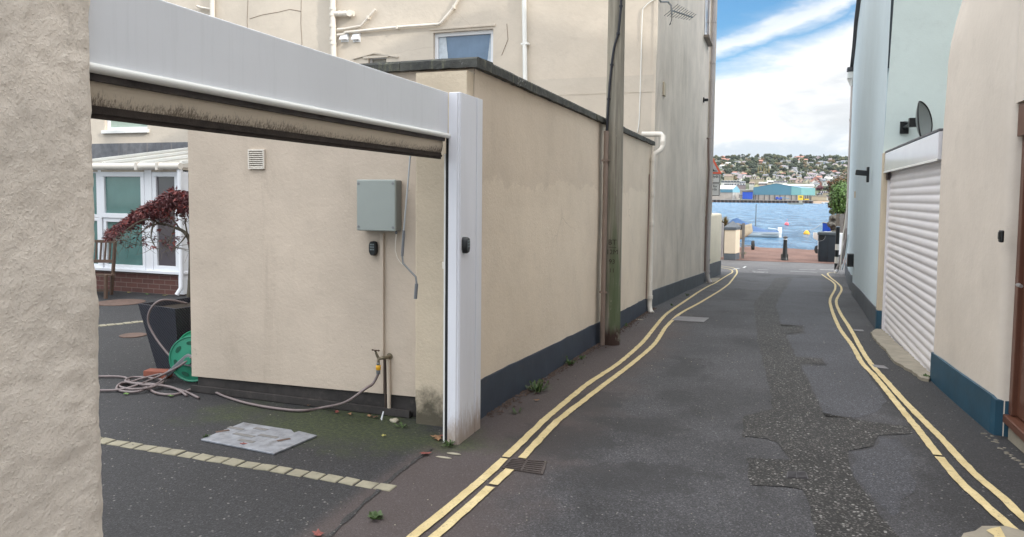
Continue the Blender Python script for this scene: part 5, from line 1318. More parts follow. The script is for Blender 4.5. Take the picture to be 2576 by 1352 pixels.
# ================================================================ LANE END, LEFT
gw = thing('garden_wall', 'cream rendered garden wall with rounded top and grey foot at the lane end', 'wall', (-2, 24, -.9))
pl_ = [(-1.875, 22.3), (-1.83, 23.5), (-1.76, 24.7), (-1.665, 25.85), (-1.70, 25.93), (-1.95, 25.95)]
mb = MB()
for x, y in pl_: z0 = gz(-1.8, y); mb.v += [V(x, y, z0+.45), V(x, y, 1.02), V(x-.03, y, 1.07), V(x-.15, y, 1.09), V(x-.45, y, 1.09)]
for j in range(len(pl_)-1):
    for k in range(4): a = 5*j+k; mb.f.append([a, a+5, a+6, a+1])
o = mb.build('render', m_garden, gw); smooth_by_angle(o, 50)
mb = MB()
for x, y in pl_: z0 = gz(-1.8, y); mb.v += [V(x+.02, y+(.02 if y > 25.9 else 0), z0-.1), V(x+.02, y+(.02 if y > 25.9 else 0), z0+.46), V(x-.02, y, z0+.465)]
for j in range(len(pl_)-1):
    for k in range(2): a = 3*j+k; mb.f.append([a, a+3, a+4, a+1])
mb.build('plinth', m_greypl, gw)
q = G(1782, 708); MB_ = flat(densify([P(*a) for a in ((1774, 713), (1786, 701), (1812, 700), (1806, 707), (1790, 713))], .15, .02), m_conc, 'concrete_pad', .012); tag(MB_, 'small worn concrete pad under the tall downpipe', 'slab')
# gate pier
A0, A1, A2 = V(-1.99, 32.9, -1.06), V(-1.52, 33.0, -1.06), V(-1.38, 33.75, -1.06)
A3 = A0+(A2-A1)
gp = thing('gate_pier', 'short cream square gate pier with grey pyramid cap across the seafront road', 'pier', (A0+A2)/2)
m_pier = render_mat('pier_render', (.60, .51, .40), streak=.15)
zt_ = .24
MB().prism([V(p.x, p.y, -.78) for p in (A0, A1, A2, A3)], (0, 0, zt_+.78)).build('shaft', m_pier, gp, bevel=.015)
cc = (A0+A2)/2; ex = lambda p, k, z: V(cc.x+(p.x-cc.x)*k, cc.y+(p.y-cc.y)*k, z)
MB().prism([ex(p, .985, -1.1) for p in (A0, A1, A2, A3)], (0, 0, .318)).build('base', m_greypl, gp)
mb = MB(); r1 = [ex(p, 1.10, zt_+.002) for p in (A0, A1, A2, A3)]; r2_ = [ex(p, 1.10, zt_+.11) for p in (A0, A1, A2, A3)]; ap = V(cc.x, cc.y, zt_+.38)
mb.add(r1+r2_+[ap], [(0, 1, 5, 4), (1, 2, 6, 5), (2, 3, 7, 6), (3, 0, 4, 7), (4, 5, 8), (5, 6, 8), (6, 7, 8), (7, 4, 8), (3, 2, 1, 0)]); mb.build('cap', m_greypl, gp)
# stone wall + timber post behind the pier
m_stonew = M('rubble_stone', (.13, .12, .105), .9, .35, 5, .9, 9, spot=((.045, .04, .035), 6, .7, .5), bdist=.03)
def rock(mb, c, r, sq=(1, 1, 1), sd_=0):
    bm = bmesh.new(); bmesh.ops.create_icosphere(bm, subdivisions=2, radius=1); n0 = len(mb.v)
    for v_ in bm.verts: 
        k = 1+.35*mn.noise(v_.co*1.3+V(sd_, 0, 0)); mb.v.append(Vector(c)+V(v_.co.x*sq[0], v_.co.y*sq[1], v_.co.z*sq[2])*r*k)
    for f_ in bm.faces: mb.f.append([n0+v_.index for v_ in f_.verts])
    bm.free()
mb = MB(); Yw = 35.2
xa, xb = W(1845, 600, Y=Yw).x, W(1868, 600, Y=Yw).x
mb.box(-6, xb-.15, Yw, Yw+.4, -1.2, W(1862, 566, Y=Yw).z)
for i in range(16): rock(mb, (xb-.25-i*.33, Yw+.1, W(1862, 566, Y=Yw).z-.02), R.uniform(.14, .22), (1.2, 1, .6), i)
rock(mb, W(1857, 571, Y=34.6), .20, (1.3, 1, .75), 40)
o = mb.build('stone_wall', m_stonew); tag(o, 'low dark rubble stone wall behind the cream gate pier', 'wall')
a = W(1869, 605, Y=34.5); o = MB().box(a.x-.05, a.x+.07, 34.4, 34.5, -1.1, W(1869, 562, Y=34.5).z).build('fence_post', M('grey_timber', (.16, .15, .14), .8, .2, 8, .4, 30)); tag(o, 'narrow grey timber post between the gate pier and the beached boat', 'post')
o = MB().box(W(1812, 600, Y=34.5).x-.5, W(1820, 600, Y=34.5).x, 34.3, 34.6, -1.1, W(1815, 562, Y=34.5).z).build('low_wall', M('grey_wall', (.30, .29, .30), .8, .15, 5)); tag(o, 'low grey wall between the garden wall and the gate pier', 'wall')
# cordyline
m_cord = M('spiky_brown_leaves', (.17, .13, .055), .6, .45, 9); cp = W(1824, 566, Y=34.9)
co = thing('cordyline', 'spiky cordyline palm with brown green leaves behind the gate pier', 'plant', cp-V(0, 0, .9))
smooth_by_angle(MB().tube([cp-V(0, 0, 1.3), cp-V(0, 0, .5), cp], [.07, .06, .05], 8).build('stem', m_bark, co), 60)
mb = MB()
for i in range(90):
    an = R.uniform(0, 2*pi); el = R.uniform(.1, 1.5); L = R.uniform(.35, .52); d_ = V(cos(an)*cos(el), sin(an)*cos(el), sin(el)); s_ = V(-sin(an), cos(an), 0)*.014
    mb.add([cp-s_, cp+s_, cp+d_*L*.6+s_*1.2, cp+d_*L+V(0, 0, -.05), cp+d_*L*.6-s_*1.2], [(0, 1, 2, 3, 4)])
mb.build('leaves', m_cord, co)
# warning sign with plates on pole
Ys = 29.4; m_signw = M('sign_grey_white', (.50, .51, .50), .4, .04, 3); m_signr = M('sign_red', (.62, .10, .05), .4, .08, 3); m_signk = M('sign_black', (.012, .013, .014), .5, .05, 3); m_signb = M('sign_backing', (.42, .43, .42), .5, .05, 3)
m_signi = M('sign_face', (.36, .37, .38), .4, .04, 3)
sx_ = lambda u: W(1776.1+.12286*u, 430, Y=Ys).x
sz_ = lambda v_: W(1800, 357.8+.12286*v_, Y=Ys).z
sg = thing('road_sign', 'red triangle warning sign over two plates, half hidden by the tall downpipe', 'road sign', (sx_(105), Ys, gz(0, Ys)))
smooth_by_angle(MB().tube([V(sx_(105), Ys+.06, gz(0, Ys)-.1), V(sx_(105), Ys+.06, sz_(270))], .038, 10).build('pole', m_gplas, sg), 50)
xm = sx_(105); hwS = sx_(300)-xm
MB().box(xm-hwS, xm+hwS, Ys+.012, Ys+.022, sz_(1105), sz_(640)).build('backing', m_signb, sg)
def tri(k, y, th, m_, nm):
    zb, za = sz_(652), sz_(262); zc = zb+(za-zb)/3; hw = (sx_(322)-xm)
    p = [(-hw, zb), (hw, zb), (0, za)]
    MB().prism([V(xm+a*k, y, zc+(z-zc)*k) for a, z in p], (0, -th, 0)).build(nm, m_, sg, bevel=.015 if k == 1 else 0)
tri(1, Ys+.008, .008, m_signr, 'triangle_border'); tri(.70, Ys-.0015, .004, m_signi, 'triangle_face')
zb = sz_(600)
mb = MB(); hp2 = [(-115, 0), (115, 0), (115, 14), (70, 16), (40, 50), (0, 62), (-40, 50), (-70, 16), (-115, 14)]
mb.prism([V(xm+(sx_(105+a)-xm), Ys-.0065, zb+b*(sz_(0)-sz_(100))/100) for a, b in hp2], (0, -.003, 0)); mb.build('hump_symbol', m_signk, sg)
for v0, v1 in ((668, 836), (852, 1100)):
    x1 = sx_(285)-xm
    MB().box(xm-x1, xm+x1, Ys+.004, Ys+.0115, sz_(v1), sz_(v0)).build('plate_border', m_signk, sg, bevel=.004)
    e = .018; MB().box(xm-x1+e, xm+x1-e, Ys, Ys+.0035, sz_(v1)+e, sz_(v0)-e).build('plate', m_signw, sg)
rt = (1, 0, 0); up = (0, 0, 1); k_ = (sz_(0)-sz_(100))/100
def stext(s, u, v_, size): text(s, size*k_, m_signk, sg, (sx_(u), Ys-.003, sz_(v_)), rt, up, 'lettering', .001, 'RIGHT', .0015)
stext('10yds', 262, 730, 76); stext('Humps for', 245, 928, 74); stext('10 yards', 232, 990, 74)
MB().box(sx_(60), sx_(150), Ys-.004, Ys-.001, sz_(792), sz_(778)).build('arrow', m_signk, sg)
MB().prism([V(sx_(100), Ys-.004, sz_(1078)), V(sx_(100), Ys-.004, sz_(1020)), V(sx_(134), Ys-.004, sz_(1049))], (0, .003, 0)).build('arrow_head', m_signk, sg)
o = MB().box(sx_(60), sx_(143), Ys-.05, Ys+.0, sz_(1350), sz_(1190)).build('post_box_sign', M('grey_green_board', (.14, .19, .18), .6), sg, bevel=.01)
# ================================================================ LANE END, MIDDLE AND RIGHT
bo = G(1974, 656); sB = 1.0
bd = thing('bollard', 'black bollard with a pale reflective band standing on the seafront beside a stone', 'bollard', bo)
smooth_by_angle(MB().lathe(bo, [(.145, 0), (.145, .05), (.13, .08), (.115, .12), (.105, .16), (.075, .86), (.085, .87), (.085, .89), (.072, .90), (.072, .955)], 16).build('shaft', m_dark, bd), 40)
smooth_by_angle(MB().lathe(bo, [(.0735, .900), (.0735, .958)], 16).build('band', M('reflective_band', (.5, .5, .52), .5), bd), 40)
smooth_by_angle(MB().lathe(bo, [(.075, .96), (.095, .975), (.115, 1.0), (.09, 1.02), (.05, 1.05), (.02, 1.06)], 16).build('cap', m_dark, bd), 50)
o = MB().cbox(bo+V(-.01, .22, .13), .30, .2, .30).build('stone_block', m_stonew, None, bevel=.03); tag(o, 'squat dark stone block just behind the black bollard', 'stone')
# litter bin
m_bin = M('navy_black_bin_plastic', (.016, .022, .030), .42, .18, 3, .05, 40); bc = G(2081, 659)
bn = thing('litter_bin', 'large dark double litter bin with pale edged opening at the beach end of the lane', 'litter bin', bc)
bw, bd_, bh = .385, .30, 1.27
def rr_(w_, d_, z, r_=.09, n=5):
    out = []
    for cx_, cy_, a0 in ((w_-r_, d_-r_, 0), (-w_+r_, d_-r_, 90), (-w_+r_, -d_+r_, 180), (w_-r_, -d_+r_, 270)):
        for i in range(n): an = radians(a0+90*i/(n-1)); out.append(bc+V(cx_+r_*cos(an), cy_+r_*sin(an), z))
    return out
def loft(rings, nm, mat, par):
    mb = MB(); n = len(rings[0])
    for r_ in rings: mb.v += r_
    for i in range(len(rings)-1):
        for k in range(n): mb.f.append([i*n+k, i*n+(k+1) % n, (i+1)*n+(k+1) % n, (i+1)*n+k])
    mb.f += [list(range(n))[::-1], [(len(rings)-1)*n+k for k in range(n)]]
    o = mb.build(nm, mat, par); smooth_by_angle(o, 40); return o
loft([rr_(bw*.93, bd_*.93, 0), rr_(bw*.96, bd_*.96, .10), rr_(bw, bd_, .4), rr_(bw, bd_, 1.14)], 'body', m_bin, bn)
loft([rr_(bw+.03, bd_+.03, 1.145), rr_(bw+.035, bd_+.035, 1.20), rr_(bw+.01, bd_+.01, 1.26), rr_(bw-.08, bd_-.08, 1.285)], 'lid', M('bin_lid', (.035, .045, .052), .5, .15, 3), bn)
MB().cbox(bc+V(-.02, -bd_-.003, .60), .014, .012, 1.0).build('seam', m_rubber, bn)
zT = 1.13
pts = [bc+V(a, -bd_-.004, b) for a, b in ((-.37, zT), (-.13, zT), (-.15, 1.02), (-.22, .93), (-.37, .88))]
MB().prism(pts, (0, .003, 0)).build('opening', M('bin_opening', (.006, .006, .007), .9), bn)
smooth_by_angle(MB().tube(smoothpath(pts[1:], 4), .010, 6).build('opening_rim', m_gplas, bn), 60)
MB().cbox(bc+V(bw+.012, -.1, 1.02), .03, .12, .16).build('notice', m_white, bn); MB().cbox(bc+V(-bw-.010, -.2, .72), .02, .10, .35).build('notice', m_white, bn)
MB().cbox(bc+V(-.02, -.1, 1.29), .3, .12, .012).build('notice', m_white, bn)
# striped pole and white post
sp = G(2103, 688); tpz = W(2108, 573, Y=sp.y)
st = thing('striped_pole', 'thin pole banded black and white leaning slightly in front of the litter bin', 'pole', sp)
top = V(tpz.x, sp.y, tpz.z); nb = 7
for i, (u, v_) in enumerate(((0, .08), (.08, .22), (.22, .36), (.36, .51), (.51, .64), (.64, .83), (.83, 1.0))):
    smooth_by_angle(MB().tube([sp.lerp(top, u), sp.lerp(top, v_)], .065, 12).build('band', (m_pipew if i % 2 == 0 and i < 6 else m_dark), st), 50)
smooth_by_angle(MB().lathe(top, [(.075, 0), (.075, .03), (.03, .05)], 12).build('cap', M('blue_grey_cap', (.09, .12, .15), .5), st), 50)
wp = G(2112, 664); zt_ = W(2115, 587, Y=wp.y).z
wps = thing('white_post', 'square white post with grey foot beside the striped pole', 'post', wp)
MB().box(wp.x-.09, wp.x+.11, wp.y, wp.y+.18, W(2112, 642, Y=wp.y).z, zt_).build('post', m_white, wps, bevel=.02); MB().box(wp.x-.10, wp.x+.12, wp.y-.01, wp.y+.19, wp.z-.05, W(2112, 642, Y=wp.y).z-.002).build('foot', m_greypl, wps)
smooth_by_angle(MB().tube([W(2133, 500, Y=26.8), W(2126, 560, Y=26.8), W(2121, 590, Y=26.8), W(2113, 680, Y=26.8)], .022, 6).build('side_pipe', m_pipew, hp_), 60)
smooth_by_angle(MB().tube([W(2134, 590, Y=25.8), W(2128, 640, Y=25.8), W(2118, 680, Y=25.8)], .02, 6).build('side_pipe', m_blue, hp_), 60)
# rock outcrop, fence, hedge, brown shrub
mb = MB()
for i in range(22):
    u = R.random(); v_ = R.random(); p = W(2092+u*26, 548+v_*45, Y=36+R.random()); rock(mb, p, R.uniform(.12, .24), (1.1, 1, .8), i*3)
mb.box(2.75, 3.9, 36.3, 36.9, -1.1, .75)
o = mb.build('rubble_wall', m_stonew); tag(o, 'crumbling dark rock wall behind the litter bin and below the hedge', 'wall')
fp = thing('timber_fence', 'grey vertical timber boards under the clipped hedge', 'fence', (3.2, 35.4, -1))
xs0 = W(2103, 560, Y=35.6).x
for i in range(6): x = xs0+.0+i*.16; MB().box(x, x+.145, 35.6, 35.63, -1.05, W(2110, 537, Y=35.6).z+R.uniform(-.04, .04)).build('board', MATS['grey_timber'] if i % 2 else M('dark_timber', (.11, .095, .08), .8, .2, 8), fp)
def leafball(mb, cs, n, size, flatz=1., lump=True):
    """leaf-sized quads spread over and inside an uneven set of lobes"""
    for _ in range(n):
        c, r_ = R.choice(cs); d_ = V(R.gauss(0, 1), R.gauss(0, 1), R.gauss(0, 1)).normalized(); rad = r_*(R.random()**.35)*(1+.25*mn.noise(d_*2.5+Vector(c)))
        p = Vector(c)+V(d_.x, d_.y, d_.z*flatz)*rad; nn_ = (d_+V(R.uniform(-.7, .7), R.uniform(-.7, .7), R.uniform(-.5, .9))).normalized()
        a = nn_.cross(V(R.uniform(-1, 1), R.uniform(-1, 1), R.uniform(-1, 1))).normalized(); b = nn_.cross(a); s_ = size*R.uniform(.6, 1.3)
        mb.add([p+a*s_, p+b*s_*.55, p-a*s_, p-b*s_*.55], [(0, 1, 2, 3)])
def core(mb, cs, k=.8):
    for i, (c, r_) in enumerate(cs): rock(mb, c, r_*k, (1, 1, 1), i*7+1)
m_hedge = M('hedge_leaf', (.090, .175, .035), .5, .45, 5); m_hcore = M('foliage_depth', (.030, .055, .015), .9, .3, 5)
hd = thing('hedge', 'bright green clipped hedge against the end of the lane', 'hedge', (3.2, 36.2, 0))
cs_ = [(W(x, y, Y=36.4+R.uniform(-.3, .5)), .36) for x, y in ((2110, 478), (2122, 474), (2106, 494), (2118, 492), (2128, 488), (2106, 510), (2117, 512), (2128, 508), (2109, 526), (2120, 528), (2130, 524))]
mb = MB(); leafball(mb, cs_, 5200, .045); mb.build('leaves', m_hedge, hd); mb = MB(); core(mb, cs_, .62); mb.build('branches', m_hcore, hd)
sh = thing('brown_shrub', 'dark shrub with brown autumn leaves above and left of the clipped hedge', 'shrub', (2.8, 37.5, 0))
cs_ = [(W(x, y, Y=37.6+R.uniform(-.4, .4)), r_) for x, y, r_ in ((2095, 478, .26), (2098, 466, .30), (2108, 460, .36), (2120, 456, .38), (2130, 455, .4), (2095, 495, .24), (2092, 515, .18), (2095, 532, .16), (2118, 466, .34))]
mb = MB(); leafball(mb, cs_, 1500, .05); mb.build('leaves', M('brown_leaf', (.16, .085, .035), .6, .5, 6), sh); mb = MB(); leafball(mb, cs_, 1500, .045); mb.build('dark_leaves', M('dark_leaf', (.045, .06, .025), .6, .4, 6), sh)
mb = MB(); mb.tube([W(2098, 560, Y=37.6), W(2096, 520, Y=37.6), W(2098, 470, Y=37.6)], [.05, .03, .02], 5); mb.tube([W(2120, 560, Y=37.6), W(2122, 460, Y=37.6)], [.05, .02], 5); mb.build('branch', m_bark, sh)
# ---------------------------------------------------------------- boats
m_hull = M('white_hull', (.78, .77, .74), .35, .06, 2); m_blue_t = M('blue_tarpaulin', (.030, .085, .20), .6, .15, 4, .2, 10); m_cream = M('cream_hull', (.42, .37, .28), .5, .15, 5, spot=((.35, .10, .07), 3, .35, .62)); m_tyre = M('tyre', (.03, .028, .028), .9)
def hull(mb, L, B, H_, bow=1.8, sheer=.15, vee=.35, n=14):
    """open hull, bow at +x, origin at keel midships"""
    rows = []
    for i in range(n+1):
        u = i/n; x = -L/2+L*u; f_ = max(.02, 1-max(0, (u-.45)/.55)**bow) if u > .45 else .86+.14*(u/.45); hb = B/2*f_; zz_ = H_*(1+sheer*max(0, u-.3)**1.5*2); kz = H_*.75*max(0, (u-.75)/.25)**2
        rows.append([V(x, -hb, zz_), V(x, -hb*.92, zz_*.55+kz*.4), V(x, -hb*.55, H_*.12+kz*.6), V(x, 0, kz*.9), V(x, hb*.55, H_*.12+kz*.6), V(x, hb*.92, zz_*.55+kz*.4), V(x, hb, zz_)])
    n0 = len(mb.v)
    for r_ in rows: mb.v += r_
    for i in range(n):
        for k in range(6): a = n0+i*7+k; mb.f.append([a, a+1, a+8, a+7])
    mb.f.append([n0+k for k in range(7)])
    return rows
def xf(pts, pos, rz, tilt=0, roll_=0):
    m = Matrix.Translation(pos) @ Matrix.Rotation(rz, 4, 'Z') @ Matrix.Rotation(tilt, 4, 'Y') @ Matrix.Rotation(roll_, 4, 'X'); return [m @ p for p in pts]
# moored boat with blue cover
bp = V(-2.1, 70.5, SEA-.12); rz = radians(184)
bt = thing('moored_boat', 'white motor boat under a blue cover with outboard moored off the beach', 'boat', bp)
mb = MB(); rows = hull(mb, 5.0, 1.8, .62); mb.v = xf(mb.v, bp, rz); o = mb.build('hull', m_hull, bt); smooth_by_angle(o, 40)
mb = MB(); v0 = []
for i, r_ in enumerate(rows):
    u = i/14; ridge = .12+1.1*min(1, max(0, (u-.12)/.62))**1.5 if u < .74 else max(.12, 1.22-(u-.74)*4.0)
    v0 += [r_[0]+V(0, -.02, -.06), r_[0].lerp(V(r_[0].x, 0, r_[0].z+ridge), .55), V(r_[0].x, 0, r_[0].z+ridge), r_[6].lerp(V(r_[6].x, 0, r_[6].z+ridge), .55), r_[6]+V(0, .02, -.06)]
mb.v = xf(v0, bp, rz)
for i in range(14):
    for k in range(4): a = 5*i+k; mb.f.append([a, a+1, a+6, a+5])
mb.build('cover', m_blue_t, bt, smooth=True)
mb = MB(); mb.cbox((-2.62, 0, .75), .34, .30, .55).cbox((-2.66, 0, .12), .22, .14, .9).tube([V(-2.5, 0, .85), V(-1.6, .1, .95)], .03, 6); mb.v = xf(mb.v, bp, rz); mb.build('outboard', m_hull, bt, bevel=.03)
mb = MB().bar((-2.4, -.80, .42), (1.6, -.78, .46), .03, .05); mb.bar((-2.4, .80, .42), (1.6, .78, .46), .03, .05); mb.v = xf(mb.v, bp, rz); mb.build('rubbing_strake', m_gplas, bt)
# mast/pole on the beach
a = G(1899, 616); b = W(1902.5, 514, Y=a.y); tag(MB().tube([a-V(0, 0, .2), b], [.05, .04], 8).build('mooring_pole', M('dark_pole', (.07, .07, .07), .7), None), 'tall thin grey pole standing at the water edge beside the beached boat', 'pole')
# beached boats on trailers
def beached(nm, label, pos, rz, L, B, Hh, mat, tilt, wheelpos, cat='boat'):
    t0 = thing(nm, label, cat, pos); mb = MB(); hull(mb, L, B, Hh, 3.2, .25); mb.v = xf(mb.v, pos, rz, tilt); o = mb.build('hull', mat, t0); smooth_by_angle(o, 40)
    return t0
b1 = beached('beached_dinghy', 'cream painted wooden dinghy with faded red marks drawn up behind the stone wall', W(1889, 613, Y=41)+V(-1.40, .3, .04), radians(-14), 3.2, 1.5, .60, m_cream, radians(-9), None)
mb = MB(); a = W(1870, 584, Y=41); 
tl = thing('boat_trailer', 'small launching trailer with black wheel under the cream dinghy', 'trailer', G(1893, 630))
q = G(1893, 631); MB().lathe((q.x-.06, q.y, q.z+.26), [(.12, 0), (.26, .01), (.27, .06), (.26, .13), (.12, .14)], 18, (1, .15, 0)).build('wheel', m_tyre, tl, smooth=False)
MB().tube([V(q.x, q.y, q.z+.26), V(q.x-1.3, q.y-.1, q.z+.28)], .03, 6).build('axle', m_dsteel, tl); MB().tube([V(q.x-.6, q.y-1, q.z+.45), V(q.x-.6, q.y+1.2, q.z+.3)], .03, 6).build('beam', m_dsteel, tl)
b2 = beached('rowing_dinghy', 'small white dinghy with dark gunwale lying behind the litter bin', W(2053, 612, Y=42)+V(1.12, .1, .02), radians(190), 2.6, 1.3, .42, m_hull, radians(0), None)
mb = MB(); q = G(2073, 639); tl2 = thing('boat_trailer', 'launching trailer wheel and axle showing left of the litter bin', 'trailer', q)
MB().lathe((q.x-.35, q.y, q.z+.2), [(.1, 0), (.2, .01), (.21, .05), (.2, .1), (.1, .11)], 18, (1, .6, 0)).build('wheel', m_tyre, tl2); MB().tube([V(q.x-.3, q.y, q.z+.22), V(q.x+1, q.y+.2, q.z+.25)], .03, 6).build('axle', m_dsteel, tl2)
# blue fishing boat, mooring rope, buoys
m_bb = M('royal_blue_hull', (.012, .055, .34), .4, .1, 3)
bp = W(2066, 588, Z=SEA); bp = V(bp.x+2.65, bp.y-.9, SEA-.35); rz = radians(199)
fb = thing('blue_boat', 'royal blue fishing boat with grey gunwale, its bow showing past the rocks', 'boat', bp)
mb = MB(); rows = hull(mb, 5.6, 1.9, 1.18, 2.2, .24); mb.v = xf(mb.v, bp, rz); smooth_by_angle(mb.build('hull', m_bb, fb), 40)
mb = MB(); pl1 = xf([r_[0]+V(0, 0, .02) for r_ in rows], bp, rz); pl2 = xf([r_[6]+V(0, 0, .02) for r_ in rows], bp, rz); mb.tube(pl1, .06, 6); mb.tube(pl2, .06, 6); mb.build('gunwale', M('grey_gunwale', (.30, .28, .25), .7), fb)
mb = MB(); mb.add(pl1+pl2, [[i, i+1, 15+i+1, 15+i] for i in range(14)]); mb.v = [p-V(0, 0, .12) for p in mb.v]; mb.build('deck', M('weathered_deck', (.22, .20, .17), .8), fb)
mb = MB(); 
for k in (0, 1): 
    pa = (pl1 if k else pl2)[9]; mb.lathe(pa-V(0, 0, .35), [(.05, 0), (.12, .05), (.12, .3), (.05, .35)], 8)
mb.build('fender', m_hull, fb)
bow = xf([rows[-1][0]], bp, rz)[0]
by = W(2029, 590, Z=SEA)
bu = thing('yellow_buoy', 'large yellow mooring buoy tethered to the blue boat', 'buoy', by)
smooth_by_angle(MB().lathe(by-V(0, 0, .15), [(.2, 0), (.31, .18), (.30, .28), (.16, .48), (.06, .56)], 14).build('float', m_yel, bu), 60)
MB().tube([by+V(.1, 0, .38), by+V(.25, 0, .42)], .03, 6).build('ring', m_dsteel, bu)
bz = by+V(.25, 0, .42)
tag(MB().tube([bz, bz.lerp(bow, .33)-V(0, 0, .12), bz.lerp(bow, .66)-V(0, 0, .12), bow], .028, 5).build('mooring_rope', m_dsteel, None), 'taut mooring rope from the yellow buoy up to the blue boat bow', 'rope')
by = W(1979, 567, Z=SEA); pk = thing('pink_buoy', 'small pink marker buoy further out than the yellow one', 'buoy', by); mp_ = M('pink_plastic', (.62, .10, .13), .5)
smooth_by_angle(MB().lathe(by-V(0, 0, .12), [(.12, 0), (.30, .2), (.2, .45), (.05, .5)], 12).build('float', mp_, pk), 60); MB().tube([by, by+V(.05, 0, .8)], .02, 5).build('stick', mp_, pk)
# ================================================================ FAR SHORE
HP = [(600, .2), (690, .5), (730, 4), (800, 13), (900, 27), (1000, 40), (1150, 55), (1300, 66), (1420, 66), (1700, 55), (2600, 30)]
def hz_(x, y):
    for (a, b), (c, e) in zip(HP, HP[1:]):
        if y <= c: z = b+(e-b)*max(0, (y-a)/(c-a)); break
    else: z = 30
    k = min(1, max(0, (y-700)/300.)); return z*(1+k*(.05*sin(x/90.+.6)-.05*(x/200.)))+k*2.5*sin(x/37.+y/61.)
def HT(x, y):
    d = ray(x, y); t_ = 640/d.y
    while t_*d.y < 1500:
        p = V(t_*d.x, t_*d.y, EYE+t_*d.z)
        if p.z <= hz_(p.x, p.y): return p
        t_ += 4
    p = V(t_*d.x, 1300, 0); t_ = 1300/d.y; return V(t_*d.x, 1300, hz_(t_*d.x, 1300))
mb = MB(); xs = [-1500+50*i for i in range(61)]; xs = sorted(set(xs+[-200+10*i for i in range(41)])); ys = [618, 650, 690, 710, 730, 765, 800, 850, 900, 950, 1000, 1075, 1150, 1225, 1300, 1360, 1420, 1700, 2600]
for y in ys:
    for x in xs: mb.v.append(V(x, y, hz_(x, y)))
n = len(xs)
for j in range(len(ys)-1):
    for i in range(n-1): mb.f.append([j*n+i, j*n+i+1, (j+1)*n+i+1, (j+1)*n+i])
struct(mb.build('hillside', m_hillg, smooth=True, origin=V(0, 618, 0)))
# quay with piled front
YQ = 600.
xq0, xq1 = -500, W(2046, 505, Y=YQ).x
m_quay = M('quay_concrete', (.27, .24, .215), .85, .2, .15, .3, 3, obj=False); m_pile = M('quay_piles', (.075, .05, .04), .85, .3, .5)
qy = thing('quay', 'long low concrete quay with dark piled front across the water', 'quay', (-60, YQ, -2))
MB().box(xq0, xq1, YQ, 622, -.05, .35).build('deck', m_quay, qy)
MB().box(xq0, xq1, YQ+1.2, 622, -3, -.051).build('quay_face', m_pile, qy)
mb = MB(); x = -110
while x < xq1: mb.box(x, x+.9, YQ+.2, YQ+1.1, -3, -.06); x += 2.9
o = mb.build('piles', M('rust_piles', (.17, .115, .095), .85, .3, .5), qy)
# shore beyond the quay
mb = MB(); a = xq1
mb.v = []
for i in range(31):
    x = a+i*4; mb.v += [V(x, 604+.10*i*4, -2.3), V(x, 612+.05*i*4, -.6+.3*sin(i)), V(x, 624, .45)]
for i in range(30):
    for k in range(2): q = 3*i+k; mb.f.append([q, q+3, q+4, q+1])
struct(mb.build('far_shore', M('far_sand', (.30, .23, .17), .9, .2, .1, .3, 2, obj=False)))
wl = {}
def wc(n, c, **k): wl[n] = M('far_'+n, mul(c, .85), .85, .15, .25, 0, 5, **k); return wl[n]
for n_, c_ in (('white', (.74, .73, .70)), ('cream', (.70, .65, .50)), ('yellow', (.70, .66, .40)), ('pink', (.62, .47, .42)), ('red_brick', (.42, .19, .14)), ('stone', (.36, .33, .27)), ('beige', (.42, .36, .26)), ('blue', (.45, .60, .74)), ('mauve', (.36, .29, .30))): wc(n_, c_)
rl_ = {'slate': M('far_slate', (.16, .165, .185), .8, .15, .3, 0, 5), 'red_tile': M('far_red_tile', (.34, .16, .12), .8, .15, .3, 0, 5), 'brown': M('far_brown_tile', (.20, .15, .12), .8, .15, .3, 0, 5), 'pale': M('far_pale_roof', (.55, .54, .52), .8, .1, .3, 0, 5), 'mauve': M('far_mauve_slate', (.23, .19, .21), .8, .15, .3, 0, 5)}
m_fw = M('far_window', (.07, .085, .10), .3, .2, 2)
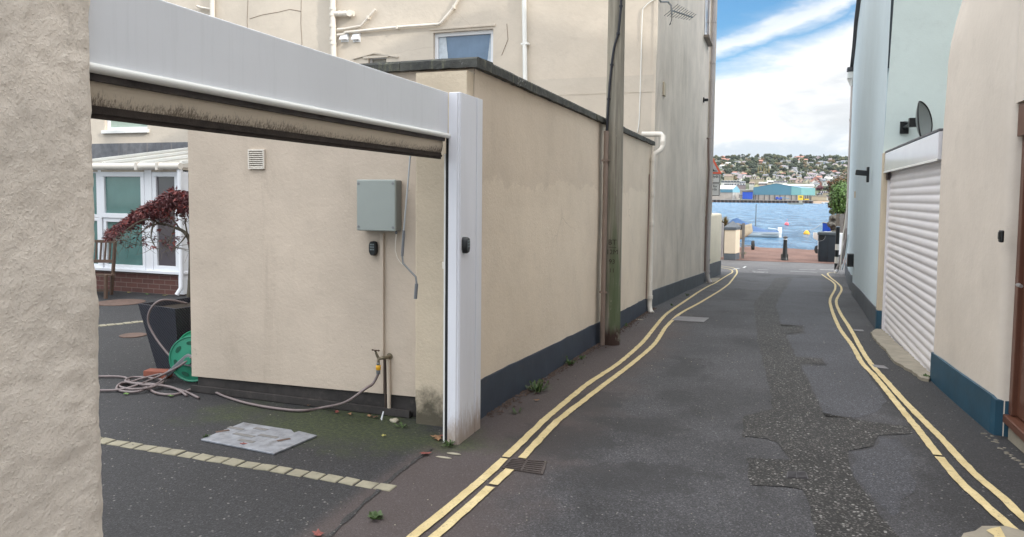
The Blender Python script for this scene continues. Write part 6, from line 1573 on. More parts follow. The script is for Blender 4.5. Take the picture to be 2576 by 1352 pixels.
def house(p, wd, dp, ht_, rh, wm, rm, rz=0., gable=False, wins=0, chim=0, name='house', dormers=0):
    """house standing at p; wd along the view, gable=True turns the gable to the water"""
    t0 = bpy.data.objects.new(name, None); COL.objects.link(t0); t0.location = p; t0.empty_display_size = 1
    def mk(nm, mb, mat, par=t0):
        rot = Matrix.Rotation(rz, 3, 'Z'); mb.v = [rot @ q + (p) for q in mb.v]; return mb.build(nm, mat, par)
    mb = MB(); mb.box(-wd/2, wd/2, 0, dp, -4, ht_)
    if gable: mb.add([(-wd/2, 0, ht_), (wd/2, 0, ht_), (0, 0, ht_+rh)], [(0, 1, 2)]); mb.add([(-wd/2, dp, ht_), (wd/2, dp, ht_), (0, dp, ht_+rh)], [(0, 1, 2)])
    else:
        for s_ in (-1, 1): mb.add([(s_*wd/2, 0, ht_), (s_*wd/2, dp, ht_), (s_*wd/2, dp/2, ht_+rh)], [(0, 1, 2)])
    mk('wall', mb, wm)
    e = .35; mb = MB()
    if gable:
        for s_ in (-1, 1): mb.add([(0, -e, ht_+rh+.25), (0, dp+e, ht_+rh+.25), (s_*(wd/2+e), dp+e, ht_-.1), (s_*(wd/2+e), -e, ht_-.1)], [(0, 1, 2, 3)]); mb.add([(0, -e, ht_+rh-.15), (0, -e, ht_+rh+.25), (s_*(wd/2+e), -e, ht_-.1), (s_*(wd/2+e), -e, ht_-.4)], [(0, 1, 2, 3)])
    else:
        h_ = .22*wd if wd < 18 and rh > 2 else 0
        mb.add([(-wd/2-e, -e, ht_), (wd/2+e, -e, ht_), (wd/2+e, dp+e, ht_), (-wd/2-e, dp+e, ht_), (-wd/2-e+h_, dp/2, ht_+rh+.2), (wd/2+e-h_, dp/2, ht_+rh+.2)], [(0, 1, 5, 4), (3, 4, 5, 2), (0, 4, 3), (1, 2, 5)])
    rf = mk('roof', mb, rm)
    for c_ in range(chim): mb = MB(); cx_ = (-.36+.72*c_)*wd; mb.box(cx_-.5, cx_+.5, dp/2-.5, dp/2+.5, ht_+rh*.5, ht_+rh+1.4); mk('chimney', mb, wm, rf)
    for i in range(dormers):
        mb = MB(); cx_ = -wd/2+wd*(i+.5)/dormers; mb.box(cx_-1, cx_+1, .6, dp/2, ht_+.3, ht_+1.9); d_ = mk('dormer', mb, wl['white'], rf); mb = MB(); mb.box(cx_-.7, cx_+.7, .56, .599, ht_+.6, ht_+1.6); mk('window', mb, m_fw, d_)
    fl = max(1, int(ht_/2.9))
    for i in range(wins):
        for f_ in range(fl):
            mb = MB(); cx_ = -wd/2+wd*(i+.5)/wins; z0 = 1.0+f_*2.8; mb.box(cx_-.5, cx_+.5, -.05, -.01, z0, z0+1.4); mk('window', mb, m_fw)
    return t0
R1 = lambda u, v_: (1776.1+.12286*u, 357.8+.12286*v_)
R0 = lambda u, v_: (u, v_)
R2 = lambda u, v_: (1955+.12286*u, 357.8+.12286*v_)
# (picture region, u, v of base centre, width, height in region units, wall, roof, gable?)
HL = [(R1, 190, 290, 70, 34, 'pink', 'red_tile', 0), (R1, 335, 340, 80, 44, 'red_brick', 'red_tile', 1), (R1, 420, 400, 80, 40, 'red_brick', 'red_tile', 0), (R1, 345, 385, 70, 30, 'mauve', 'red_tile', 0),
      (R1, 265, 450, 100, 50, 'yellow', 'slate', 0), (R1, 445, 482, 90, 26, 'white', 'pale', 0), (R1, 330, 540, 110, 36, 'white', 'pale', 0), (R1, 550, 525, 50, 30, 'white', 'slate', 1), (R1, 690, 452, 46, 40, 'white', 'slate', 1), (R1, 722, 500, 40, 30, 'white', 'brown', 0),
      (R1, 580, 455, 44, 34, 'yellow', 'slate', 0), (R1, 792, 455, 96, 30, 'mauve', 'mauve', 0), (R1, 1098, 372, 46, 40, 'white', 'slate', 1), (R1, 1118, 428, 70, 24, 'red_brick', 'red_tile', 0), (R1, 1210, 470, 50, 24, 'white', 'slate', 0), (R1, 1560, 448, 80, 30, 'white', 'slate', 0), (R1, 1620, 418, 110, 40, 'white', 'slate', 0),
      (R1, 395, 630, 90, 60, 'stone', 'slate', 0), (R1, 590, 710, 100, 50, 'beige', 'slate', 0), (R1, 672, 745, 110, 50, 'white', 'mauve', 0), (R1, 655, 690, 50, 40, 'white', 'brown', 1), (R1, 800, 745, 40, 34, 'white', 'slate', 1), (R1, 1600, 545, 90, 26, 'white', 'mauve', 0), (R1, 1340, 535, 40, 26, 'white', 'slate', 0), (R1, 1456, 496, 30, 24, 'white', 'slate', 0),
      (R2, 100, 445, 70, 26, 'white', 'slate', 0), (R2, 250, 440, 120, 36, 'cream', 'slate', 0), (R2, 175, 412, 90, 30, 'cream', 'slate', 0), (R2, 370, 360, 70, 40, 'pink', 'red_tile', 1), (R2, 440, 350, 80, 36, 'pink', 'red_tile', 0), (R2, 555, 410, 210, 34, 'white', 'red_tile', 0), (R2, 550, 350, 90, 20, 'pink', 'red_tile', 0),
      (R2, 645, 480, 130, 60, 'cream', 'slate', 0), (R2, 540, 495, 70, 34, 'white', 'slate', 0), (R2, 720, 410, 100, 34, 'cream', 'slate', 0), (R2, 845, 455, 150, 66, 'cream', 'slate', 0), (R2, 860, 365, 80, 28, 'mauve', 'mauve', 1), (R2, 1062, 480, 100, 66, 'cream', 'slate', 0), (R2, 1060, 405, 90, 24, 'cream', 'mauve', 0),
      (R2, 850, 530, 56, 44, 'white', 'slate', 1), (R2, 905, 510, 60, 44, 'white', 'slate', 1), (R2, 980, 545, 60, 40, 'white', 'slate', 1), (R2, 985, 465, 60, 30, 'blue', 'slate', 0), (R2, 1215, 520, 84, 34, 'cream', 'mauve', 1), (R2, 1300, 540, 80, 40, 'cream', 'mauve', 1), (R2, 1385, 535, 90, 30, 'cream', 'mauve', 0), (R2, 1260, 465, 90, 30, 'blue', 'slate', 0), (R2, 1350, 445, 60, 30, 'blue', 'slate', 0), (R2, 1405, 450, 60, 40, 'white', 'slate', 0),
      (R2, 160, 560, 90, 26, 'white', 'slate', 0), (R2, 320, 620, 70, 40, 'white', 'slate', 1), (R2, 380, 590, 80, 24, 'white', 'slate', 0), (R2, 430, 755, 66, 50, 'yellow', 'slate', 1), (R2, 360, 660, 50, 20, 'white', 'slate', 1), (R2, 645, 655, 60, 40, 'cream', 'slate', 1), (R2, 695, 720, 170, 34, 'white', 'mauve', 0), (R2, 825, 725, 84, 50, 'white', 'slate', 1), (R2, 835, 650, 80, 26, 'pink', 'red_tile', 0), (R2, 765, 650, 34, 26, 'white', 'slate', 0),
      (R2, 1055, 745, 60, 40, 'white', 'slate', 1), (R2, 1130, 715, 60, 44, 'white', 'slate', 1), (R2, 1200, 665, 60, 40, 'red_brick', 'red_tile', 1), (R2, 1265, 695, 60, 40, 'white', 'mauve', 0), (R2, 1060, 805, 160, 26, 'white', 'pale', 0), (R2, 1175, 760, 50, 30, 'white', 'slate', 0), (R2, 955, 840, 70, 40, 'blue', 'slate', 0), (R2, 1310, 785, 80, 40, 'stone', 'brown', 0), (R2, 1250, 770, 60, 30, 'mauve', 'slate', 1), (R2, 1400, 810, 70, 44, 'yellow', 'slate', 1), (R2, 1390, 725, 60, 24, 'pink', 'brown', 0),
      (R2, 905, 740, 60, 36, 'mauve', 'slate', 1), (R2, 780, 800, 60, 26, 'red_brick', 'mauve', 1), (R2, 620, 800, 120, 30, 'stone', 'mauve', 0), (R2, 760, 870, 58, 40, 'white', 'red_tile', 1), (R2, 808, 872, 50, 40, 'white', 'red_tile', 1), (R2, 862, 885, 50, 36, 'red_brick', 'slate', 1), (R2, 922, 890, 50, 38, 'white', 'brown', 1), (R2, 978, 895, 50, 38, 'white', 'brown', 1), (R2, 1050, 890, 60, 50, 'red_brick', 'red_tile', 1), (R2, 1110, 900, 60, 40, 'mauve', 'slate', 0), (R2, 790, 925, 90, 34, 'white', 'slate', 0),
      (R2, 330, 830, 130, 34, 'beige', 'mauve', 0), (R2, 430, 840, 60, 30, 'pink', 'brown', 1), (R2, 515, 842, 50, 26, 'pink', 'brown', 1), (R2, 575, 846, 50, 28, 'cream', 'slate', 1), (R2, 635, 848, 50, 28, 'cream', 'slate', 1), (R2, 692, 850, 50, 28, 'cream', 'slate', 1), (R2, 90, 770, 110, 30, 'white', 'mauve', 0), (R2, 50, 720, 70, 36, 'mauve', 'brown', 1), (R2, 200, 790, 80, 30, 'beige', 'slate', 0)]
rh_ = random.Random(5)
for i in range(34):
    HL.append((R0, 1818+i*8.3+rh_.uniform(-3, 3), (441, 447, 453)[i % 3]+rh_.uniform(-2, 2), rh_.uniform(55, 110), rh_.uniform(30, 50), rh_.choice(('white', 'white', 'cream', 'white', 'pink', 'beige', 'yellow')), rh_.choice(('slate', 'mauve', 'slate', 'brown', 'red_tile')), rh_.random() < .4))
rowname = lambda y: 'hilltop' if y < 404 else 'upper hillside' if y < 418 else 'mid hillside' if y < 434 else 'lower hillside' if y < 452 else 'hill foot'
zone = lambda x: 'near sign' if x < 1835 else 'over left shed' if x < 1885 else 'over big gable' if x < 1950 else 'over turquoise wall' if x < 2010 else 'right of docks' if x < 2060 else 'near hedge'
ordn = 'first second third fourth fifth sixth seventh eighth ninth tenth eleventh twelfth thirteenth fourteenth fifteenth sixteenth seventeenth eighteenth nineteenth twentieth'.split()
ent = []
for rg_, u, v_, wd, hh_, wm, rm, gb in HL:
    x, y = rg_(u, v_); p = HT(x, y+.6); dp = p.y*.955; k = .12286*dp/F; w_ = max(4.5, wd*k); h_ = max(3.2, hh_*k*(.62 if gb else .72)); ent.append((x, y, p, w_, h_, hh_, wm, rm, gb))
cells = {}
for e in ent: cells.setdefault((rowname(e[1]), zone(e[0]), e[6], e[7]), []).append(e)
for key, es in cells.items():
    es.sort(key=lambda e: (e[0]))
    for i, (x, y, p, w_, h_, hh_, wm, rm, gb) in enumerate(es):
        o = house(p, w_, R.uniform(7, 9), h_, (w_*.42 if gb else min(3.4, h_*.5)), wl[wm], rl_[rm], R.uniform(-.35, .45) if w_ < 16 else R.uniform(-.1, .25), bool(gb), wins=max(1, min(5, int(w_/3.2))), chim=(1 if w_ > 8 and not gb else 0))
        wn_ = wm.replace('_', ' '); rn = rm.replace('_', ' ')
        lb = f"{wn_} {'gabled ' if gb else ''}house with {rn} roof, {key[0]} {key[1]}"
        if len(es) > 1: lb = f"{wn_} house, {rn} roof, {key[0]} {key[1]}, {ordn[i]} from left"
        tag(o, lb, 'house', 'houses on the far hillside')
# larger buildings of the far town
def big(x0, y0, x1, y1, Y, wm, rm, rh, label, name='building', dp=14, gable=False, wins=0, dormers=0, chim=0, grp=None):
    a, b = W(x0, y1, Y=Y), W(x1, y1, Y=Y); z1_ = W((x0+x1)/2, y0, Y=Y).z; p = (a+b)/2; rh = min(rh, .45*(z1_-p.z)); z1_ -= rh
    o = house(p, (b-a).length, dp, z1_-p.z, rh, wm, rm, 0, gable, wins, chim, name, dormers); return tag(o, label, 'building', grp)
def R1b(u0, v0, u1, v1): return (*R1(u0, v0), *R1(u1, v1))
def R2b(u0, v0, u1, v1): return (*R2(u0, v0), *R2(u1, v1))
big(*R1b(655, 268, 790, 345), 1290, wl['stone'], rl_['slate'], 4, 'long grey stone building with slate roof on the ridge', wins=5, chim=2)
big(*R1b(795, 300, 848, 360), 1275, wl['beige'], rl_['slate'], 6, 'tall stone gable end on the ridge right of the long stone building', gable=True)
big(*R2b(215, 345, 360, 385), 1280, wl['red_brick'], rl_['mauve'], 5, 'red brick church nave on the ridge', dp=10)
big(*R2b(248, 300, 280, 385), 1278, wl['red_brick'], rl_['red_tile'], 5, 'narrow red brick church tower on the ridge', gable=True, dp=5)
big(*R1b(370, 655, 545, 765), 775, wl['beige'], rl_['brown'], 3, 'broad sandy stone blockhouse above the left dock shed', dp=12)
big(*R1b(1410, 610, 1655, 668), 900, wl['cream'], rl_['slate'], 1.5, 'long cream flat fronted hotel half way up the hillside', wins=9)
big(*R1b(310, 806, 690, 850), 745, wl['white'], rl_['slate'], 5, 'white terrace with a row of dormer windows in its slate roof', wins=12, dormers=6)
big(*R1b(370, 850, 560, 905), 725, wl['yellow'], rl_['slate'], 3, 'pale yellow terrace in front of the dormered terrace', wins=5)
big(*R1b(570, 865, 800, 905), 720, wl['mauve'], rl_['slate'], 5, 'grey roofed warehouse row behind the left dock shed', wins=4)
big(*R1b(690, 805, 795, 870), 735, wl['white'], rl_['slate'], 3, 'tall white house at the right end of the dormered terrace', wins=3, chim=1)
big(*R1b(885, 815, 985, 895), 715, wl['white'], rl_['brown'], 4, 'white house with brown roof left of the yellow gable', wins=3)
big(*R1b(985, 850, 1085, 920), 708, wl['yellow'], rl_['brown'], 5, 'tall pale yellow gable end behind the big shed', gable=True)
big(*R1b(1085, 820, 1255, 900), 716, wl['pink'], rl_['pale'], 1, 'pinkish long building behind the big shed', wins=6)
big(*R1b(1250, 790, 1375, 870), 722, wl['cream'], rl_['pale'], 1, 'cream block with parapet behind the shed apex', wins=4)
big(*R1b(1375, 795, 1660, 850), 724, wl['white'], rl_['mauve'], 4, 'white terrace with mauve roofs behind the shed apex', wins=9, chim=2)
big(*R1b(900, 745, 1180, 775), 790, wl['beige'], rl_['brown'], 3, 'low brown roofed row under the poplars', wins=6, chim=2)
big(*R2b(110, 862, 745, 950), 668, wl['white'], rl_['pale'], 1.5, 'very long white flat roofed warehouse behind the turquoise shed wall', wins=0, name='warehouse', dp=20)
for i in range(7): pass
# dock sheds
m_sb = M('shed_blue', (.065, .18, .245), .5, .06, .2, 0, 5); m_st = M('shed_turquoise', (.15, .34, .35), .5, .06, .2, 0, 5); m_sk = M('shed_concrete', (.33, .30, .27), .8, .15, .3, 0, 5); m_sd = M('shed_column', (.06, .065, .07), .7); m_sroof = M('shed_roof', (.13, .28, .38), .6)
YS = 622
def SP(x, y, Y=YS): return W(x, y, Y=Y)
bs = thing('dock_shed', 'huge blue and turquoise dock shed with shallow gable on a concrete base across the water', 'shed', SP(1955, 503))
zb = .35; zc_ = SP(1955, 491).z; zl_, za_, zr_ = SP(1895, 472).z, SP(1952, 462).z, SP(2016, 473.5).z
X0, XA, XM, X1 = SP(1895, 480).x, SP(1952, 480).x, SP(1991, 480).x, SP(2016, 480).x; X2 = SP(2053, 480).x
zm = za_+(zr_-za_)*(XM-XA)/(X1-XA)
MB().add([(X0, YS, zc_), (XM, YS, zc_), (XM, YS, zm), (XA, YS, za_), (X0, YS, zl_)], [(0, 1, 2, 3, 4)]).build('gable_cladding', m_sb, bs)
MB().add([(XM, YS, zc_), (X1, YS, zc_), (X1, YS, zr_), (XM, YS, zm)], [(0, 1, 2, 3)]).build('light_cladding', m_st, bs)
MB().add([(X1, YS, zc_), (X2, YS+14, zc_), (X2, YS+14, zr_), (X1, YS, zr_)], [(0, 1, 2, 3)]).build('side_cladding', m_st, bs)
MB().add([(X0, YS-.2, zl_), (XA, YS-.2, za_+.15), (XA, YS+40, za_+.15), (X0, YS+40, zl_)], [(0, 1, 2, 3)]).add([(XA, YS-.2, za_+.15), (X1, YS-.2, zr_+.1), (X2, YS+14, zr_+.1), (X2, YS+40, zr_+.1), (XA, YS+40, za_+.15)], [(0, 1, 2, 3, 4)]).build('roof', m_sroof, bs)
MB().add([(X0, YS+.3, zb), (X1, YS+.3, zb), (X1, YS+.3, zc_), (X0, YS+.3, zc_)], [(0, 1, 2, 3)]).add([(X1, YS+.3, zb), (X2, YS+14.3, zb), (X2, YS+14.3, zc_), (X1, YS+.3, zc_)], [(0, 1, 2, 3)]).build('base_wall', m_sk, bs)
for x in (1896, 1900.5, 1908.5, 1923, 1936, 1949, 1962, 1975, 1991, 2003, 2015.5): q = SP(x, 497).x; MB().box(q-.25, q+.25, YS-.2, YS+.2, zb, zc_).build('column', m_sd, bs)
for i in range(8): u = (i+.6)/8; q = X1+(X2-X1)*u; MB().box(q-.35, q+.35, YS+14*u-.3, YS+14*u+.2, zb, zc_).build('column', m_sd, bs)
ls = thing('dock_shed', 'smaller blue dock shed with pale roof over grey piers at the left', 'shed', SP(1830, 503)); YL = 616
q = lambda x, y: W(x, y, Y=YL)
x0, x1, x2, x3 = -130, q(1843, 480).x, q(1852, 480).x, q(1860, 480).x; ze, zp, zc_ = q(1830, 476.3).z, q(1830, 467).z, q(1830, 484.5).z
MB().box(x0, x1, YL, YL+.3, zc_, ze).build('cladding', m_sb, ls)
MB().add([(x1, YL, zc_), (x3, YL+10, zc_), (x3, YL+10, ze-.6), (x2, YL+5, zp), (x1, YL, ze)], [(0, 1, 2, 3, 4)]).build('gable_cladding', M('shed_mid_blue', (.20, .40, .50), .5, .06, .2), ls)
MB().add([(x0, YL-.2, ze), (x1, YL-.2, ze), (x2, YL+5, zp+.1), (x0, YL+5, zp+.1)], [(0, 1, 2, 3)]).build('roof', rl_['pale'], ls)
MB().box(x0, x1, YL+.4, YL+.7, zb, zc_).add([(x1, YL+.4, zb), (x3, YL+10, zb), (x3, YL+10, zc_), (x1, YL+.4, zc_)], [(0, 1, 2, 3)]).build('base_wall', m_sk, ls)
for i in range(5): u = (i+.5)/5; xx = x1+(x3-x1)*u; MB().box(xx-.35, xx+.35, YL+10*u-.3, YL+10*u+.2, zb, zc_).build('column', wl['white'], ls)
def simple(x0, y0, x1, y1, Y, mat, label, name, cat, dp=6, top=None, tname='roof'):
    a, b = W(x0, y0, Y=Y), W(x1, y1, Y=Y); z0 = max(b.z, .35) if Y < 640 else b.z-1; t0 = thing(name, label, cat, V((a.x+b.x)/2, Y, z0))
    MB().box(a.x, b.x, Y, Y+dp, z0, a.z).build('body', mat, t0)
    if top: MB().box(a.x-.3, b.x+.3, Y-.3, Y+dp, a.z+.01, a.z+.5).build(tname, top, t0)
    return t0
m_rb = M('bright_blue_steel', (.012, .065, .42), .45, .1, .5)
cbx = simple(*R1(748, 1022), *R1(950, 1172), 612, m_rb, 'bright blue steel storage block between the two dock sheds', 'storage_block', 'store', 5, m_sd)
simple(*R1(665, 985), *R1(972, 1100), 640, m_sk, 'low grey unit with pale flat roof behind the blue storage block', 'dock_unit', 'building', 8, wl['white'])
simple(*R1(672, 1075), *R1(740, 1150), 616, m_sk, 'small grey hut left of the bright blue storage block', 'hut', 'hut', 3, wl['white'])
simple(*R2(705, 1112), *R2(1010, 1225), 622, M('sand_wall', (.42, .35, .25), .85, .12, .3), 'long sandy retaining wall right of the big dock shed', 'retaining_wall', 'wall', 2, m_sk, 'parapet')
big(*R2b(905, 1010, 1040, 1065), 660, wl['beige'], rl_['mauve'], 4, 'beige house right of the big dock shed', wins=3)
big(*R2b(830, 1050, 930, 1100), 640, wl['stone'], rl_['slate'], 3, 'low grey roofed hut beside the turquoise wall end', wins=2)
big(*R2b(1000, 1110, 1060, 1150), 628, wl['white'], rl_['red_tile'], 3, 'small white house with red roof near the far beach', wins=2)
big(*R2b(1060, 1125, 1120, 1190), 630, wl['white'], rl_['slate'], 3, 'white house with slate roof near the far beach', wins=2)
# machines on the quay
def crane(x, y, label, mat):
    p = W(x, y, Y=608); p.z = .35; t0 = thing('telehandler', label, 'lift', p); s = 1
    mb = MB().box(p.x-2.6, p.x+2.6, 607, 609.4, .9, 1.7).box(p.x-2.3, p.x-.2, 607.2, 609.2, 1.7, 2.9).box(p.x+.6, p.x+2.2, 607.2, 609.2, 1.7, 2.6); mb.build('chassis', mat, t0, bevel=.1)
    for dx in (-1.9, 1.8): MB().lathe((p.x+dx, 606.9, .95), [(.35, 0), (.6, .02), (.6, .4), (.35, .42)], 12, (0, 1, 0)).build('wheel', m_tyre, t0)
    MB().bar((p.x+1.2, 608, 2.7), (p.x+7.5, 608, 1.6), .4, .45).build('boom', M('pale_blue_steel', (.10, .26, .42), .5), t0); return t0
crane(1959, 503, 'blue wheeled lift with long boom parked on the quay before the big shed', m_rb)
p = W(2014, 502, Y=606); p.z = .35; yc = thing('yellow_cabin', 'bright yellow cabin standing on the quay near the shed corner', 'cabin', p)
m_qy = M('machine_yellow', (.75, .52, .03), .5, .05, 1)
MB().box(p.x-1.8, p.x+1.8, 605, 608, .5, 4.1).build('body', m_qy, yc, bevel=.1); MB().box(p.x-.8, p.x+.9, 604.9, 604.98, 2.4, 3.4).build('window', m_sd, yc)
p = W(2029, 504, Y=606); p.z = .35; yp_ = thing('yellow_digger', 'low yellow machine right of the yellow cabin on the quay', 'machine', p)
MB().box(p.x-1.6, p.x+1.6, 605, 607, .7, 1.5).build('body', m_qy, yp_, bevel=.1); MB().box(p.x-1.5, p.x+1.5, 605.1, 606.9, .35, .69).build('track', m_tyre, yp_)
# barge in front of the quay
p = W(2000, 515, Z=SEA); bg = thing('work_barge', 'grey green flat work barge with small wheelhouse before the quay', 'barge', p)
k = p.y/600*.3; m_bg = M('barge_paint', (.20, .22, .20), .7, .15, 1)
L_ = (W(2023, 515, Y=p.y).x-W(1979, 515, Y=p.y).x)
mb = MB().prism([(p.x-L_/2, p.y, SEA+.9), (p.x-L_/2+1.5, p.y, SEA-.2), (p.x+L_/2-.5, p.y, SEA-.2), (p.x+L_/2, p.y, SEA+1.1)], (0, 4, 0)); mb.build('hull', m_bg, bg)
MB().box(p.x+L_*.22, p.x+L_*.42, p.y+.5, p.y+3, SEA+1.0, SEA+2.6).build('wheelhouse', wl['stone'], bg, bevel=.05)
# small things at the far beach
for x, y, c_ in ((2070, 511, 'white'), (2078, 514, 'white'), (2086, 512, 'red_brick'), (2082, 509, 'blue')):
    p = W(x, y, Y=600); p.z = SEA+.1; mb = MB(); hull(mb, 5, 2, .8); mb.v = xf(mb.v, p, R.uniform(0, 6)); o = mb.build('small_boat', wl[c_]); tag(o, f"tiny {c_.replace('_', ' ')} boat off the far beach, {'nearest the hedge' if x == 2086 else 'leftmost of four' if x == 2070 else 'lowest of four' if x == 2078 else 'highest of four'}", 'boat', 'small boats off the far beach')
# ---------------------------------------------------------------- trees of the far hill
tm = {}
def fol(n_, c_):
    m, t = newmat('foliage_'+n_); v = t.n('ShaderNodeTexCoord').outputs['Object']; oi = t.n('ShaderNodeObjectInfo').outputs['Random']
    c = t.mix(t.ramp(t.noise(v, .35, 5, .65), [(.35, 0), (.65, 1)]), mul(c_, .6), mul(c_, 1.5))
    c = t.mix(t.math('MULTIPLY', oi, .5), c, mul((c_[0]*1.3, c_[1], c_[2]*.9), .8)); finish(t, c, .85); tm[n_] = m; return m
for n_, c_ in (('dark', (.032, .047, .028)), ('mid', (.050, .068, .034)), ('olive', (.085, .092, .040)), ('autumn', (.14, .105, .055)), ('poplar', (.24, .225, .11)), ('purple', (.11, .032, .040))): fol(n_, c_)
protos = {}
def crown_mesh(kind, mat, seed):
    rs = random.Random(seed); mb = MB(); st_ = R.getstate(); R.seed(seed)
    if kind == 'round': cs = [(V(rs.uniform(-3.2, 3.2), rs.uniform(-2.6, 2.6), 6+rs.uniform(-2, 3.0)), rs.uniform(1.7, 2.9)) for _ in range(9)]
    elif kind == 'broad': cs = [(V(rs.uniform(-5, 5), rs.uniform(-3, 3), 4.5+rs.uniform(-1.5, 1.8)), rs.uniform(1.7, 2.7)) for _ in range(12)]
    elif kind == 'poplar': cs = [(V(rs.uniform(-.6, .6), rs.uniform(-.6, .6), 3+i*1.9), 1.9*(1-.55*abs(i-3)/5)) for i in range(9)]
    else: cs = [(V(rs.uniform(-.8, .8), rs.uniform(-.8, .8), 3+i*1.5), 2.9*(1-i/8.5)+.3) for i in range(8)]
    leafball(mb, cs, 650, .55); core(mb, cs, .80); R.setstate(st_)
    me_o = mb.build('crown', mat, None, origin=V(0, 0, 0)); me = me_o.data; bpy.data.objects.remove(me_o); return me
def trunk_mesh():
    o = MB().tube([V(0, 0, -3), V(.1, 0, 2), V(0, .1, 6)], [.45, .35, .2], 6).build('trunk', m_bark, None, origin=V(0, 0, 0)); me = o.data; bpy.data.objects.remove(o); return me
TM = trunk_mesh()
def tree(p, kind, col_, hgt, nm='tree'):
    k = (kind, col_, R.randrange(3)); base_h = {'round': 10.5, 'broad': 8., 'poplar': 19., 'conifer': 14.5}[kind]
    if k not in protos: protos[k] = crown_mesh(kind, tm[col_], hash(k[0]+k[1]) % 1000+k[2] if False else sum(map(ord, kind+col_))+k[2]*17)
    t0 = bpy.data.objects.new({'conifer': 'conifer_tree', 'poplar': 'poplar_tree'}.get(kind, 'tree'), None); COL.objects.link(t0); t0.location = p; s = hgt/base_h; t0.scale = (s*R.uniform(.9, 1.15), s, s*R.uniform(.92, 1.08)); t0.rotation_euler = (0, 0, R.uniform(0, 6.28)); t0.empty_display_size = .5
    for n_, me in (('crown', protos[k]), ('trunk', TM)): o = bpy.data.objects.new(n_, me); COL.objects.link(o); o.parent = t0
    return t0
TL = []   # x, y(base), height px, kind, colour
def rt_(rg, u, v_, h_, kind, c_): x, y = rg(u, v_); TL.append((x, y, h_*.12286, kind, c_))
for a in ((1070, 705, 215, 'poplar', 'poplar'), (1115, 640, 150, 'poplar', 'poplar'), (1180, 730, 240, 'poplar', 'poplar'), (1225, 720, 220, 'poplar', 'poplar'), (1275, 715, 220, 'poplar', 'poplar'), (860, 700, 150, 'round', 'olive'), (960, 690, 200, 'round', 'dark'), (920, 560, 130, 'round', 'dark'), (780, 620, 130, 'round', 'mid'), (500, 640, 110, 'broad', 'dark'), (600, 600, 110, 'broad', 'dark'), (690, 640, 110, 'round', 'dark'),
          (320, 250, 80, 'round', 'autumn'), (150, 260, 50, 'round', 'dark'), (440, 300, 80, 'broad', 'dark'), (560, 330, 90, 'broad', 'olive'), (620, 380, 110, 'round', 'mid'), (520, 380, 80, 'round', 'mid'), (760, 350, 70, 'round', 'olive'), (920, 390, 110, 'broad', 'mid'), (890, 430, 100, 'round', 'autumn'), (1060, 320, 80, 'round', 'dark'), (1030, 400, 100, 'round', 'mid'), (960, 480, 90, 'broad', 'dark'), (1190, 350, 70, 'broad', 'dark'), (1250, 400, 100, 'round', 'mid'), (1330, 390, 140, 'round', 'mid'), (1400, 340, 130, 'round', 'mid'), (1460, 400, 150, 'round', 'olive'), (1520, 430, 130, 'round', 'dark'), (1390, 450, 120, 'broad', 'mid'), (1580, 400, 110, 'conifer', 'dark'), (1250, 460, 80, 'broad', 'dark'), (1440, 500, 90, 'round', 'autumn'), (1350, 700, 160, 'round', 'dark'), (870, 790, 70, 'round', 'dark'), (850, 850, 100, 'round', 'mid'), (1540, 740, 100, 'round', 'mid'), (1640, 700, 70, 'round', 'dark'), (1130, 690, 80, 'round', 'autumn')): rt_(R1, *a)
for a in ((20, 400, 150, 'round', 'mid'), (100, 410, 120, 'conifer', 'mid'), (175, 370, 55, 'round', 'dark'), (600, 360, 100, 'round', 'dark'), (710, 400, 125, 'round', 'dark'), (760, 400, 110, 'round', 'dark'), (840, 340, 60, 'conifer', 'dark'), (950, 380, 150, 'conifer', 'dark'), (1000, 400, 120, 'round', 'mid'), (1085, 390, 110, 'round', 'olive'), (1150, 410, 60, 'round', 'mid'), (930, 430, 80, 'round', 'mid'), (1240, 420, 90, 'broad', 'dark'), (1300, 400, 120, 'conifer', 'mid'), (1360, 400, 90, 'round', 'olive'), (1430, 400, 70, 'round', 'mid'), (240, 560, 110, 'broad', 'dark'), (320, 560, 120, 'round', 'dark'), (420, 560, 120, 'round', 'dark'), (490, 560, 110, 'round', 'dark'), (100, 520, 90, 'round', 'mid'), (40, 530, 80, 'round', 'dark'), (640, 560, 70, 'broad', 'dark'), (730, 550, 90, 'round', 'dark'), (790, 560, 80, 'round', 'mid'), (580, 600, 60, 'broad', 'mid'), (700, 610, 60, 'broad', 'mid'), (800, 600, 50, 'broad', 'mid'), (900, 620, 70, 'broad', 'dark'), (1010, 640, 90, 'broad', 'olive'), (1090, 580, 80, 'round', 'dark'), (1180, 590, 90, 'round', 'dark'), (1260, 610, 80, 'round', 'dark'), (1340, 620, 80, 'broad', 'olive'), (1400, 640, 90, 'round', 'autumn'), (520, 730, 120, 'round', 'mid'), (460, 680, 90, 'round', 'dark'), (410, 640, 70, 'round', 'dark'), (560, 720, 110, 'round', 'mid'), (150, 720, 90, 'round', 'mid'), (220, 680, 60, 'round', 'mid'), (740, 790, 70, 'broad', 'purple'), (830, 790, 60, 'broad', 'purple'), (860, 1000, 120, 'broad', 'purple'), (860, 980, 110, 'round', 'purple'), (500, 820, 60, 'broad', 'autumn'), (1100, 980, 90, 'round', 'mid'), (1150, 1050, 90, 'round', 'dark'), (1200, 900, 100, 'round', 'autumn'), (1260, 900, 90, 'round', 'autumn'), (1330, 880, 90, 'round', 'autumn'), (1000, 980, 60, 'broad', 'mid'), (900, 1100, 50, 'round', 'olive'), (960, 690, 70, 'conifer', 'dark'), (1040, 660, 50, 'round', 'mid'), (1340, 740, 60, 'round', 'mid'), (1450, 760, 60, 'round', 'dark')): rt_(R2, *a)
rs = random.Random(11)
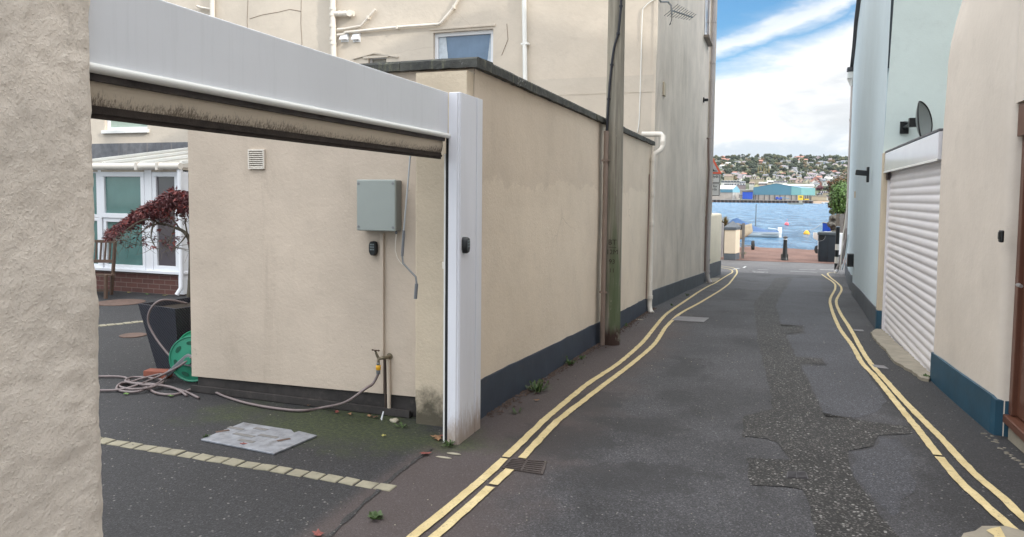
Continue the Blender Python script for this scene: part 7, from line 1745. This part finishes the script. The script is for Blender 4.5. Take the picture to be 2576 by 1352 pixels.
for row_y, n_ in ((392, 12), (398, 28), (405, 30), (412, 34), (419, 36), (426, 36), (433, 28), (441, 22), (448, 24), (454, 14)):
    for i in range(n_): 
        x = 1790+(2145-1790)*(i+rs.uniform(.1, .9))/n_; y = row_y+rs.uniform(-3, 3)
        TL.append((x, y, rs.uniform(7.5, 12.5) if row_y < 410 else rs.uniform(9, 15), rs.choice(('round', 'round', 'broad')), rs.choice(('dark', 'dark', 'mid', 'mid', 'mid', 'olive', 'autumn') if row_y > 400 else ('dark', 'mid', 'mid', 'olive'))))
TL.sort(key=lambda a: a[0]); cells = {}
for a in TL: cells.setdefault((rowname(a[1]), zone(a[0]), a[3], a[4]), []).append(a)
cn = {'dark': 'dark green', 'mid': 'mid green', 'olive': 'olive green', 'autumn': 'autumn brown', 'poplar': 'yellowish', 'purple': 'dark purple'}; kn = {'round': 'round crowned tree', 'broad': 'broad low tree', 'poplar': 'tall narrow poplar', 'conifer': 'pointed conifer'}
for key, es in cells.items():
    for i, (x, y, h_, kind, c_) in enumerate(es):
        p = HT(x, y); o = tree(p-V(0, 0, .8), kind, c_, max(5, h_*p.y*.955/F))
        zn = key[1]; lb = f"{cn[c_]} {kn[kind]}, {key[0]} {zn}"
        if len(es) > 1: lb = f"{cn[c_]} {kn[kind]}, {key[0]} {zn}, {ordn[min(i, 19)]} from left"
        tag(o, lb, 'tree', 'trees on the far hillside')
# ================================================================ SMALL NEAR THINGS
def weed(px_, n, h_, label, mat=None, wd=.006):
    c = G(*px_); mb = MB()
    for _ in range(n):
        an = R.uniform(0, 2*pi); b = c+V(cos(an), sin(an), 0)*R.uniform(0, h_*.7); el = R.uniform(.4, 1.4); L = h_*R.uniform(.5, 1.1); d_ = V(cos(an)*cos(el), sin(an)*cos(el), sin(el)); s_ = V(-sin(an), cos(an), 0)*wd
        mb.add([b-s_, b+s_, b+d_*L*.6+s_*.9, b+d_*L-V(0, 0, L*.15), b+d_*L*.6-s_*.9], [(0, 1, 2, 3, 4)])
        if R.random() < .35: q = b+d_*L*.8; mb.add([q+s_*2, q+d_*.014, q-s_*2, q-d_*.014], [(0, 1, 2, 3)])
    for q in mb.v: q.z = max(q.z, gz(q.x, q.y)+.006)
    return tag(mb.build('weed', mat or m_weed), label, 'weed', 'weeds at the edges of the lane')
for px_, n, h_, lb in (((1350, 985), 60, .10, 'leafy weed at the navy wall foot, nearest the gate post of the larger two'), ((1432, 918), 46, .09, 'leafy weed at the navy wall foot just left of the utility pole'), ((1508, 852), 16, .10, 'tiny weed tucked behind the utility pole foot'), ((1130, 1122), 26, .05, 'small weed against the foot of the white gate post'),
                       ((945, 1305), 40, .035, 'low grass tuft in the silt at the bottom of the picture'), ((520, 1103), 16, .035, 'small green sprig at the left corner of the steel manhole cover'), ((2330, 955), 60, .05, 'bright green grass tuft where the garage threshold meets the teal wall foot'), ((1730, 745), 22, .07, 'weed along the grey foot of the weathered side wall'), ((1690, 770), 14, .05, 'faint weed halfway along the grey wall foot'), ((1575, 822), 20, .05, 'small weed between the utility pole and the white rainwater pipe'),
                       ((1012, 1075), 12, .04, 'sprig of weed beside the pale pebble at the pilaster foot'), ((1869, 641), 60, .22, 'green tuft of grass at the foot of the cream gate pier'), ((1300, 1040), 12, .05, 'small weed by the wall foot near the gate post'), ((1462, 905), 10, .05, 'sparse weed at the edge of the silt left of the pole')):
    weed(px_, n, h_, lb)
def leaf(px_, s_, mt_, label):
    c = G(*px_); an = R.uniform(0, 6.28); u = V(cos(an), sin(an), 0); w_ = V(-sin(an), cos(an), 0); mb = MB(); pts = []
    for i in range(10):
        a = 2*pi*i/10; r_ = s_*(1 if i % 2 == 0 else .55); pts.append(c+u*cos(a)*r_+w_*sin(a)*r_*.7+V(0, 0, .008+R.uniform(0, .012)))
    mb.add([c+V(0, 0, .014)]+pts, [(0, 1+i, 1+(i+1) % 10) for i in range(10)]); return tag(mb.build('fallen_leaf', mt_), label, 'leaf', 'fallen leaves')
lv = [((1102, 1108), .045, 1, 'curled brown leaf nearest the foot of the gate post guide'), ((1112, 1100), .035, 0, 'red leaf tucked behind the gate post foot'), ((1070, 1146), .045, 0, 'red maple leaf on the tarmac seam below the gate post'), ((1095, 1103), .04, 1, 'brown leaf in the heap left of the gate post'), ((966, 1101), .022, 2, 'small yellow leaf alone in the mossy yard'), ((805, 1024), .03, 1, 'brown leaf leaning on the batten above the hose'), ((848, 1040), .028, 0, 'reddish leaf by the hose below the wall'), ((880, 1045), .025, 1, 'small brown leaf right of the hose sag'),
      ((612, 1122), .03, 0, 'red leaf lying on the front of the steel manhole cover'), ((430, 1000), .03, 3, 'pale leaf under the hose tangle'), ((398, 994), .028, 1, 'brown leaf among the hose loops'), ((318, 995), .03, 3, 'green leaf left of the hose tangle'), ((800, 1348), .04, 0, 'red leaf at the bottom edge on the lane seam'), ((325, 738), .05, 2, 'yellow leaf by the conservatory foot, left'), ((372, 742), .05, 3, 'green leaf by the conservatory foot, middle'), ((415, 745), .05, 2, 'yellow leaf by the conservatory foot, right'),
      ((860, 1030), .03, 2, 'yellowish leaf below the lead batten'), ((780, 1022), .03, 1, 'dry brown leaf left on the batten edge'), ((930, 1050), .03, 1, 'brown leaf below the garden tap'), ((945, 1053), .028, 0, 'red leaf beside the tap pipe foot'), ((1350, 1010), .03, 1, 'brown leaf among the weeds by the navy wall')]
for px_, s_, k_, lb in lv: leaf(px_, s_, m_leaf[k_], lb)
def pebble(px_, r_, mt_, label, nm='stone', sq_=(1.3, 1, .6)):
    c = G(*px_); mb = MB(); rock(mb, c+V(0, 0, r_*sq_[2]*.6), r_, sq_, R.random()*50); o = mb.build(nm, mt_, None, smooth=True); return tag(o, label, 'stone')
pebble((992, 1062), .028, m_stone, 'pale rounded pebble at the foot of the mossy pilaster')
pebble((1142, 1143), .020, m_stone, 'flat pale stone chip in the silt below the gate post', sq_=(2.6, .8, .25)); pebble((1118, 1152), .018, m_stone, 'thin curved stone sliver on the silt below the gate post', sq_=(3, .7, .2))
pebble((1608, 805), .03, m_stone, 'pale flat stone on the lane edge left of the rainwater pipe', sq_=(2.2, .8, .2))
# loose grit scattered on the lane: white chips and dark bits nobody could count
mb = MB(); mbd = MB()
for _ in range(900):
    x = R.uniform(-4.2, 2.2); y = R.uniform(2.4, 14); 
    if (x < -1.95 and y > 4.6) or x > 1.42: continue
    r_ = R.uniform(.0018, .0050)*(1+.5*(y > 6)); z = gz(x, y)+.008; m_ = mb if R.random() < .55 else mbd; a = R.uniform(0, 3)
    m_.add([(x+r_*cos(a+k*1.57), y+r_*sin(a+k*1.57)*R.uniform(.6, 1), z) for k in range(4)]+[(x, y, z+r_*.7)], [(0, 1, 4), (1, 2, 4), (2, 3, 4), (3, 0, 4)])
for q_, mt_, lb in ((mb, m_stone, 'scattered pale grit and chips on the tarmac'), (mbd, m_rubber, 'scattered dark crumbs of tarmac on the lane')): o = q_.build('grit', mt_); tag(o, lb, 'grit', None, 'stuff')
mb = MB()
for _ in range(1500):
    u = R.random(); y = 4.9+u*8; x = -1.94+abs(R.gauss(0, .045)); r_ = R.uniform(.004, .014)
    mb.add([(x+r_*cos(k*1.57+u*9), y+r_*sin(k*1.57+u*9), gz(x, y)+.005) for k in range(4)]+[(x, y, gz(x, y)+.005+r_*.8)], [(0, 1, 4), (1, 2, 4), (2, 3, 4), (3, 0, 4)])
o = mb.build('silt_debris', M('silt_crumbs', (.075, .05, .04), .9, .4, 20)); tag(o, 'crumbly dark red silt and debris along the navy wall foot', 'debris', None, 'stuff')
# white paper scrap at the tap foot, broken concrete in the corner
c = G(957, 1058); o = MB().add([c+V(0, 0, .01), c+V(.02, 0, .07), c+V(.028, .0, .065), c+V(.012, 0, .0)], [(0, 1, 2, 3)]).build('plastic_scrap', m_white); tag(o, 'thin white plastic scrap at the foot of the tap pipe', 'scrap')
poly = densify([P(*q) for q in ((2424, 1348), (2470, 1330), (2530, 1330), (2600, 1350), (2640, 1400), (2440, 1420))], .06, .02)
struct(flat(poly, m_conc, 'concrete_patch', .013)); poly = densify([P(*q) for q in ((2480, 1343), (2515, 1334), (2525, 1352), (2540, 1380), (2495, 1380), (2500, 1356))], .05, .015); struct(flat(poly, m_yline, 'road_marking', .017))
# rubble along the foot of the brown door step
mb = MB()
for i in range(26): p = G(2475+i*4.6+R.uniform(-4, 4), 1085+i*4.0+R.uniform(-3, 8)); rock(mb, p, R.uniform(.006, .015), (1.2, 1, .5), i)
o = mb.build('broken_mortar', M('dull_mortar', (.15, .135, .11), .9, .3, 20)); tag(o, 'crumbling mortar and stone bits along the foot of the brown doorstep', 'rubble', None, 'stuff')
# ---------------------------------------------------------------- air between here and the far hill
m, t = newmat('haze_air')
pv = t.n('ShaderNodeVolumePrincipled'); pv.inputs['Color'].default_value = (.80, .88, 1, 1); pv.inputs['Density'].default_value = .00005; pv.inputs['Anisotropy'].default_value = .2
t.put(t.n('ShaderNodeOutputMaterial').inputs['Volume'], pv.outputs[0])
o = MB().box(-1600, 1600, -120, 2700, -8, 130).build('haze', m); tag(o, 'thin pale sea haze between the lane and the far hill', 'haze', None, 'stuff')
